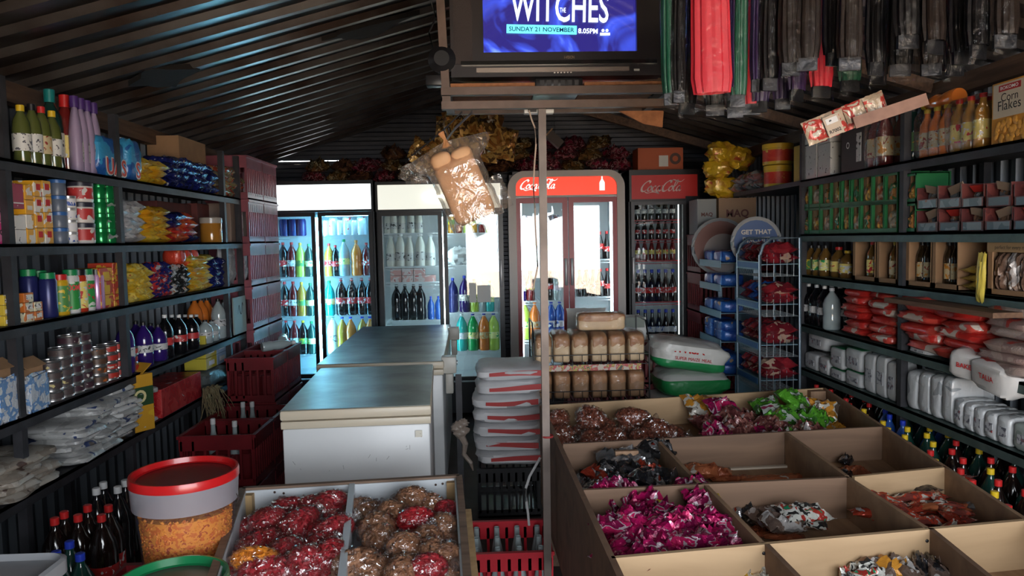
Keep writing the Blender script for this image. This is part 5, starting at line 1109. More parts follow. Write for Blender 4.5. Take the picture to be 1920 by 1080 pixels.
for (x,y) in ((1430,1035),(1735,1012),(1732,1046)):
    d=ray(x,y); # screws on the face of the front divider
    n=(onr(H_.y)-G); tt_=((G.x)*n.y-(G.y)*n.x)/(d.x*n.y-d.y*n.x); q=Vector((0,0,CH))+d*tt_; q.y-=.009
    mb.blob((q.x-O.x,q.y-O.y,q.z),(.010,.004,.010),1,1,0,0,8,6)
link('screws',mb.mesh('screws',BLACK),parent=t)
ZB=ZT-DB
rr=random.Random(31)
# peanut bags (real nuts under clear film)
def _snack(key,size=(.13,.10,.09),nut=(.012,.0054),colm=None,n=150,seed=0,name='peanut_bag',worm=False,cn='peanuts'):
    t=thing(name,'x y z w','snack bag'); r2=random.Random(seed); a,b,c=[k/2 for k in size]; mb=MB().blob((0,0,c),(size[0]*.80,size[1]*.80,size[2]*.80),1,1,.2,seed,14,9)
    for i in range(n):
        u=r2.uniform(-1,1); ph=r2.uniform(0,2*PI); s_=math.sqrt(1-u*u); p=Vector((s_*math.cos(ph)*a*.9,s_*math.sin(ph)*b*.9,c+u*c*.9)); nm=Vector((p.x/a/a,p.y/b/b,(p.z-c)/c/c)).normalized()
        tn=nm.cross(Vector((r2.uniform(-1,1),r2.uniform(-1,1),r2.uniform(-1,1)))).normalized(); bn=nm.cross(tn); L=nut[0]*r2.uniform(.7,1.2)
        if worm: mb.tube([p-tn*L/2,p-tn*L*.2+bn*L*.12+nm*.002,p+tn*L*.2-bn*L*.12+nm*.002,p+tn*L/2],[nut[1]*.5,nut[1],nut[1],nut[1]*.5],5)
        else: mb.tube([p-tn*L/2,p-tn*L*.25+nm*.001,p+tn*L*.25+nm*.001,p+tn*L/2],[nut[1]*.3,nut[1],nut[1],nut[1]*.3],5)
    link(cn,mb.mesh(cn,colm),parent=t)
    fb=MB().blob((0,0,c),(size[0]*1.04,size[1]*1.04,size[2]*1.04),.9,.9,.24,seed+3,36,22,fq=5)
    fb.tube([(a*.85,0,c),(a*1.08,.004,c*1.1),(a*1.3,-.006,c*1.3)],[c*.55,.010,.020],8)
    link('plastic_film',fb.mesh('plastic_film',film('snack film',(.98,.97,.97),.16,.06,1.0,34,fr=.4)),parent=t); return t
snack=Kind(_snack)
PN=mat('peanut skin',(.30,.085,.045),.5,var=.35,vs=40)
lst=[((1048,778),.05),((1096,800),.0),((1055,812),.0),((1105,778),.06),((1140,800),.0),((1186,772),.07),((1176,800),.0),((1228,798),.03),((1245,808),.0),((1112,822),.0),((1150,826),.0),((1205,822),.0)]
# nudge above the divider line into the back bin
for j,((x,y),dz) in enumerate(sorted(lst)):
    p=atZ(x,y+12,ZB+.045+dz); p.y=max(p.y,3.26); s=rr.uniform(.95,1.15)
    snack(('pn',j%3),(p.x,p.y,ZB+.002+dz),(rr.uniform(-.2,.2),rr.uniform(-.25,.25),(1.2,2.2,.4,1.7,3.0,1.5,.1,-.4,-.3,.8,.3,.1)[j]),'clear bag of reddish peanuts, %s from the left in the back bin'%ORD[j],'peanut bags in the back bin',scale=(s,s,s),size=((.15,.12,.10),(.12,.11,.10),(.17,.10,.09))[j%3],colm=PN,n=330,seed=j%3)
def heap(cell,u0,u1,v0,v1,n,ms,size,lbl,grp,zmax=.05,name='sweet_packet',cr=.26,nz=4,tilt=.5,key='h',long=False):
    """n packets laid in staggered rows inside one bin; cell = its back-left, back-right, front-left and front-right corners"""
    cols_=max(1,int(math.ceil(math.sqrt(n*1.6))))
    for j in range(n):
        c=j%cols_; r_=j//cols_; R_=max(1,(n-1)//cols_)
        u=u0+(u1-u0)*min(1,(c+.3+.4*(r_%2))/cols_+rr.uniform(-.02,.02)); v=v0+(v1-v0)*(r_/R_)+rr.uniform(-.02,.02)
        p=(cell[0]*(1-u)+cell[1]*u)*(1-v)+(cell[2]*(1-u)+cell[3]*u)*v
        zz=ZB+size[2]*.2+rr.uniform(0,zmax); m=ms[j%len(ms)]
        pouch((key,m.name,j%nz,size),(p.x,p.y,zz),(rr.uniform(-tilt,tilt),rr.uniform(-tilt,tilt),rr.uniform(0,PI) if not long else rr.uniform(-.6,.6)),lbl.replace('@',('back','middle','front')[min(2,int((v-v0)/(v1-v0)*3))]+' '+('left','centre','right')[max(0,min(2,int((u-u0)/(u1-u0)*3)))]),grp,size=size,m=m,seed=j%nz,name=name,cr=cr,cat='sweets')
K1=(A,B,R1a,onr(R1b.y)); K2=(R1a,P(1237,828),R2a,P(1313,908)); K3=(R2a,P(1325,910),G,P(1430,1018)); K4=(P(1600,893),onr(R2c.y),P(1738,990),onr(H_.y)); 
pk=pmat('magenta sweets foil',[(.42,.008,.10),(.20,.008,.06),(.55,.45,.5),(.55,.02,.12)],15,.16,.35,1.0,stops=[0,.46,.565,.60]); gr=pmat('green sweets foil',[(.10,.36,.03),(.05,.17,.03),(.55,.6,.55),(.25,.03,.08)],14,.2,.25,1.0,stops=[0,.47,.54,.64])
bn=pmat('brown clear sweets',[(.14,.04,.04),(.3,.12,.1),(.55,.5,.5)],26,.15,.3,1.0,stops=[0,.48,.62]); og=pmat('orange white sweets',[(.55,.24,.03),(.55,.52,.46),(.1,.07,.05)],13,.25,.15,.8,stops=[0,.54,.64])
sv=pmat('silver dark foil',[(.16,.16,.17),(.05,.05,.055),(.42,.42,.44),(.4,.05,.03)],11,.14,.8,1.0,stops=[0,.48,.60,.70]); sr=pmat('red silver foil',[(.34,.04,.02),(.45,.45,.46),(.10,.03,.02)],13,.16,.4,1.0,stops=[0,.52,.6])
heap(K1,.50,.68,.35,.85,9,[bn,pk,bn],(.13,.16,.06),'magenta and brown sweets packet, @ part of the left back bin heap','sweets heap in the back bin')
heap(K1,.68,.92,.3,.85,13,[bn,gr,bn,gr,og],(.14,.16,.06),'green or brown sweets packet, @ part of the right back bin heap','sweets heap in the back bin',zmax=.09)
for j,(x,y,m,rz,dz,l_) in enumerate(((1352,775,pk,.4,.06,'bright magenta and white packet on top of the left sweets heap'),(1462,788,gr,0,.06,'bright lime green packet on top of the back bin heap'),(1482,758,gr,.8,.10,'green and white packet standing at the back of the bin heap'),(1535,778,og,-.5,.05,'orange and white packet at the right end of the back bin heap'),(1310,768,og,.2,.05,'golden packet leaning on the back board left of the magenta packet'))):
    p=atZ(x,y,ZB+dz+.03); pouch(('top',j),(p.x,p.y,ZB+dz+.03),(.5,.1,rz),l_,None,size=(.17,.15,.06),m=m,seed=j,name='sweet_packet',cr=.2,cat='sweets')
heap(K2,.18,.84,.3,.85,18,[sv,sr,sv,sv],(.14,.15,.05),'silver foil packet, @ part of the silver heap','silver packets in the second row bin',zmax=.05)
for j,(x,y,l_) in enumerate(((1172,866,'large silver foil packet lying across the top of the silver heap'),(1228,852,'dark silver foil packet standing at the right of the silver heap'))):
    p=atZ(x,y,ZB+.08); pouch(('sl',j),(p.x,p.y,ZB+.07),(.2,.1,.1+j),l_,None,size=((.24,.12,.05),(.12,.15,.06))[j],m=(mat('plain silver foil',(.25,.25,.26),.2,.8,bump=1,bs=30),sv)[j],seed=j,name='sweet_packet',cr=.25,cat='sweets')
brn=pmat('toffee wrapper',[(.28,.07,.03),(.4,.12,.05),(.5,.45,.4)],14,.2,.2,.8,stops=[0,.5,.7])
for j,(x,y,rz,sz) in enumerate(((1330,888,-.3,(.17,.07,.05)),(1300,880,.4,(.10,.06,.04)),(1370,893,.05,(.16,.05,.02)),(1430,893,.0,(.18,.05,.02)),(1480,890,.1,(.14,.05,.02)))):
    p=atZ(x,y,ZB+.02); p.y=max(p.y,2.63); pouch(('br',j),(p.x,p.y,ZB+.002),(0,0,rz),'flat brown toffee packet, %s from the left in the nearly empty bin'%ORD[j],'brown packets in the nearly empty bin',size=sz,m=brn,seed=j,name='sweet_packet',cr=.12,cat='sweets')
tag(link('timber_strip',MB().box((0,0,.004),(.30,.02,.008)).mesh('timber_strip',mat('pale wood',(.5,.42,.33),.7)),(atZ(1435,878,ZB).x,atZ(1435,878,ZB).y,ZB+.001),(0,0,.05)),'thin pale slat on the floor of the nearly empty bin','slat')
for j,(x,y,rz) in enumerate(((1585,852,1.0),(1600,872,.2),(1582,880,.9),(1612,878,2.0))):
    p=atZ(x,y+6,ZB+.03); pouch(('sm',j%2),(p.x,p.y,ZB+.002),(.2,.1,rz),'small silver and brown wrapper, %s in the right bin of the second row'%ORD[j],'small wrappers in the right bin',size=(.11,.05,.035),m=(sv,brn)[j%2],seed=j,name='sweet_packet',cr=.2,cat='sweets')
heap(K3,.12,.88,.25,.85,30,[pk,pk,pk],(.115,.15,.055),'magenta sweets packet, @ part of the big pink heap','magenta sweets in the third row bin',zmax=.06,tilt=.7)
ye=pmat('yellow strip foil',[(.7,.55,.03),(.1,.05,.02),(.75,.7,.6)],16,.2,.2,.6,stops=[0,.62,.7])
for j,(x,y,rz,l_) in enumerate(((1240,950,-.9,'yellow edged magenta packet on top of the pink heap'),(1168,973,.5,'yellow streaked packet in the left of the pink heap'),(1338,940,1.4,'yellow tipped packet standing against the pink bin divider'),(1245,978,.1,'small yellow tip packet in the middle of the pink heap'))):
    p=atZ(x,y,ZB+.09); pouch(('ye',j),(p.x,p.y,ZB+.085),(.3,.2,rz),l_,None,size=((.11,.035,.02),(.08,.03,.02),(.11,.04,.03),(.05,.03,.02))[j],m=ye,seed=j,name='sweet_packet',cr=.2,cat='sweets')
for j,(x,y,rz) in enumerate(sorted(((1140,935,.3),(1165,928,.9),(1205,945,2),(1298,925,1.2),(1310,950,1.7),(1282,985,1.5),(1250,1000,1.5),(1350,990,.9),(1190,992,.9),(1150,998,1)))):
    p=atZ(x,y,ZB+.085); pouch(('pk2',j%4),(p.x,p.y,ZB+.08),(rr.uniform(-.6,.6),rr.uniform(-.6,.6),rz),'magenta packet on top of the pink heap, %s from the left'%ORD[j],'magenta packets topping the heap',size=(.085,.13,.05),m=pk,seed=j%4,name='sweet_packet',cr=.28,cat='sweets')
bs=pmat('brown silver packs',[(.16,.11,.09),(.5,.48,.47),(.25,.15,.10)],14,.22,.3,1.0,stops=[0,.5,.6]); gw=pmat('green black white packs',[(.03,.03,.03),(.65,.65,.6),(.4,.04,.03),(.02,.25,.12)],24,.2,.2,.7,stops=[0,.46,.56,.62])
for j,(x,y,rz,m,sz,dz) in enumerate(((1395,965,-.7,sv,(.12,.08,.045),.01),(1440,975,.3,bs,(.14,.12,.05),.01),(1462,985,.2,bs,(.12,.10,.05),.03),(1490,980,1.1,bs,(.12,.10,.05),.0),(1505,962,.2,gw,(.16,.11,.04),.06),(1525,978,1.2,gw,(.12,.08,.03),.01),(1420,992,.9,brn,(.12,.06,.02),.0),(1470,1000,0,brn,(.14,.05,.015),.0))):
    p=atZ(x,y,ZB+.02+dz); p.y=max(p.y,2.04); pouch(('c',j),(p.x,p.y,ZB+.003+dz),(.1,.1,rz),('silver crumpled packet by the left divider','brown and silver packet, left one','brown and silver packet on top','brown and silver packet, right one','green black and white packet on top','green black and white packet at the right','flat brown wrapper at the front left','flat brown wrapper at the front')[j]+' in the middle bin',None,size=sz,m=m,seed=j,name='sweet_packet',cr=.2,cat='sweets')
# chocolate bars
cb=pmat('chocolate bar print',[(.22,.05,.04),(.5,.06,.03),(.6,.55,.5),(.08,.05,.05)],22,.22,.2,.5,stops=[0,.48,.56,.64])
heap(K4,.13,.86,.12,.85,34,[cb,cb,sr],(.16,.045,.022),'chocolate bar, @ part of the pile in the right bin','chocolate bars in the right bin',zmax=.07,cr=.12,tilt=.2,key='cb')
for j,(x,y,rz,l_) in enumerate(((1752,908,-1.0,'long brown chocolate bar leaning on the right bin wall'),(1680,920,.45,'long red chocolate bar lying across the pile'),(1790,955,.05,'long brown chocolate bar at the front of the pile'),(1850,955,-.05,'grey wrapped bar at the right end of the pile'),(1650,968,-.1,'red and white bar at the front left of the pile'),(1725,922,2.2,'silver black packet on the chocolate pile'))):
    p=atZ(x,y,ZB+.06); pouch(('lb',j),(p.x,p.y,ZB+.055),(0,-.35 if j==0 else .05,rz),l_,None,size=((.28,.05,.03),(.26,.05,.025),(.24,.04,.025),(.14,.05,.03),(.18,.05,.03),(.12,.08,.03))[j],m=(cb,sr,brn,mat('grey bar',(.15,.14,.14),.3,.3,bump=.5),sr,sv)[j],seed=j,name='chocolate_bar',cr=.1,cat='sweets')
for j,(x,y,m,l_) in enumerate(((1412,1072,pmat('gold silver foil',[(.6,.58,.5),(.6,.4,.05),(.15,.12,.1)],18,.15,.5,1,stops=[0,.5,.62]),'gold and silver packet at the bottom edge left of the front divider'),(1640,1068,bs,'cream and brown packet, first of the front bin row'),(1672,1064,og,'orange tinged packet, second of the front bin row'),(1700,1066,bs,'silvery packet, third of the front bin row'),(1735,1062,sv,'dark silver packet, fourth of the front bin row'),(1765,1070,bs,'last silvery packet of the front bin row'),(1620,1078,gw,'dark packet at the bottom left of the front bin'))):
    p=atZ(x,y+12,ZB+.04); pouch(('fr',j),(p.x,p.y,ZB+.02),(.3,.2,j*.7),l_,None,size=(.10,.12,.055),m=m,seed=j,name='sweet_packet',cr=.28,cat='sweets')
# ------------------------------------------------------------------ white tray of snack bags, front left
ZW=.74; DW=.13
a=P(455,914,ZW);b=P(861,890,ZW);c=P(397,1078,ZW);d=P(876,1078,ZW)
c=a+(c-a)*((1.62-a.y)/(c.y-a.y)); d=b+(d-b)*((1.62-b.y)/(d.y-b.y))
t=thing('snack_display_tray','white lined wooden tray of snack bags in front of the near freezer','display tray',((a.x+b.x)/2,(a.y+c.y)/2,0)); O=t.location
WL=mat('white board lining',(.62,.66,.70),.45,var=.08,vs=5); TW=wood('tray timber',(.12,.075,.05),(.25,.16,.11),0,4)
def wl(name,p,q,m,z0,z1,th): return link(name,MB().wall((p.x-O.x,p.y-O.y),(q.x-O.x,q.y-O.y),z0,z1,th).mesh(name,m,False),parent=t)
wl('outer_board',a,b,TW,ZW-.16,ZW,.022); wl('outer_board',a,c,TW,ZW-.16,ZW,.022); wl('outer_board',b,d,TW,ZW-.16,ZW,.022); wl('outer_board',c,d,TW,ZW-.16,ZW,.022)
n=Vector((0,-.014,0)); wl('lining',a+n+Vector((.012,0,0)),b+n-Vector((.012,0,0)),WL,ZW-DW,ZW-.008,.006); wl('lining',a+Vector((.014,-.02,0)),c+Vector((.014,.02,0)),WL,ZW-DW,ZW-.008,.006); wl('lining',b+Vector((-.014,-.02,0)),d+Vector((-.014,.02,0)),WL,ZW-DW,ZW-.008,.006)
pm=P(660,904,ZW);qm=P(640,1078,ZW); qm=pm+(qm-pm)*((1.63-pm.y)/(qm.y-pm.y)); wl('divider',pm,qm,WL,ZW-DW,ZW-.004,.02)
link('bottom_board',MB().add([(p.x-O.x,p.y-O.y,z) for z in (ZW-DW-.012,ZW-DW) for p in (a,b,d,c)],[(0,1,2,3),(7,6,5,4),(0,4,5,1),(1,5,6,2),(2,6,7,3),(3,7,4,0)]).mesh('bottom_board',WL,False),parent=t)
for p,dx in ((a,.03),(b,-.03)): link('corner_post',MB().box((p.x-O.x+dx,p.y-O.y-.03,ZW-.075),(.03,.03,.12)).mesh('corner_post',wood('yellow pine',(.35,.22,.10),(.5,.34,.17),2,4),False),parent=t)
for p in (a+Vector((.04,-.05,0)),b+Vector((-.04,-.05,0)),c+Vector((.04,.05,0)),d+Vector((-.04,.05,0))): link('leg',MB().box((p.x-O.x,p.y-O.y,(ZW-.142)/2),(.04,.04,ZW-.142)).mesh('leg',BR,False),parent=t)
mb=MB()
for (x,y) in ((515,923),(532,925),(817,909),(830,907)):
    dd=ray(x,y); yy=a.y-.018+(b.y-a.y)*((atY(x,y,a.y).x-a.x)/(b.x-a.x)); q=atY(x,y,yy-.001); mb.blob((q.x-O.x,q.y-O.y,q.z),(.009,.004,.009),1,1,0,0,8,6)
link('screws',mb.mesh('screws',mat('rusty screw',(.08,.05,.04),.6,.5)),parent=t)
p=P(868,940,ZW); link('side_batten',MB().wall((P(866,938,ZW).x-O.x,P(866,938,ZW).y-O.y),(P(876,1070,ZW).x-O.x,P(876,1070,ZW).y-O.y),ZW-.20,ZW-.03,.02).mesh('side_batten',wood('yellow pine'),False),(.02,0,0),parent=t)
RS=mat('red maize curls',(.42,.025,.035),.55,var=.3,vs=30); BS=mat('brown maize curls',(.40,.19,.10),.6,var=.35,vs=30); OS=mat('orange maize curls',(.75,.25,.02),.55); 
ZF=ZW-DW
reds=[((507,975),.04,.3),((475,990),.0,1.2),((545,952),.03,.4),((590,945),.03,1.5),((625,925),.05,.7),((530,985),.0,.2),((568,975),.05,1.0),((620,955),.02,1.6),((490,1015),.02,.5),((545,1010),.0,2),((595,1000),.01,1.2),((625,990),.05,.8),((605,1020),.03,1.1),((542,1035),.04,1.5),((575,1052),.05,1.4),((620,1038),.05,1.5),((470,1035),.0,.1),((500,1065),.04,.1),((545,1072),.0,.2),((600,1072),.02,.3),((455,1066),.01,.8)]
brs=[((690,925),.02,.2),((690,962),.02,.4),((740,958),.05,2.4),((775,935),.05,2.6),((808,935),.03,2.2),((750,985),.0,.9),((705,985),.04,1.1),((712,1010),.03,2.1),((825,985),.04,1.57),((755,1025),.05,.2),((800,1010),.04,1.5),((830,1015),.01,1.3),((805,1035),.05,1.6),((838,1045),.04,1.2),((790,1000),.0,.5),((725,1035),.0,.8),((665,1050),.04,.3),((755,1068),.04,1.5),((700,1065),.02,1.0),((800,1062),.02,.3),((840,1070),.02,.8),((790,962),.0,.3)]
def snk(lst,key,m,lbl,grp,sz):
    for j,((x,y),dz,rz) in enumerate(sorted(lst,key=lambda q:q[0][1])):
        z=ZF+.003+dz; p=atZ(x,y+4,z+.045); p.y=min(p.y,a.y-.10)
        snack((key,j%3),(p.x,p.y,z),(rr.uniform(-.25,.25),rr.uniform(-.3,.3),rz),lbl%(ORD[j] if j<20 else ('last but one','last')[min(1,j-20)],),grp,size=sz[j%3],nut=(.030,.0056),colm=m,n=260,seed=j%3+7,name='maize_snack_bag',worm=True,cn='maize_curls')
snk(reds,'rs',RS,'clear bag of red maize curls, %s from the back of the tray','red maize curl bags',[(.145,.10,.085),(.125,.11,.09),(.16,.09,.085)])
snk(brs,'bs',BS,'clear bag of brown maize curls, %s from the back of the tray','brown maize curl bags',[(.13,.10,.085),(.12,.11,.09),(.15,.095,.085)])
for (x,y,m,l_,k,sz,rz,dz) in ((478,1040,OS,'bright orange tube bag of maize curls in the left half of the tray','os',(.14,.07,.07),-.05,.075),(780,972,mat('bright red curls',(.5,.02,.03),.5),'bright red maize bag lying among the brown ones','rs2',(.13,.09,.085),.05,.055),(835,950,RS,'small dark red bag at the back right of the tray','rs3',(.09,.08,.07),.3,.04),(802,1060,RS,'red maize bag at the bottom right of the tray','rs4',(.11,.08,.08),.1,.055)):
    p=atZ(x,y,ZF+dz+.05); snack((k,),(p.x,p.y,ZF+dz),(0,.05,rz),l_,None,size=sz,nut=(.026,.005),colm=m,n=200,seed=5,name='maize_snack_bag',worm=True,cn='maize_curls')
# ------------------------------------------------------------------ buckets, tub, bottles at the left front
def bucket(lbl,loc,r,h,lidm,fill=None,tilt=(0,0,0),panm=None):
    t=thing('lidded_bucket',lbl,'bucket',loc,tilt)
    CLB=film('clear bucket plastic',(.92,.90,.92),.04,.15,.1,20,haze=.03,hazecol=(.7,.7,.78),fr=.3)
    link('bucket_wall',MB().lathe([(r*.78,0),(r*.80,.004),(r*.95,h*.72),(r*.955,h*.74)],40,cap=False).lathe([(0,0),(r*.78,0)],40,cap=False).mesh('bucket_wall',CLB),parent=t)
    link('rim_band',MB().lathe([(r*.955,h*.72),(r*1.0,h*.725),(r*1.03,h*.93),(r*.98,h*.93)],40,cap=False).mesh('rim_band',film('milky rim',(.8,.78,.82),.06,.3,0,haze=.45,hazecol=(.55,.53,.6))),parent=t)
    ld=link('lid',MB().lathe([(r*.985,h*.925),(r*1.045,h*.925),(r*1.05,h*.975),(r*1.03,h*1.0),(r*.985,h*1.0),(r*.965,h*.955),(r*.90,h*.95)],48,cap=False).mesh('lid',lidm),parent=t)
    link('lid_panel',MB().lathe([(r*.965,h*.952),(r*.88,h*.945),(0,h*.945)],48,cap=False).mesh('lid_panel',panm),parent=ld)
    if fill:
        r2=random.Random(4); mb=MB().lathe([(0,.006),(r*.74,.006),(r*.89,h*.66),(r*.6,h*.68),(0,h*.69)],32,cap=False)
        for i in range(900):
            an=r2.uniform(-PI,PI*.1) if i<800 else r2.uniform(-PI,PI); zz=r2.uniform(.02,h*.67); rad=(r*.765+(r*.125)*zz/(h*.66))-.006
            p=Vector((rad*math.cos(an),rad*math.sin(an),zz)); nm=Vector((math.cos(an),math.sin(an),0)); tn=nm.cross(Vector((r2.uniform(-1,1),r2.uniform(-1,1),r2.uniform(-1,1)))).normalized(); bn=nm.cross(tn); L=.016
            mb.tube([p-tn*L/2,p+nm*.003+bn*.003,p+tn*L/2],[.002,.0045,.002],5)
        o=link('corn_snacks',mb.mesh('corn_snacks',fill),parent=t); o['kind']='stuff'
    mb=MB(); mb.tube([(r*1.0*math.cos(k/10*PI),-r*1.04*math.sin(k/10*PI)*.98 if 0 else r*1.06*math.sin(k/10*PI),h*.78-.10*math.sin(k/10*PI)) for k in range(11)],.003,6); link('wire_handle',mb.mesh('wire_handle',mat('bolt steel',(.4,.4,.4),.3,.9)),parent=t)
    return t
cz=.292*2+.002
p=atZ(346,886,.925); bx,by=p.x,p.y
crate(('stand',),(bx-.06,by+.0,.001),(0,0,0),'red crate on the floor under the red lidded bucket',None,size=(.42,.32,.29)); crate(('stand',),(bx-.06,by,.293),(0,0,0),'red crate carrying the red lidded bucket',None,size=(.42,.32,.29))
bucket('clear bucket of orange corn snacks with a red lid, left of the tray',(bx,by,cz+.002),.147,.345,RED,pmat('corn puffs',[(.62,.15,.015),(.75,.28,.03),(.42,.07,.01)],60,.6,0,0,stops=[0,.45,.62],coat=0),(0,0,0),mat('lid panel dark red',(.14,.012,.012),.3))
p=atZ(322,1082,.745); crate(('stand',),(p.x-.08,p.y-.01,.001),(0,0,0),'red crate under the green lidded bucket at the bottom edge',None,size=(.42,.30,.29)); 
bucket('bucket with green rimmed lid at the bottom edge of the view',(p.x,p.y,.294),.135,.45,mat('green lid',(.01,.20,.07),.3,coat=.4),panm=mat('lid panel grey green',(.07,.08,.06),.35))
# grey storage tub bottom left
p=atZ(52,1040,.84); t=thing('storage_tub','translucent grey square tub at the bottom left corner','tub',(p.x-.03,p.y-.12,.5))
GT=mat('grey tub plastic',(.30,.31,.33),.4); 
def rr_(w_,d,r,z,n=5):
    pts=[]
    for (sx,sy,a0) in ((1,1,0),(-1,1,PI/2),(-1,-1,PI),(1,-1,1.5*PI)):
        for k in range(n+1): a=a0+k*PI/2/n; pts.append((sx*(w_/2-r)+r*math.cos(a),sy*(d/2-r)+r*math.sin(a),z))
    return pts
def loft(rings):
    mb=MB(); n=len(rings[0]); mb.add([p for r in rings for p in r],[(i*n+k,i*n+(k+1)%n,(i+1)*n+(k+1)%n,(i+1)*n+k) for i in range(len(rings)-1) for k in range(n)]); return mb
w_=.26
link('tub_body',loft([rr_(.01,.01,.004,0),rr_(w_*.85,w_*.85,.03,0),rr_(w_*.96,w_*.96,.04,.32),rr_(w_*.92,w_*.92,.04,.32),rr_(w_*.82,w_*.82,.03,.01),rr_(.01,.01,.004,.01)]).mesh('tub_body',GT),parent=t)
link('lid',loft([rr_(w_*1.0,w_*1.0,.05,.30),rr_(w_*1.05,w_*1.05,.05,.302),rr_(w_*1.05,w_*1.05,.05,.335),rr_(w_*.98,w_*.98,.05,.34),rr_(w_*.92,w_*.92,.04,.325),rr_(.01,.01,.004,.325)]).mesh('lid',GT),parent=t)
for k in range(1): crate(('tubs',),(p.x-.03,p.y-.12,.001),(0,0,0),'dark crate standing on end under the grey tub',None,size=(.30,.28,.497),m=BLACK,div=False)
# cola bottles at the left on crates
for j,(x,y) in enumerate(((-1.53,2.86),(-1.53,3.20))):
    pass
tag(link('low_platform',MB().bb((-1.72,2.35,.24),(-1.28,3.2,.27)).bb((-1.70,2.37,0),(-1.66,3.18,.24)).bb((-1.34,2.37,0),(-1.30,3.18,.24)).mesh('low_platform',BR,False)),'low wooden platform under the cola bottles at the left front','platform')
for j,(x,y) in enumerate(((102,972),(120,960),(146,966),(164,948),(190,966),(203,948))):
    p=atZ(x,y,.62); bottle(('fc',),(p.x,p.y,.271),(0,0,j),'large cola bottle with red cap, %s of the group at the left front'%ORD[j],'large cola bottles at the left front',scale=(.95,.95,1),shape='soda2',col='cola',cap='red',lab='cola',name='drink_bottle')
for j,(x,y) in enumerate(((180,908),(193,897),(220,905),(234,893))):
    p=atZ(x,y,.655); p.y=min(p.y,3.14); bottle(('fw',),(p.x,p.y,.271),(0,0,j),'black soft drink bottle with pale cap, %s behind the cola bottles'%ORD[j],'black bottles behind the cola bottles',scale=(.95,.95,1.05),shape='soda2',col='black',cap='white' if j<3 else 'white',lab=None,name='drink_bottle')
for j,(x,y) in enumerate(((105,1036),(130,1017),(150,1040))):
    p=atZ(x,y,.60); bottle(('fs',),(p.x,p.y,.271),(0,0,j),'green soda bottle with blue cap, %s in front of the cola bottles'%ORD[j],'green bottles at the left front',scale=(.95,.95,.95),shape='soda2',col='dgreen',cap='blue',lab='green',name='drink_bottle')
# ------------------------------------------------------------------ red crate of empties in the aisle
cx=(atZ(875,1040,.29).x+atZ(1035,1040,.29).x)/2
crate(('aisle',),(cx,3.23,.001),(0,0,0),'bright red crate of empty bottles on the floor between tray and sweet table',None,size=(.37,.36,.29),m=mat('bright crate red',(.55,.015,.03),.4))
for r_ in range(3):
    for j in range(4):
        bottle(('ae',),(cx-.139+.0925*j,3.23-.115+.115*r_,.016),(0,0,0),'empty clear glass bottle in the aisle crate, %s row, %s from the left'%(('front','middle','back')[r_],ORD[j]),'empty bottles in the aisle crate',scale=(1,1,1.15),shape='glass',col='clear',cap=None,name='glass_bottle')
# ------------------------------------------------------------------ stack of white sacks
SK=mat('white woven sack',(.66,.66,.68),.5,var=.1,vs=8,bump=.4,bs=12,bd=.012); SR=mat('red sack stripe',(.45,.03,.03),.5)
sk0=.30
crate(('skc',),(.12,4.42,.001),(0,0,0),'black crate on the floor under the white sacks',None,size=(.36,.42,.29),m=BLACK,div=False)
for k in range(7):
    w2=.40; hh=.082
    t=thing('maize_meal_sack','white maize meal sack with red stripes, %s of the stack beside the post'%(LAY[k] if k<6 else 'top'),'sack',(.13+rr.uniform(-.012,.012),4.42,sk0+k*hh),(0,0,rr.uniform(-.05,.05)),'white maize meal sacks')
    link('sack_body',MB().blob((0,0,hh/2),(w2,.44,hh*1.12),.55,.4,.10,k,28,14,fq=2.5).mesh('sack_body',SK),parent=t)
    def fn(u,v,k=k):
        x=(-.12+.30*u); return (x,-.2225+.03*abs(u-.5)**2,hh*(.52+.40*(v-.5)*(.6+.4*u)+.08*math.sin(u*3+k)))
    link('red_stripe',MB().grid(lambda u,v:(lambda p:(p[0],p[1]-.003,p[2]))(fn(u,v)),10,3).mesh('red_stripe',SR),parent=t)
# ------------------------------------------------------------------ bread rack
WB=mat('black wire',(.015,.015,.017),.4,.3)
x0=.29;x1=.985;ry0=4.42;ry1=4.80; zt1,zt2=.845,.63
t=thing('bread_rack','black wire bread rack behind the sweet table','rack',((x0+x1)/2,(ry0+ry1)/2,0)); O=t.location
mb=MB()
for z in (.18,.40,.62,.84):
    for (a_,b_) in (((x0,ry0),(x1,ry0)),((x0,ry1),(x1,ry1)),((x0,ry0),(x0,ry1)),((x1,ry0),(x1,ry1))):
        mb.tube([(a_[0]-O.x,a_[1]-O.y,z),(b_[0]-O.x,b_[1]-O.y,z)],.003,5)
        mb.tube([(a_[0]-O.x,a_[1]-O.y,z+.06),(b_[0]-O.x,b_[1]-O.y,z+.06)],.003,5)
    for i in range(13): x=x0+(x1-x0)*i/12; mb.tube([(x-O.x,ry0-O.y,z+.06),(x-O.x,ry0-O.y,z),(x-O.x,ry1-O.y,z)],.002,4)
link('wire_basket',mb.mesh('wire_basket',WB),parent=t)
for x in (x0,x1): link('side_frame',MB().tube([(x-O.x,ry0-O.y,0),(x-O.x,ry0-O.y,.98),(x-O.x,(ry0+.1)-O.y,1.09),(x-O.x,ry1-O.y,1.09),(x-O.x,ry1-O.y,0)],.005,6).mesh('side_frame',WB),parent=t)
link('price_strip',MB().bb((x0+.02-O.x,ry0-O.y-.008,.806),(x1-.05-O.x,ry0-O.y-.004,.842)).mesh('price_strip',pmat('price strip print',[(.6,.5,.4),(.5,.08,.08),(.5,.4,.1),(.1,.08,.08)],30,.5,0,0,stops=[0,.46,.54,.62],coat=0),False),parent=t)
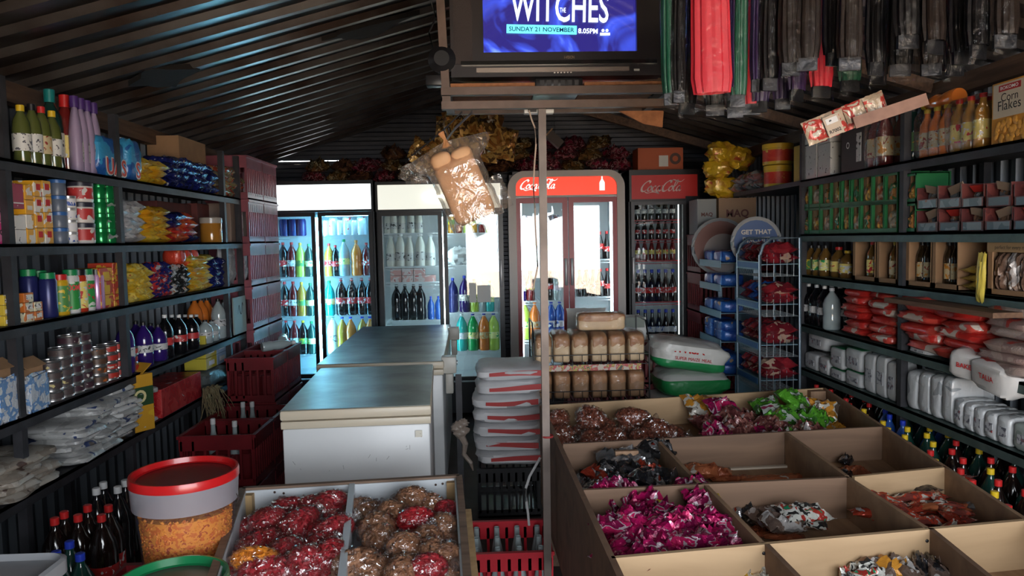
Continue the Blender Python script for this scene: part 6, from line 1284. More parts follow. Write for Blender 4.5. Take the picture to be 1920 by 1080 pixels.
crust=mat('bread crust',(.34,.145,.06),.7,var=.3,vs=14,col2=(.50,.27,.13)); crumb=mat('bread side',(.75,.56,.36),.8,var=.15,vs=16); BF=film('bread film',(.98,.97,.95),.035,.12,.8,35,haze=.02,fr=.35)
def _loaf(key,top='crust',size=(.105,.30,.17)):
    t=thing('bread_loaf','x y z w','bread'); w_,d,h=size
    link('loaf',MB().blob((0,0,h*.42),(w_*.97,d,h*.84),.22,.2,.03,1,24,14).mesh('loaf',crumb if top!='brown' else mat('brown loaf side',(.36,.20,.10),.75,var=.2,vs=14)),parent=t)
    link('top_crust',MB().blob((0,0,h*.68),(w_*1.01,d*1.015,h*.62),.55,.28,.05,2,24,14).mesh('top_crust',crust),parent=t)
    link('plastic_film',MB().blob((0,0,h*.5),(w_*1.04,d*1.05,h*1.03),.3,.3,.04,5,28,18,fq=6).mesh('plastic_film',BF),parent=t); return t
loaf=Kind(_loaf)
for j in range(6):
    xx=x0+.06+.113*j
    loaf(('u',),(xx,4.61,.846),(0,0,rr.uniform(-.03,.03)),'wrapped white bread loaf, %s from the left on the upper tier'%ORD[j],'bread loaves on the upper tier',size=(.105,.30,.18))
    loaf(('l',),(xx,4.61,.626),(0,0,0),'wrapped brown bread loaf, %s from the left on the lower tier'%ORD[j],'bread loaves on the lower tier',top='brown',size=(.105,.32,.17))
# loaf lying on top
p=atY(1125,606,4.62); t=loaf(('t',),(p.x-.0,4.60,1.03),(0,0,PI/2-.03),'single pale bread loaf lying across the top of the upper tier',None,size=(.12,.29,.11))
# boxes and sacks behind the bread
CS=crate(('bk',),(1.0,5.25,.001),(0,0,0),'crate behind the bread rack, bottom of three',None,size=(.46,.36,.29))
for k in (1,2): crate(('bk',),(1.0,5.25,.001+.292*k),(0,0,0),'crate behind the bread rack, %s of three'%('middle','top')[k-1],None,size=(.46,.36,.29))
box(('gbx',),(1.0,5.24,.88),(0,0,.1),'small white and green carton behind the pale top loaf',size=(.24,.2,.16),m=mat('white card',(.6,.6,.58),.6),panel=(.9,.55,1.0,mat('grey green print',(.22,.25,.22),.6)),name='cardboard_box')
pouch(('pw',),(.70,5.12,.88),(.1,0,0),'pointed white paper bag standing left of the white carton',None,size=(.26,.24,.08),m=mat('white card'),stand=True,name='paper_bag')
crate(('bk',),(.66,5.22,.001),(0,0,0),'crate under the pointed paper bag, bottom of three',None,size=(.2,.3,.29))if False else None
for k in range(3): crate(('bk2',),(.66,5.20,.001+.292*k),(0,0,0),'narrow crate behind the bread rack, %s of three'%('bottom','middle','top')[k],None,size=(.20,.30,.29),div=False)
def sack(lbl,loc,size,m,rot=(0,0,0),seed=1,green=None,txt=None,col=None):
    t=thing('maize_meal_sack',lbl,'sack',loc,rot); link('sack_body',MB().blob((0,0,size[2]/2),size,.6,.4,.13,seed,30,16,fq=2.2).mesh('sack_body',m),parent=t)
    if txt: text(txt,size[0]*.4,TEXTR,t,(0,-size[1]*.36,size[2]*.86),rot=(-1.0,0,0),bold=.02)
    return t
GWm=None
def split_mat(name,c1,c2,axis,thr):
    m,nt,b=_new(name); tc=nt.nodes.new('ShaderNodeTexCoord'); sp=nt.nodes.new('ShaderNodeSeparateXYZ'); nt.links.new(tc.outputs['Object'],sp.inputs[0])
    g=nt.nodes.new('ShaderNodeMath'); g.operation='GREATER_THAN'; g.inputs[1].default_value=thr; nt.links.new(sp.outputs[axis],g.inputs[0])
    mx=nt.nodes.new('ShaderNodeMix'); mx.data_type='RGBA'; mx.inputs['A'].default_value=(*c1,1); mx.inputs['B'].default_value=(*c2,1); nt.links.new(g.outputs[0],mx.inputs['Factor']); nt.links.new(mx.outputs['Result'],b.inputs['Base Color']); b.inputs['Roughness'].default_value=.35
    nz=nt.nodes.new('ShaderNodeTexNoise'); nz.inputs['Scale'].default_value=14; nt.links.new(tc.outputs['Object'],nz.inputs['Vector']); _bump(nt,b,nz.outputs[0],.5,.012); return m
gwm=split_mat('green and white sack',(.02,.26,.08),(.62,.60,.56),2,.07); ggm=split_mat('green bottom sack',(.02,.25,.07),(.6,.6,.58),2,.12)
px_,py_=1.33,4.92
for k in range(3): sack('maize sack with green lower band, %s layer right of the bread'%LAY[k],(px_,py_,.0+.185*k+.002),(.46,.46,.19),ggm,seed=k)
sack('upper maize sack with green band under the folded one',(px_+.02,py_-.04,.555),(.46,.44,.17),ggm,seed=5)
t=sack('big white and green maize sack with red print on top of the pile',(px_-.01,py_-.02,.72),(.50,.42,.20),gwm,(0,.14,0),7); text('IWISA',.20,TEXTR,t,(-.03,-.19,.145),rot=(-.75,0,0),bold=.03); text('SUPER MAIZE MEAL',.24,TEXTR,t,(0,-.212,.09),rot=(-.15,0,0))
sack('brownish rice sack lying behind the white and green maize sack',(px_-.05,py_+.46,.62),(.42,.40,.26),pmat('rice sack print',[(.45,.30,.22),(.55,.45,.38),(.4,.08,.05)],8,.5,0,.5,stops=[0,.5,.66]),seed=9)
crate(('rsk',),(px_-.05,py_+.46,.001),(0,0,0),'lower crate under the rice sack',None,size=(.42,.36,.305),div=False); crate(('rsk',),(px_-.05,py_+.46,.31),(0,0,0),'upper crate under the rice sack',None,size=(.42,.36,.305),div=False)
# crate of cola right of the sacks
for k in range(1): crate(('rc',),(1.82,4.30,.001),(0,0,0),'dark crate on the floor at the far right corner of the sweet table',None,size=(.0+.30,.36,.29)) if False else None
crate(('cc',),(1.62,5.98,.001),(0,0,0),'red crate on the floor before the narrow fridge',None,size=(.36,.40,.29))
# ------------------------------------------------------------------ biscuit racks
BL=mat('pale blue metal',(.20,.34,.42),.4,.2); CHR=mat('rack tube',(.20,.27,.33),.35,.5); BLP=mat('blue price strip',(.04,.14,.35),.45)
blu=pmat('blue biscuit wrap',[(.02,.08,.38),(.03,.14,.5),(.55,.38,.25)],9,.25,.1,.5,stops=[0,.45,.66]); redb=pmat('red biscuit wrap',[(.30,.02,.03),(.16,.012,.02),(.50,.34,.25)],11,.25,.1,.6,stops=[0,.46,.6]); dkr=pmat('dark red biscuit wrap',[(.22,.02,.03),(.12,.02,.02),(.45,.35,.3)],12,.25,.1,.6,stops=[0,.5,.64])
def rack(lbl,xa,xb,ya,yb,zs,ztop,wide,goods,kind):
    t=thing('biscuit_rack',lbl,'rack',((xa+xb)/2,(ya+yb)/2,0)); O=t.location
    for y in (ya,yb):
        if kind==2: link('frame_tube',MB().tube([(xa-O.x,y-O.y,0),(xa-O.x,y-O.y,ztop-.10),(xa-O.x+.02,y-O.y,ztop-.04),(xa-O.x+.07,y-O.y,ztop),(xb-O.x,y-O.y,ztop),(xb-O.x,y-O.y,0)],.010,8).mesh('frame_tube',CHR),parent=t)
        else: link('frame_tube',MB().tube([(xb-O.x,y-O.y,0),(xb-O.x,y-O.y,ztop)],.010,8).mesh('frame_tube',CHR),parent=t)
    if kind==1: link('back_panel',MB().bb((xb-O.x-.01,ya-O.y,.1),(xb-O.x,yb-O.y,ztop)).mesh('back_panel',BL,False),parent=t)
    for z in zs:
        mb=MB(); mb.bb((xa-O.x,ya-O.y,z-.004),(xb-O.x-.012,yb-O.y,z)); mb.bb((xa-O.x-.006,ya-O.y,z-.035),(xa-O.x,yb-O.y,z+.015)); link('shelf_tray',mb.mesh('shelf_tray',BL,False),parent=t)
        if kind==2:
            link('price_strip',MB().bb((xa-O.x-.009,ya-O.y+.02,z-.025),(xa-O.x-.0065,yb-O.y-.02,z+.008)).mesh('price_strip',BLP,False),parent=t)
            mb=MB()
            for i in range(12): y=ya+(yb-ya)*i/11; mb.tube([(xa-O.x,y-O.y,z-.03),(xa-O.x+.02,y-O.y,z-.075),(xb-O.x,y-O.y,z-.075)],.0016,4)
            for i in range(7): x=xa+(xb-xa)*i/6; mb.tube([(x-O.x,ya-O.y-.004,z+.06),(x-O.x,ya-O.y-.004,z-.075),(x-O.x,yb-O.y,z-.075)],.0016,4)
            link('wire_basket',mb.mesh('wire_basket',mat('grey wire',(.32,.36,.38),.4,.3)),parent=t)
    return t
zs1=[1.405,1.235,1.045,.84,.60]
rack('pale blue rack of blue biscuit packets, the farther of two',1.68,1.96,5.22,5.72,zs1,1.60,0,None,1)
for q,z in enumerate(zs1):
    for j in range(2):
        for k in range(1 if q<3 else 2): bag(('bb',),(1.775,5.34+.23*j,z+.001+k*.06 if q>=3 else z+.001),(0,0,-PI/2),'blue biscuit block, %s tier of the far rack, %s one%s'%(ORD[q],('near','far')[j],' on top' if k else ''),'blue biscuit blocks on the far rack',size=(.21,.17,.085 if q<3 else .058),m=blu,e=.35,amp=.08,name='biscuit_packet',fold=False)
zs2=[1.417,1.17,.92,.70]
rack('pale blue tube rack of red biscuit packets, the nearer of two',1.69,1.94,4.50,4.90,zs2,1.575,0,None,2)
for q,z in enumerate(zs2):
    for j in range(3):
        for k in range(2): pouch(('rb',q%2,(j+k)%3,j==1 and q==1),(1.815,4.56+.135*j,z+.002+k*.055),(0,0,rr.uniform(-.05,.05)),'%s biscuit packet, %s tier of the near rack, %s %s'%('blue' if (j==1 and q==1) else 'red',ORD[q],ORD[j],('below','above')[k]),'biscuit packets on the near rack',size=(.23,.14,.07),m=blu if (j==1 and q==1) else (redb if q<2 else dkr),seed=(j+k)%3,name='biscuit_packet')
def disc(lbl,px,py,Y,r,m1,txt,rz):
    p=atY(px,py,Y); t=thing('round_sign',lbl,'sign',tuple(p),(0,0,rz))
    mb=MB().lathe([(0,0),(r,0),(r,.012),(0,.012)],36); mb.xf(Matrix.Rotation(PI/2,4,'X')); link('sign_disc',mb.mesh('sign_disc',m1),parent=t)
    mb=MB().tube([(r*1.06*math.cos(a/24*2*PI),-.006,r*1.06*math.sin(a/24*2*PI)) for a in range(24)],.014,6,True); link('rim',mb.mesh('rim',mat('grey rim',(.36,.36,.36),.5)),parent=t)
    link('stalk',MB().bb((-.015,-.004,-.45),(.015,.004,-r)).mesh('stalk',CHR,False),parent=t)
    return t
t=disc('blue round sign reading GET THAT above the near biscuit rack',1417,453,4.98,.148,mat('sign blue',(.03,.08,.22),.5),'x',-.1); text('GET THAT',.20,mat('cream letters',(.6,.55,.48),.6),t,(.0,-.0145,.065),bold=.03); text('BISCUIT',.18,mat('cream letters'),t,(0,-.0145,.012),bold=.02)
t=disc('round sign with pale circle above the far biscuit rack',1350,462,5.80,.20,mat('sign red brown',(.22,.08,.06),.5),'x',-.1)
mb=MB().lathe([(0,0),(.15,0)],32,cap=False); mb.xf(Matrix.Translation((.02,-.0135,-.05))@Matrix.Rotation(PI/2,4,'X')); link('pale_circle',mb.mesh('pale_circle',mat('pale disc',(.42,.36,.34),.6),False),parent=t)
# crate stacks, soap boxes and yellow bags in the right back corner
for s_,xx in enumerate((1.93,2.26)):
    for k in range(5): crate(('rt',),(xx,6.22,.001+k*.322),(0,0,0),'red crate, %s of the %s stack in the right back corner'%(LAY[k] if k<4 else 'top',('left','right')[s_]),'red crates in the right back corner',size=(.32,.40,.32),div=False)
zc=1.612
t=box(('mq1',),(1.84,6.20,zc),(0,0,-.05),'pale grey soap carton with brown badge on the right corner crates',size=(.155,.3,.285),m=mat('pale carton',(.33,.34,.33),.7),txt=('MAQ',.6,.55),tm=mat('brown ink',(.16,.06,.05),.7),name='cardboard_box',panel=(.5,.05,.15,mat('brown ink')))
t=box(('mq2',),(2.085,6.20,zc),(0,0,0),'tan carton printed MAQ on the right corner crates',size=(.31,.3,.29),m=mat('tan carton',(.38,.24,.15),.75),txt=('MAQ',.6,.55),tm=mat('brown ink'),name='cardboard_box')
yb_=pmat('yellow snack bag',[(.68,.42,.02),(.6,.32,.03),(.5,.10,.03),(.65,.6,.5)],10,.2,.15,1.0,bs=25,stops=[0,.52,.66,.74])
for j,(px,py,sx,sy,rz) in enumerate(((1358,350,.30,.24,.1),(1350,312,.22,.20,-.3),(1352,285,.24,.20,.2),(1385,295,.20,.16,.5))):
    q=atY(px,py,6.08-.04*j); bag(('ys',j),(q.x,q.y,max(zc+.295,q.z-.09)+(.0 if j else 0)),(0,rz*.5,rz),('lowest yellow snack bag on the tan carton','second yellow snack bag on the tan carton','topmost bulging yellow snack bag on the tan carton','smaller yellow snack bag leaning right on the others')[j],None,size=(sx,.16,.17),m=yb_,e=.75,amp=.35,seed=j+2,name='snack_bag',fold=False)
# ------------------------------------------------------------------ television on its frame, with the post
TY=3.0
def T(px,py,Y=TY): return atY(px,py,Y)
xl=T(828,175).x; xr=T(1262,175).x
t=thing('television_stand','wood and steel shelf with central post carrying the television','stand',(T(1016,200).x,TY,0)); O=t.location
z1_=T(1016,172).z; z2_=T(1016,198).z
for z,nm in ((z1_,'upper_rail'),(z2_,'lower_rail')):
    mb=MB(); 
    mb.box(((xl+xr)/2-O.x,0-.02,z),(xr-xl,.035,.030))
    if nm=='upper_rail': mb.box(((xl+xr)/2-O.x,.42,z),(xr-xl,.035,.030)).box((xl-O.x+.02,.2,z),(.035,.45,.03)).box((xr-O.x-.02,.2,z),(.035,.45,.03))
    link(nm,mb.mesh(nm,mat('brown steel rail',(.16,.11,.09),.5,.4,var=.3),False),parent=t)
zb_=z1_+.016
CH_=mat('chipboard',(.42,.17,.07),.8,var=.3,vs=40,bump=.2); 
xa=T(845,160).x; xb=T(1003,160).x; xc=T(1095,160).x; xd=T(1240,160).x
link('chipboard_panel',MB().bb((xa-O.x,-.01,zb_),(xb-O.x,.43,zb_+.018)).mesh('chipboard_panel',CH_,False),parent=t); link('chipboard_panel',MB().bb((xc-O.x,-.01,zb_),(xd-O.x,.43,zb_+.018)).mesh('chipboard_panel',CH_,False),parent=t)
link('hanging_board',MB().add([(T(1165,206).x-O.x,.05,z2_-.017),(T(1250,208).x-O.x,.05,z2_-.017),(T(1248,238).x-O.x,.05,z2_-.085),(T(1212,232).x-O.x,.05,z2_-.07),(T(1165,206).x-O.x,.062,z2_-.017),(T(1250,208).x-O.x,.062,z2_-.017),(T(1248,238).x-O.x,.062,z2_-.085),(T(1212,232).x-O.x,.062,z2_-.07)],[(0,3,2,1),(4,5,6,7),(0,4,7,3),(1,2,6,5),(3,7,6,2),(0,1,5,4)]).mesh('hanging_board',CH_,False),parent=t)
link('left_upright',MB().beam((xl-O.x+.02,0,z2_),(xl-O.x+.0,0,T(833,-60).z),.032).mesh('left_upright',mat('brown steel rail'),False),parent=t)
link('post',MB().beam((T(1018,600).x-O.x,.0,0),(0,0,z2_-.015),.030).mesh('post',mat('post steel',(.20,.16,.14),.5,.5,var=.35,vs=7),False),parent=t)
link('post_tie',MB().lathe([(.024,-.004),(.026,0),(.024,.004)],10,(0,0,T(1020,818).z),False).mesh('post_tie',mat('red tie',(.3,.03,.03),.6)),parent=t)
# black ventilated box between panels
t2=thing('set_top_box','black slotted set top box under the television','box',((xb+xc)/2,TY+.2,zb_+.002)) if False else None
w_=xc-xb-.006
sb=thing('set_top_box','black slotted box lying between the chipboard panels under the television','box',((xb+xc)/2,TY+.19,zb_)); 
link('case',MB().box((0,0,.02),(w_,.36,.04)).mesh('case',BLACK,bevel=.004),parent=sb)
mb=MB()
for i in range(6):
    mb.box((-w_*.36+i*w_*.145,-.181,.02),(w_*.09,.003,.022))
link('vent_slots',mb.mesh('vent_slots',mat('slot grey',(.05,.05,.055),.6),False),parent=sb)
# television
tz=zb_+.044; cx=(T(845,100).x+T(1240,100).x)/2; tw=T(1240,100).x-T(845,100).x; th=.66
tv=thing('television','large black tube television showing a blue film announcement','television',(cx,TY+.03,tz)); 
DK=mat('tv plastic',(.03,.026,.028),.3,coat=.3); SPK=mat('speaker cloth',(.045,.035,.035),.8,bump=.4,bs=400)
sx0=T(906,60).x-cx; sx1=T(1194,60).x-cx; sz0=T(1050,97).z-tz; sz1=sz0+(sx1-sx0)*.77
mb=MB(); y0=-.03;y1=.05
mb.bb((-tw/2,y0,0),(tw/2,y1,sz0)); mb.bb((-tw/2,y0,sz1),(tw/2,y1,th)); mb.bb((-tw/2,y0,sz0),(sx0,y1,sz1)); mb.bb((sx1,y0,sz0),(tw/2,y1,sz1))
link('front_bezel',mb.mesh('front_bezel',DK,False),parent=tv)
vs=[(-tw/2+.02,.05,.0),(tw/2-.02,.05,.0),(tw/2-.02,.05,th),(-tw/2+.02,.05,th),(-.22,.40,.05),(.22,.40,.05),(.22,.40,th-.1),(-.22,.40,th-.1)]
link('rear_housing',MB().add(vs,[(0,1,5,4),(1,2,6,5),(2,3,7,6),(3,0,4,7),(4,5,6,7),(3,2,1,0)]).mesh('rear_housing',DK,False),parent=tv)
for s,(a_,b_) in enumerate(((-tw/2+.012,-tw/2+.085),)): link('speaker_panel',MB().bb((a_,y0-.004,.05),(b_,y0,th-.03)).mesh('speaker_panel',SPK,False),parent=tv)
link('lower_trim',MB().bb((-tw/2+.04,y0-.012,.045),(tw/2-.02,y0,.060)).mesh('lower_trim',mat('gloss black',(.02,.02,.02),.12,coat=1),False),parent=tv)
link('silver_strip',MB().bb((-tw/2+.10,y0-.007,.018),(tw/2-.13,y0,.034)).mesh('silver_strip',mat('tv silver strip',(.55,.45,.38),.25,.7),False),parent=tv)
mb=MB()
for i in range(6): mb.box((-.01+.013*i,y0-.009,.012),(.006,.004,.004))
link('front_buttons',mb.mesh('front_buttons',mat('button silver',(.7,.65,.6),.3,.6),False),parent=tv)
link('power_light',MB().box((tw/2-.10,y0-.004,.020),(.022,.004,.008)).mesh('power_light',mat('pale badge',(.6,.6,.55),.5),False),parent=tv)
text('POLYTRON'[:0]+'TELE',.035,mat('gold badge',(.45,.32,.2),.4,.5),tv,(.05,y0-.002,sz0-.022)) if False else text('I-VISION',.040,mat('gold badge',(.45,.32,.2),.4,.5),tv,(.05,y0-.002,sz0-.022),height=.012)
# picture on the tube: blue field with pale beams
m,nt,b=_new('tv picture'); tc=nt.nodes.new('ShaderNodeTexCoord'); nz=nt.nodes.new('ShaderNodeTexNoise'); nz.inputs['Scale'].default_value=4.0; nz.inputs['Detail'].default_value=3; nz.inputs['Distortion'].default_value=1.5
nt.links.new(tc.outputs['Object'],nz.inputs['Vector']); rp=nt.nodes.new('ShaderNodeValToRGB'); cr=rp.color_ramp; cr.elements[0].position=.44; cr.elements[0].color=(.02,.015,.14,1); cr.elements[1].position=.72; cr.elements[1].color=(.25,.42,1,1); e=cr.elements.new(.55); e.color=(.04,.07,.55,1)
nt.links.new(nz.outputs[0],rp.inputs[0]); b.inputs['Base Color'].default_value=(.01,.01,.012,1); b.inputs['Roughness'].default_value=.06; b.inputs['Emission Strength'].default_value=.75; nt.links.new(rp.outputs[0],b.inputs['Emission Color'])
W2=sx1-sx0; H2=sz1-sz0
scr=link('screen',MB().grid(lambda u,v:(sx0+W2*u,-.006-.012*(1-(2*u-1)**2)*(1-(2*v-1)**2),sz0+H2*v),20,16).mesh('screen',m),parent=tv)
def onscr(px,py): p=atY(px,py,TY+.0); return (p.x-cx,-.0205,p.z-tz)
PT=mat('screen cyan print',(.1,.4,.45),.3,emit=.9,ecol=(.10,.65,.8)); PW=mat('screen pale text',(.5,.5,.6),.3,emit=1.1,ecol=(.6,.72,1)); PD=mat('screen dark text',(.01,.02,.05),.3,emit=.15,ecol=(0,.05,.2))
q=onscr(1016,54); wd=T(1085,50).x-T(953,50).x; link('caption_bar',MB().box((0,0,0),(wd,.001,.034)).mesh('caption_bar',PT,False),(q[0],-.0215,q[2]),(0,.03,0),parent=scr)
text('SUNDAY 21 NOVEMBER',wd*.93,PD,scr,(q[0],-.0225,q[2]),(0,.03,0),bold=.02)
q=onscr(1103,57); text('8.05PM',.078,PW,scr,(q[0],-.0225,q[2]),(0,.03,0),bold=.02)
q=onscr(1050,18); text('WITCHES',T(1140,20).x-T(956,20).x,PW,scr,(q[0],-.0225,q[2]+.012),(0,.03,0),height=.115,bold=.01); text('THE',.024,PW,scr,(q[0]+.012,-.0235,q[2]-.0),(0,.03,0),height=.018)
q=onscr(1135,60); mb=MB().blob((-.008,0,.008),(.012,.001,.012),1,1,0,0,8,6).blob((.008,0,.008),(.012,.001,.012),1,1,0,0,8,6).box((0,0,-.006),(.04,.001,.010)); link('people_symbol',mb.mesh('people_symbol',PW),(q[0],-.0225,q[2]),parent=scr)
# router and cables left of the television
p=T(815,135); t=thing('speaker_box','small black gadget with cables on the left of the television shelf','gadget',(p.x-.0,TY+.02,T(820,175).z))
link('body',MB().bb((-.035,-.03,.03),(.055,.03,.07)).mesh('body',BLACK,bevel=.004),parent=t); mb=MB().lathe([(0,0),(.05,.0),(.055,.03),(.03,.05),(0,.05)],20); mb.xf(Matrix.Translation((.03,0,.13))@Matrix.Rotation(PI/2,4,'X')); link('round_head',mb.mesh('round_head',BLACK),parent=t)
link('cable',MB().tube([(0,0,.16),(-.02,0,.24),(.01,0,.3),(-.015,0,.38),(.005,0,.5)],.004,6).mesh('cable',BLACK),parent=t)
# cream cable down the post, white cable to the floor, wire to the bread
def cab(name,lbl,pts,r,m): 
    o=link(name,MB().tube(pts,r,6).mesh(name,m)); return tag(o,lbl,'cable')
CC=mat('cream cable',(.55,.42,.34),.5); WC=mat('white cable',(.6,.6,.6),.45)
cab('cable','thin cream cable hanging beside the upper half of the post',[T(x,y,TY-.05) for x,y in ((992,207),(996,222),(1003,240),(1005,270),(1002,310),(1000,350),(1003,390),(1004,430),(1006,460),(1008,500),(1004,520),(998,545))],.0035,CC)
cab('cable','white cable hanging from the sweet table into the aisle crate',[T(x,y,3.3) for x,y in ((1013,858),(1005,872),(993,893),(986,915),(987,940),(990,962),(992,985))],.006,WC)
t=thing('plug_block','white plug block fixed under the television shelf by the post','plug',tuple(T(1010,208,TY+.05))); link('body',MB().bb((-.06,-.02,-.012),(.06,.02,.012)).mesh('body',mat('white plastic'),bevel=.003),parent=t); link('socket_face',MB().bb((-.045,-.0215,-.008),(-.01,-.02,.008)).mesh('socket_face',mat('slot grey'),False),parent=t)
# ------------------------------------------------------------------ hanging bread and snack bunch
HY=2.6
t=thing('hanging_bread','double brown bread loaf hanging in a clear bag below the television','bread',tuple(atY(836,272,HY)),(0,-.38,0)); 
mb=MB().blob((0,0,-.165),(.150,.10,.225),.35,.35,.05,4,30,18); mb.blob((-.036,-.006,-.050),(.078,.10,.07),.8,.6,.06,2,20,12).blob((.036,-.004,-.056),(.078,.10,.06),.8,.6,.06,3,20,12)
link('loaf',mb.mesh('loaf',mat('hanging crust',(.74,.44,.24),.7,var=.25,vs=12,col2=(.62,.34,.17),bump=.3,bs=30)),parent=t)
BG=film('bread bag film',(.96,.93,.9),.12,.12,.9,22,haze=.10,hazecol=(.7,.6,.5))
def bagfn(u,v):
    a=u*2*PI; z=-.29+.30*v; wx=(.094 if v<.70 else .094+ (.055)*math.sin((v-.70)/.30*PI*.8)); 
    if v>.93: wx*=1-(v-.93)/.07*.85
    wy=.062*(1 if v<.7 else max(.12,1-(v-.7)/.3*.95)); k=1+.07*noise.noise(Vector((math.cos(a)*3,math.sin(a)*3,v*9)))
    return (wx*math.copysign(abs(math.cos(a))**.6,math.cos(a))*k,wy*math.copysign(abs(math.sin(a))**.6,math.sin(a))*k,z)
link('clear_bag',MB().grid(bagfn,36,28,True).mesh('clear_bag',BG),parent=t)
mb=MB().grid(lambda u,v:(-.075-.11*v+.01*math.sin(u*9),.012*math.sin(v*8+u*5),-.01-.10*u+.04*v*(u-.5)+.02*v),8,7); link('bag_corner',mb.mesh('bag_corner',BG),parent=t); mb=MB().grid(lambda u,v:(.065+.07*v,.012*math.sin(v*8+u*5),-.16-.12*u),8,7); link('bag_corner',mb.mesh('bag_corner',BG),parent=t)
link('bag_neck',MB().tube([(0,0,-.01),(.004,0,.02),(0,0,.045)],[.02,.006,.012],8).mesh('bag_neck',mat('orange tape',(.55,.25,.1),.5)),parent=t)
hook=[atY(838,262,HY),atY(852,242,HY),atY(884,212,HY+.2),Vector((T(884,206).x,TY+.05,z2_-.01))]
tag(link('hanging_wire',MB().tube(hook,.004,6).mesh('hanging_wire',STEELG)),'bent grey wire holding the hanging bread bag','wire')
q1=atY(700,320,5.6); tag(link('hanging_wire',MB().tube([atY(772,292,3.2),atY(830,245,3.1),Vector((T(866,206).x,TY+.06,z2_-.01))],.003,6).mesh('hanging_wire',STEEL)),'thin dark wire running left from the television shelf','wire')
goldm=pmat('hanging gold snacks',[(.30,.13,.03),(.5,.3,.08),(.12,.06,.02),(.5,.48,.42)],12,.18,.35,1.0,bs=30,stops=[0,.45,.56,.68])
for j,(x,y,s,rz) in enumerate(sorted(((835,240,.75,.2),(868,245,1,-.2),(902,238,1.1,.4),(925,245,.9,-.5),(900,268,1,.1),(940,262,.8,.3),(800,285,.9,1.2),(775,272,.7,.9)))):
    q=atY(x,y,4.6+.12*(j%3)); pouch(('hg',j%3),(q.x,q.y,q.z-.12),(0,rz*.6,rz),'shiny brown and gold snack pack, %s from the left, hanging behind the bread'%ORD[j],'gold snack packs hanging from the roof',scale=(s,s,s),size=(.20,.25,.10),m=goldm,seed=j%3,stand=True,name='snack_pack',cr=.25)
tag(link('hanging_string',MB().tube([atY(880,245,4.65),atY(885,215,4.65)+Vector((0,0,.0)),Vector((atY(885,215,4.65).x,4.65,zroof(atY(885,215,4.65).x)-.02))],.004,5).mesh('hanging_string',mat('string',(.4,.3,.2),.8))),'string from the roof down to the gold snack bunch','string')
# small leaning picture board under the roof
p=atY(1040,262,6.3); t=thing('wooden_block','small slanted wooden block hanging under the roof right of the post','block',tuple(p)); link('block_face',MB().box((0,0,0),(.14,.1,.07)).mesh('block_face',mat('block dark',(.05,.035,.03),.6),False),(0,0,0),(0,.75,0),t); link('string',MB().tube([(0,0,0),(0,0,zroof(p.x)-p.z+.0)],.003,4).mesh('string',STEEL),parent=t); link('pale_end',MB().box((-.075,0,0),(.012,.1,.10)).mesh('pale_end',CARD,False),(0,0,0),(0,.75,0),t)
# ------------------------------------------------------------------ hair packs hanging from a rail at the upper right
def _hair(key,w_=.09,L=.8,m=None,tip=True):
    t=thing('hair_extension_pack','x y z w','hair pack')
    def fn(u,v):
        a=u*2*PI; z=-L+L*v; k=1-.12*math.sin(v*PI*1.2)+.10*noise.noise(Vector((v*3,key[-1]*4,0)))
        st=1+.08*math.sin(a*9)+.04*math.sin(a*17)
        if v<.02: k*=.85
        return (w_/2*math.cos(a)*k*st,.022*math.sin(a)*k*st+.004*math.sin(v*9),z)
    link('hair_bundle',MB().grid(fn,54,18,True).mesh('hair_bundle',m),parent=t)
    def f2(u,v):
        a=u*2*PI; z=-L-.045+(L+.06)*v; k=1.12+.05*noise.noise(Vector((math.cos(a)*4,v*8,key[-1]))); 
        if v<.06: yy=.25+v*10
        else: yy=1
        return (w_/2*math.cos(a)*k*(1.05 if v<.08 else 1),.027*math.sin(a)*k*min(1,yy),z)
    link('plastic_sleeve',MB().grid(f2,28,24,True).mesh('plastic_sleeve',film('sleeve film',(.97,.97,.97),.008,.06,1.0,26,fr=.10)),parent=t)
    if tip: link('card_tip',MB().bb((-w_*.42,-.004,-L-.03),(w_*.42,.004,-L+.04)).mesh('card_tip',mat('silver tip',(.022,.022,.025),.35,.5,bump=1,bs=30)),parent=t)
    return t
hair=Kind(_hair)
HM={'black':mat('black hair',(.006,.005,.005),.5,bump=.5,bs=60,spec=.15),'green':mat('dark green hair',(.006,.07,.035),.4,bump=.4,bs=50),'pink':mat('pink red hair',(.52,.018,.035),.55,bump=.3,bs=40),'purple':mat('dark purple hair',(.03,.012,.06),.4,bump=.4),'brown':mat('brown hair',(.014,.009,.007),.5,bump=.5,bs=60,spec=.15)}
hl=[(1250,28,205,'green',1.98,'dark green hair pack hanging nearest the television'),(1274,26,200,'black',1.96,'black hair pack between the green and the pink one'),(1326,72,205,'pink',1.93,'wide bright pink red hair pack, biggest of the hanging packs'),(1373,16,195,'purple',1.95,'narrow dark purple hair pack beside the pink one'),(1392,32,208,'green',1.94,'dark green hair pack right of the pink one'),(1422,22,180,'purple',1.93,'thin purplish hair pack right of the second green one'),(1444,34,178,'black',1.9,'plain black hair pack with pale card end'),
 (1480,42,150,'brown',1.86,'brownish hair pack in shiny crinkled sleeve, left of centre'),(1522,44,140,'brown',1.84,'brown black hair pack with silver edge at the middle of the rail'),(1560,30,132,'black',1.86,'narrow black hair pack at the middle of the rail'),(1600,46,140,'brown',1.8,'hair pack with square tip right of the middle'),(1645,36,150,'black',1.84,'black hair pack hanging left of the blue sheened one'),(1700,48,100,'black',1.74,'black hair pack with blue sheen above the shelf post'),(1748,50,110,'brown',1.72,'brown hair pack with wide crinkled silver end'),(1797,44,130,'black',1.76,'black hair pack right of the crinkled silver one'),(1840,46,120,'black',1.7,'black hair pack above the orange juice bottles'),(1890,50,100,'brown',1.66,'hair pack at the upper right frame edge')]
RZh=2.56
rail0=None; pts=[]
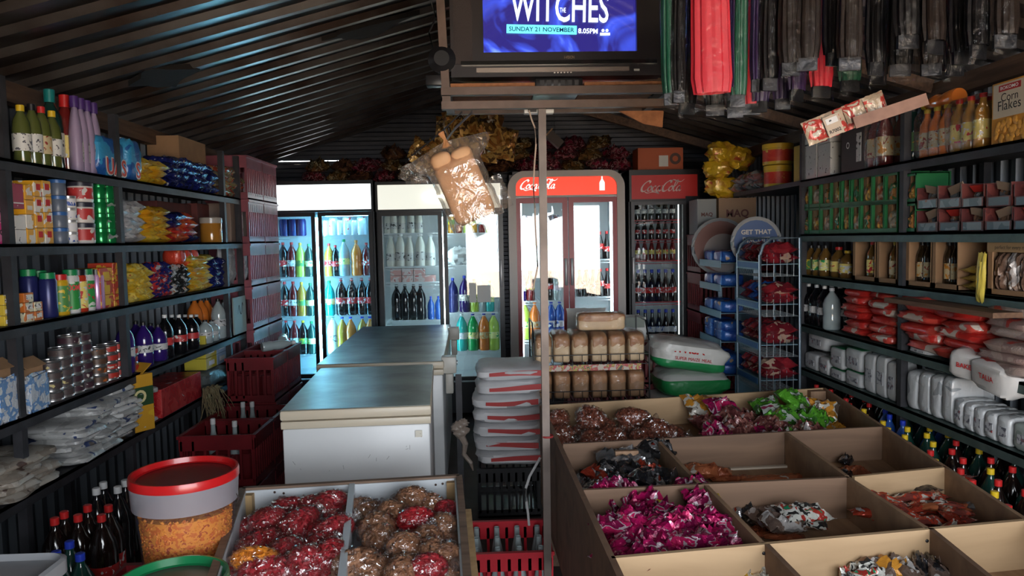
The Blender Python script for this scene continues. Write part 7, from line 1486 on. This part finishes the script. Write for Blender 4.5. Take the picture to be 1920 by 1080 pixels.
for j,(px,wp,yb,c,Y,l_) in enumerate(hl):
    q=atY(px,yb,Y); z0=min(zroof(q.x)-.10,2.62); Lh=z0-q.z-.04; pts.append(Vector((q.x,Y,z0+.015)))
    hair((c,round(wp/10),round(Lh,1),j),(q.x,Y,z0),(0,rr.uniform(-.02,.02),rr.uniform(-.35,.35)),l_,None,w_=wp*Y/F,L=Lh,m=HM[c],tip=(c!='pink'))
# second row, lower tips behind
hl2=[(1300,40,222,'black',2.15),(1338,40,224,'black',2.18),(1372,34,228,'black',2.15),(1410,40,222,'pink',2.2),(1440,34,216,'purple',2.17),(1470,34,212,'purple',2.2),(1504,40,198,'purple',2.15),(1545,46,190,'pink',2.16),(1590,46,178,'green',2.2),(1640,46,165,'brown',2.2),(1690,44,150,'black',2.0),(1735,44,150,'brown',1.95),(1785,44,150,'black',1.95)]
for j,(px,wp,yb,c,Y) in enumerate(hl2):
    q=atY(px,yb,Y); z0=min(zroof(q.x)-.10,2.62); Lh=z0-q.z-.04
    hair((c,'b',round(Lh,1),j),(q.x,Y,z0),(0,rr.uniform(-.04,.04),rr.uniform(-.5,.5)),'%s hair pack in the rear hanging row, %s from the left'%({'pink':'pink red'}.get(c,c),ORD[j]),'rear row of hanging hair packs',w_=wp*Y/F,L=Lh,m=HM[c])
a_=pts[0]+Vector((-.1,0,.0)); b_=pts[-1]+Vector((.2,0,0)); 
tag(link('hanging_rail',MB().tube([pts[0]+Vector((-.12,.02,.0))]+pts+[pts[-1]+Vector((.3,-.05,0))],.007,8).mesh('hanging_rail',STEEL)),'steel rail under the roof carrying the front hair packs','rail')
z0=2.62; ps=[]
for (px,wp,yb,c,Y) in hl2: q=atY(px,yb,Y); ps.append(Vector((q.x,Y,min(zroof(q.x)-.10,2.62)+.015)))
tag(link('hanging_rail',MB().tube(ps,.007,8).mesh('hanging_rail',STEEL)),'second steel rail carrying the rear hair packs','rail')
# strip of small packets below the hair
p=atY(1585,222,2.25); t=thing('packet_strip','slanting strip of small red and cream packets below the hair packs','packets',tuple(p),(0,-.37,-.1))
for j in range(4): link('small_packet',MB().pouch(.062,.075,.018,j).xf(Matrix.Translation((-.096+.064*j,0,0))@Matrix.Rotation(PI/2,4,'X')).mesh('small_packet',pmat('cream red packet',[(.48,.38,.28),(.45,.05,.04),(.55,.5,.42)],26,.3,.1,.6,stops=[0,.52,.62])),parent=t)
link('price_card',MB().box((-.045,-.014,-.005),(.048,.001,.062)).mesh('price_card',mat('card cream',(.45,.36,.28),.6),False),parent=t); text('R7002',.036,TEXTK,t,(-.045,-.0152,-.022),rot=(0,PI,0) if False else (0,0,0),bold=.03); link('price_bars',MB().box((-.045,-.0147,.010),(.036,.0006,.018)).mesh('price_bars',LABS['dark'],False),parent=t)
p=atY(1670,208,2.2); tag(link('card_strip',MB().box((0,0,0),(.22,.004,.035)).mesh('card_strip',mat('pinkish card',(.30,.17,.13),.7,var=.3,vs=20),False),tuple(p),(0,-.30,-.1)),'slanting pinkish card strip right of the packet strip','card')
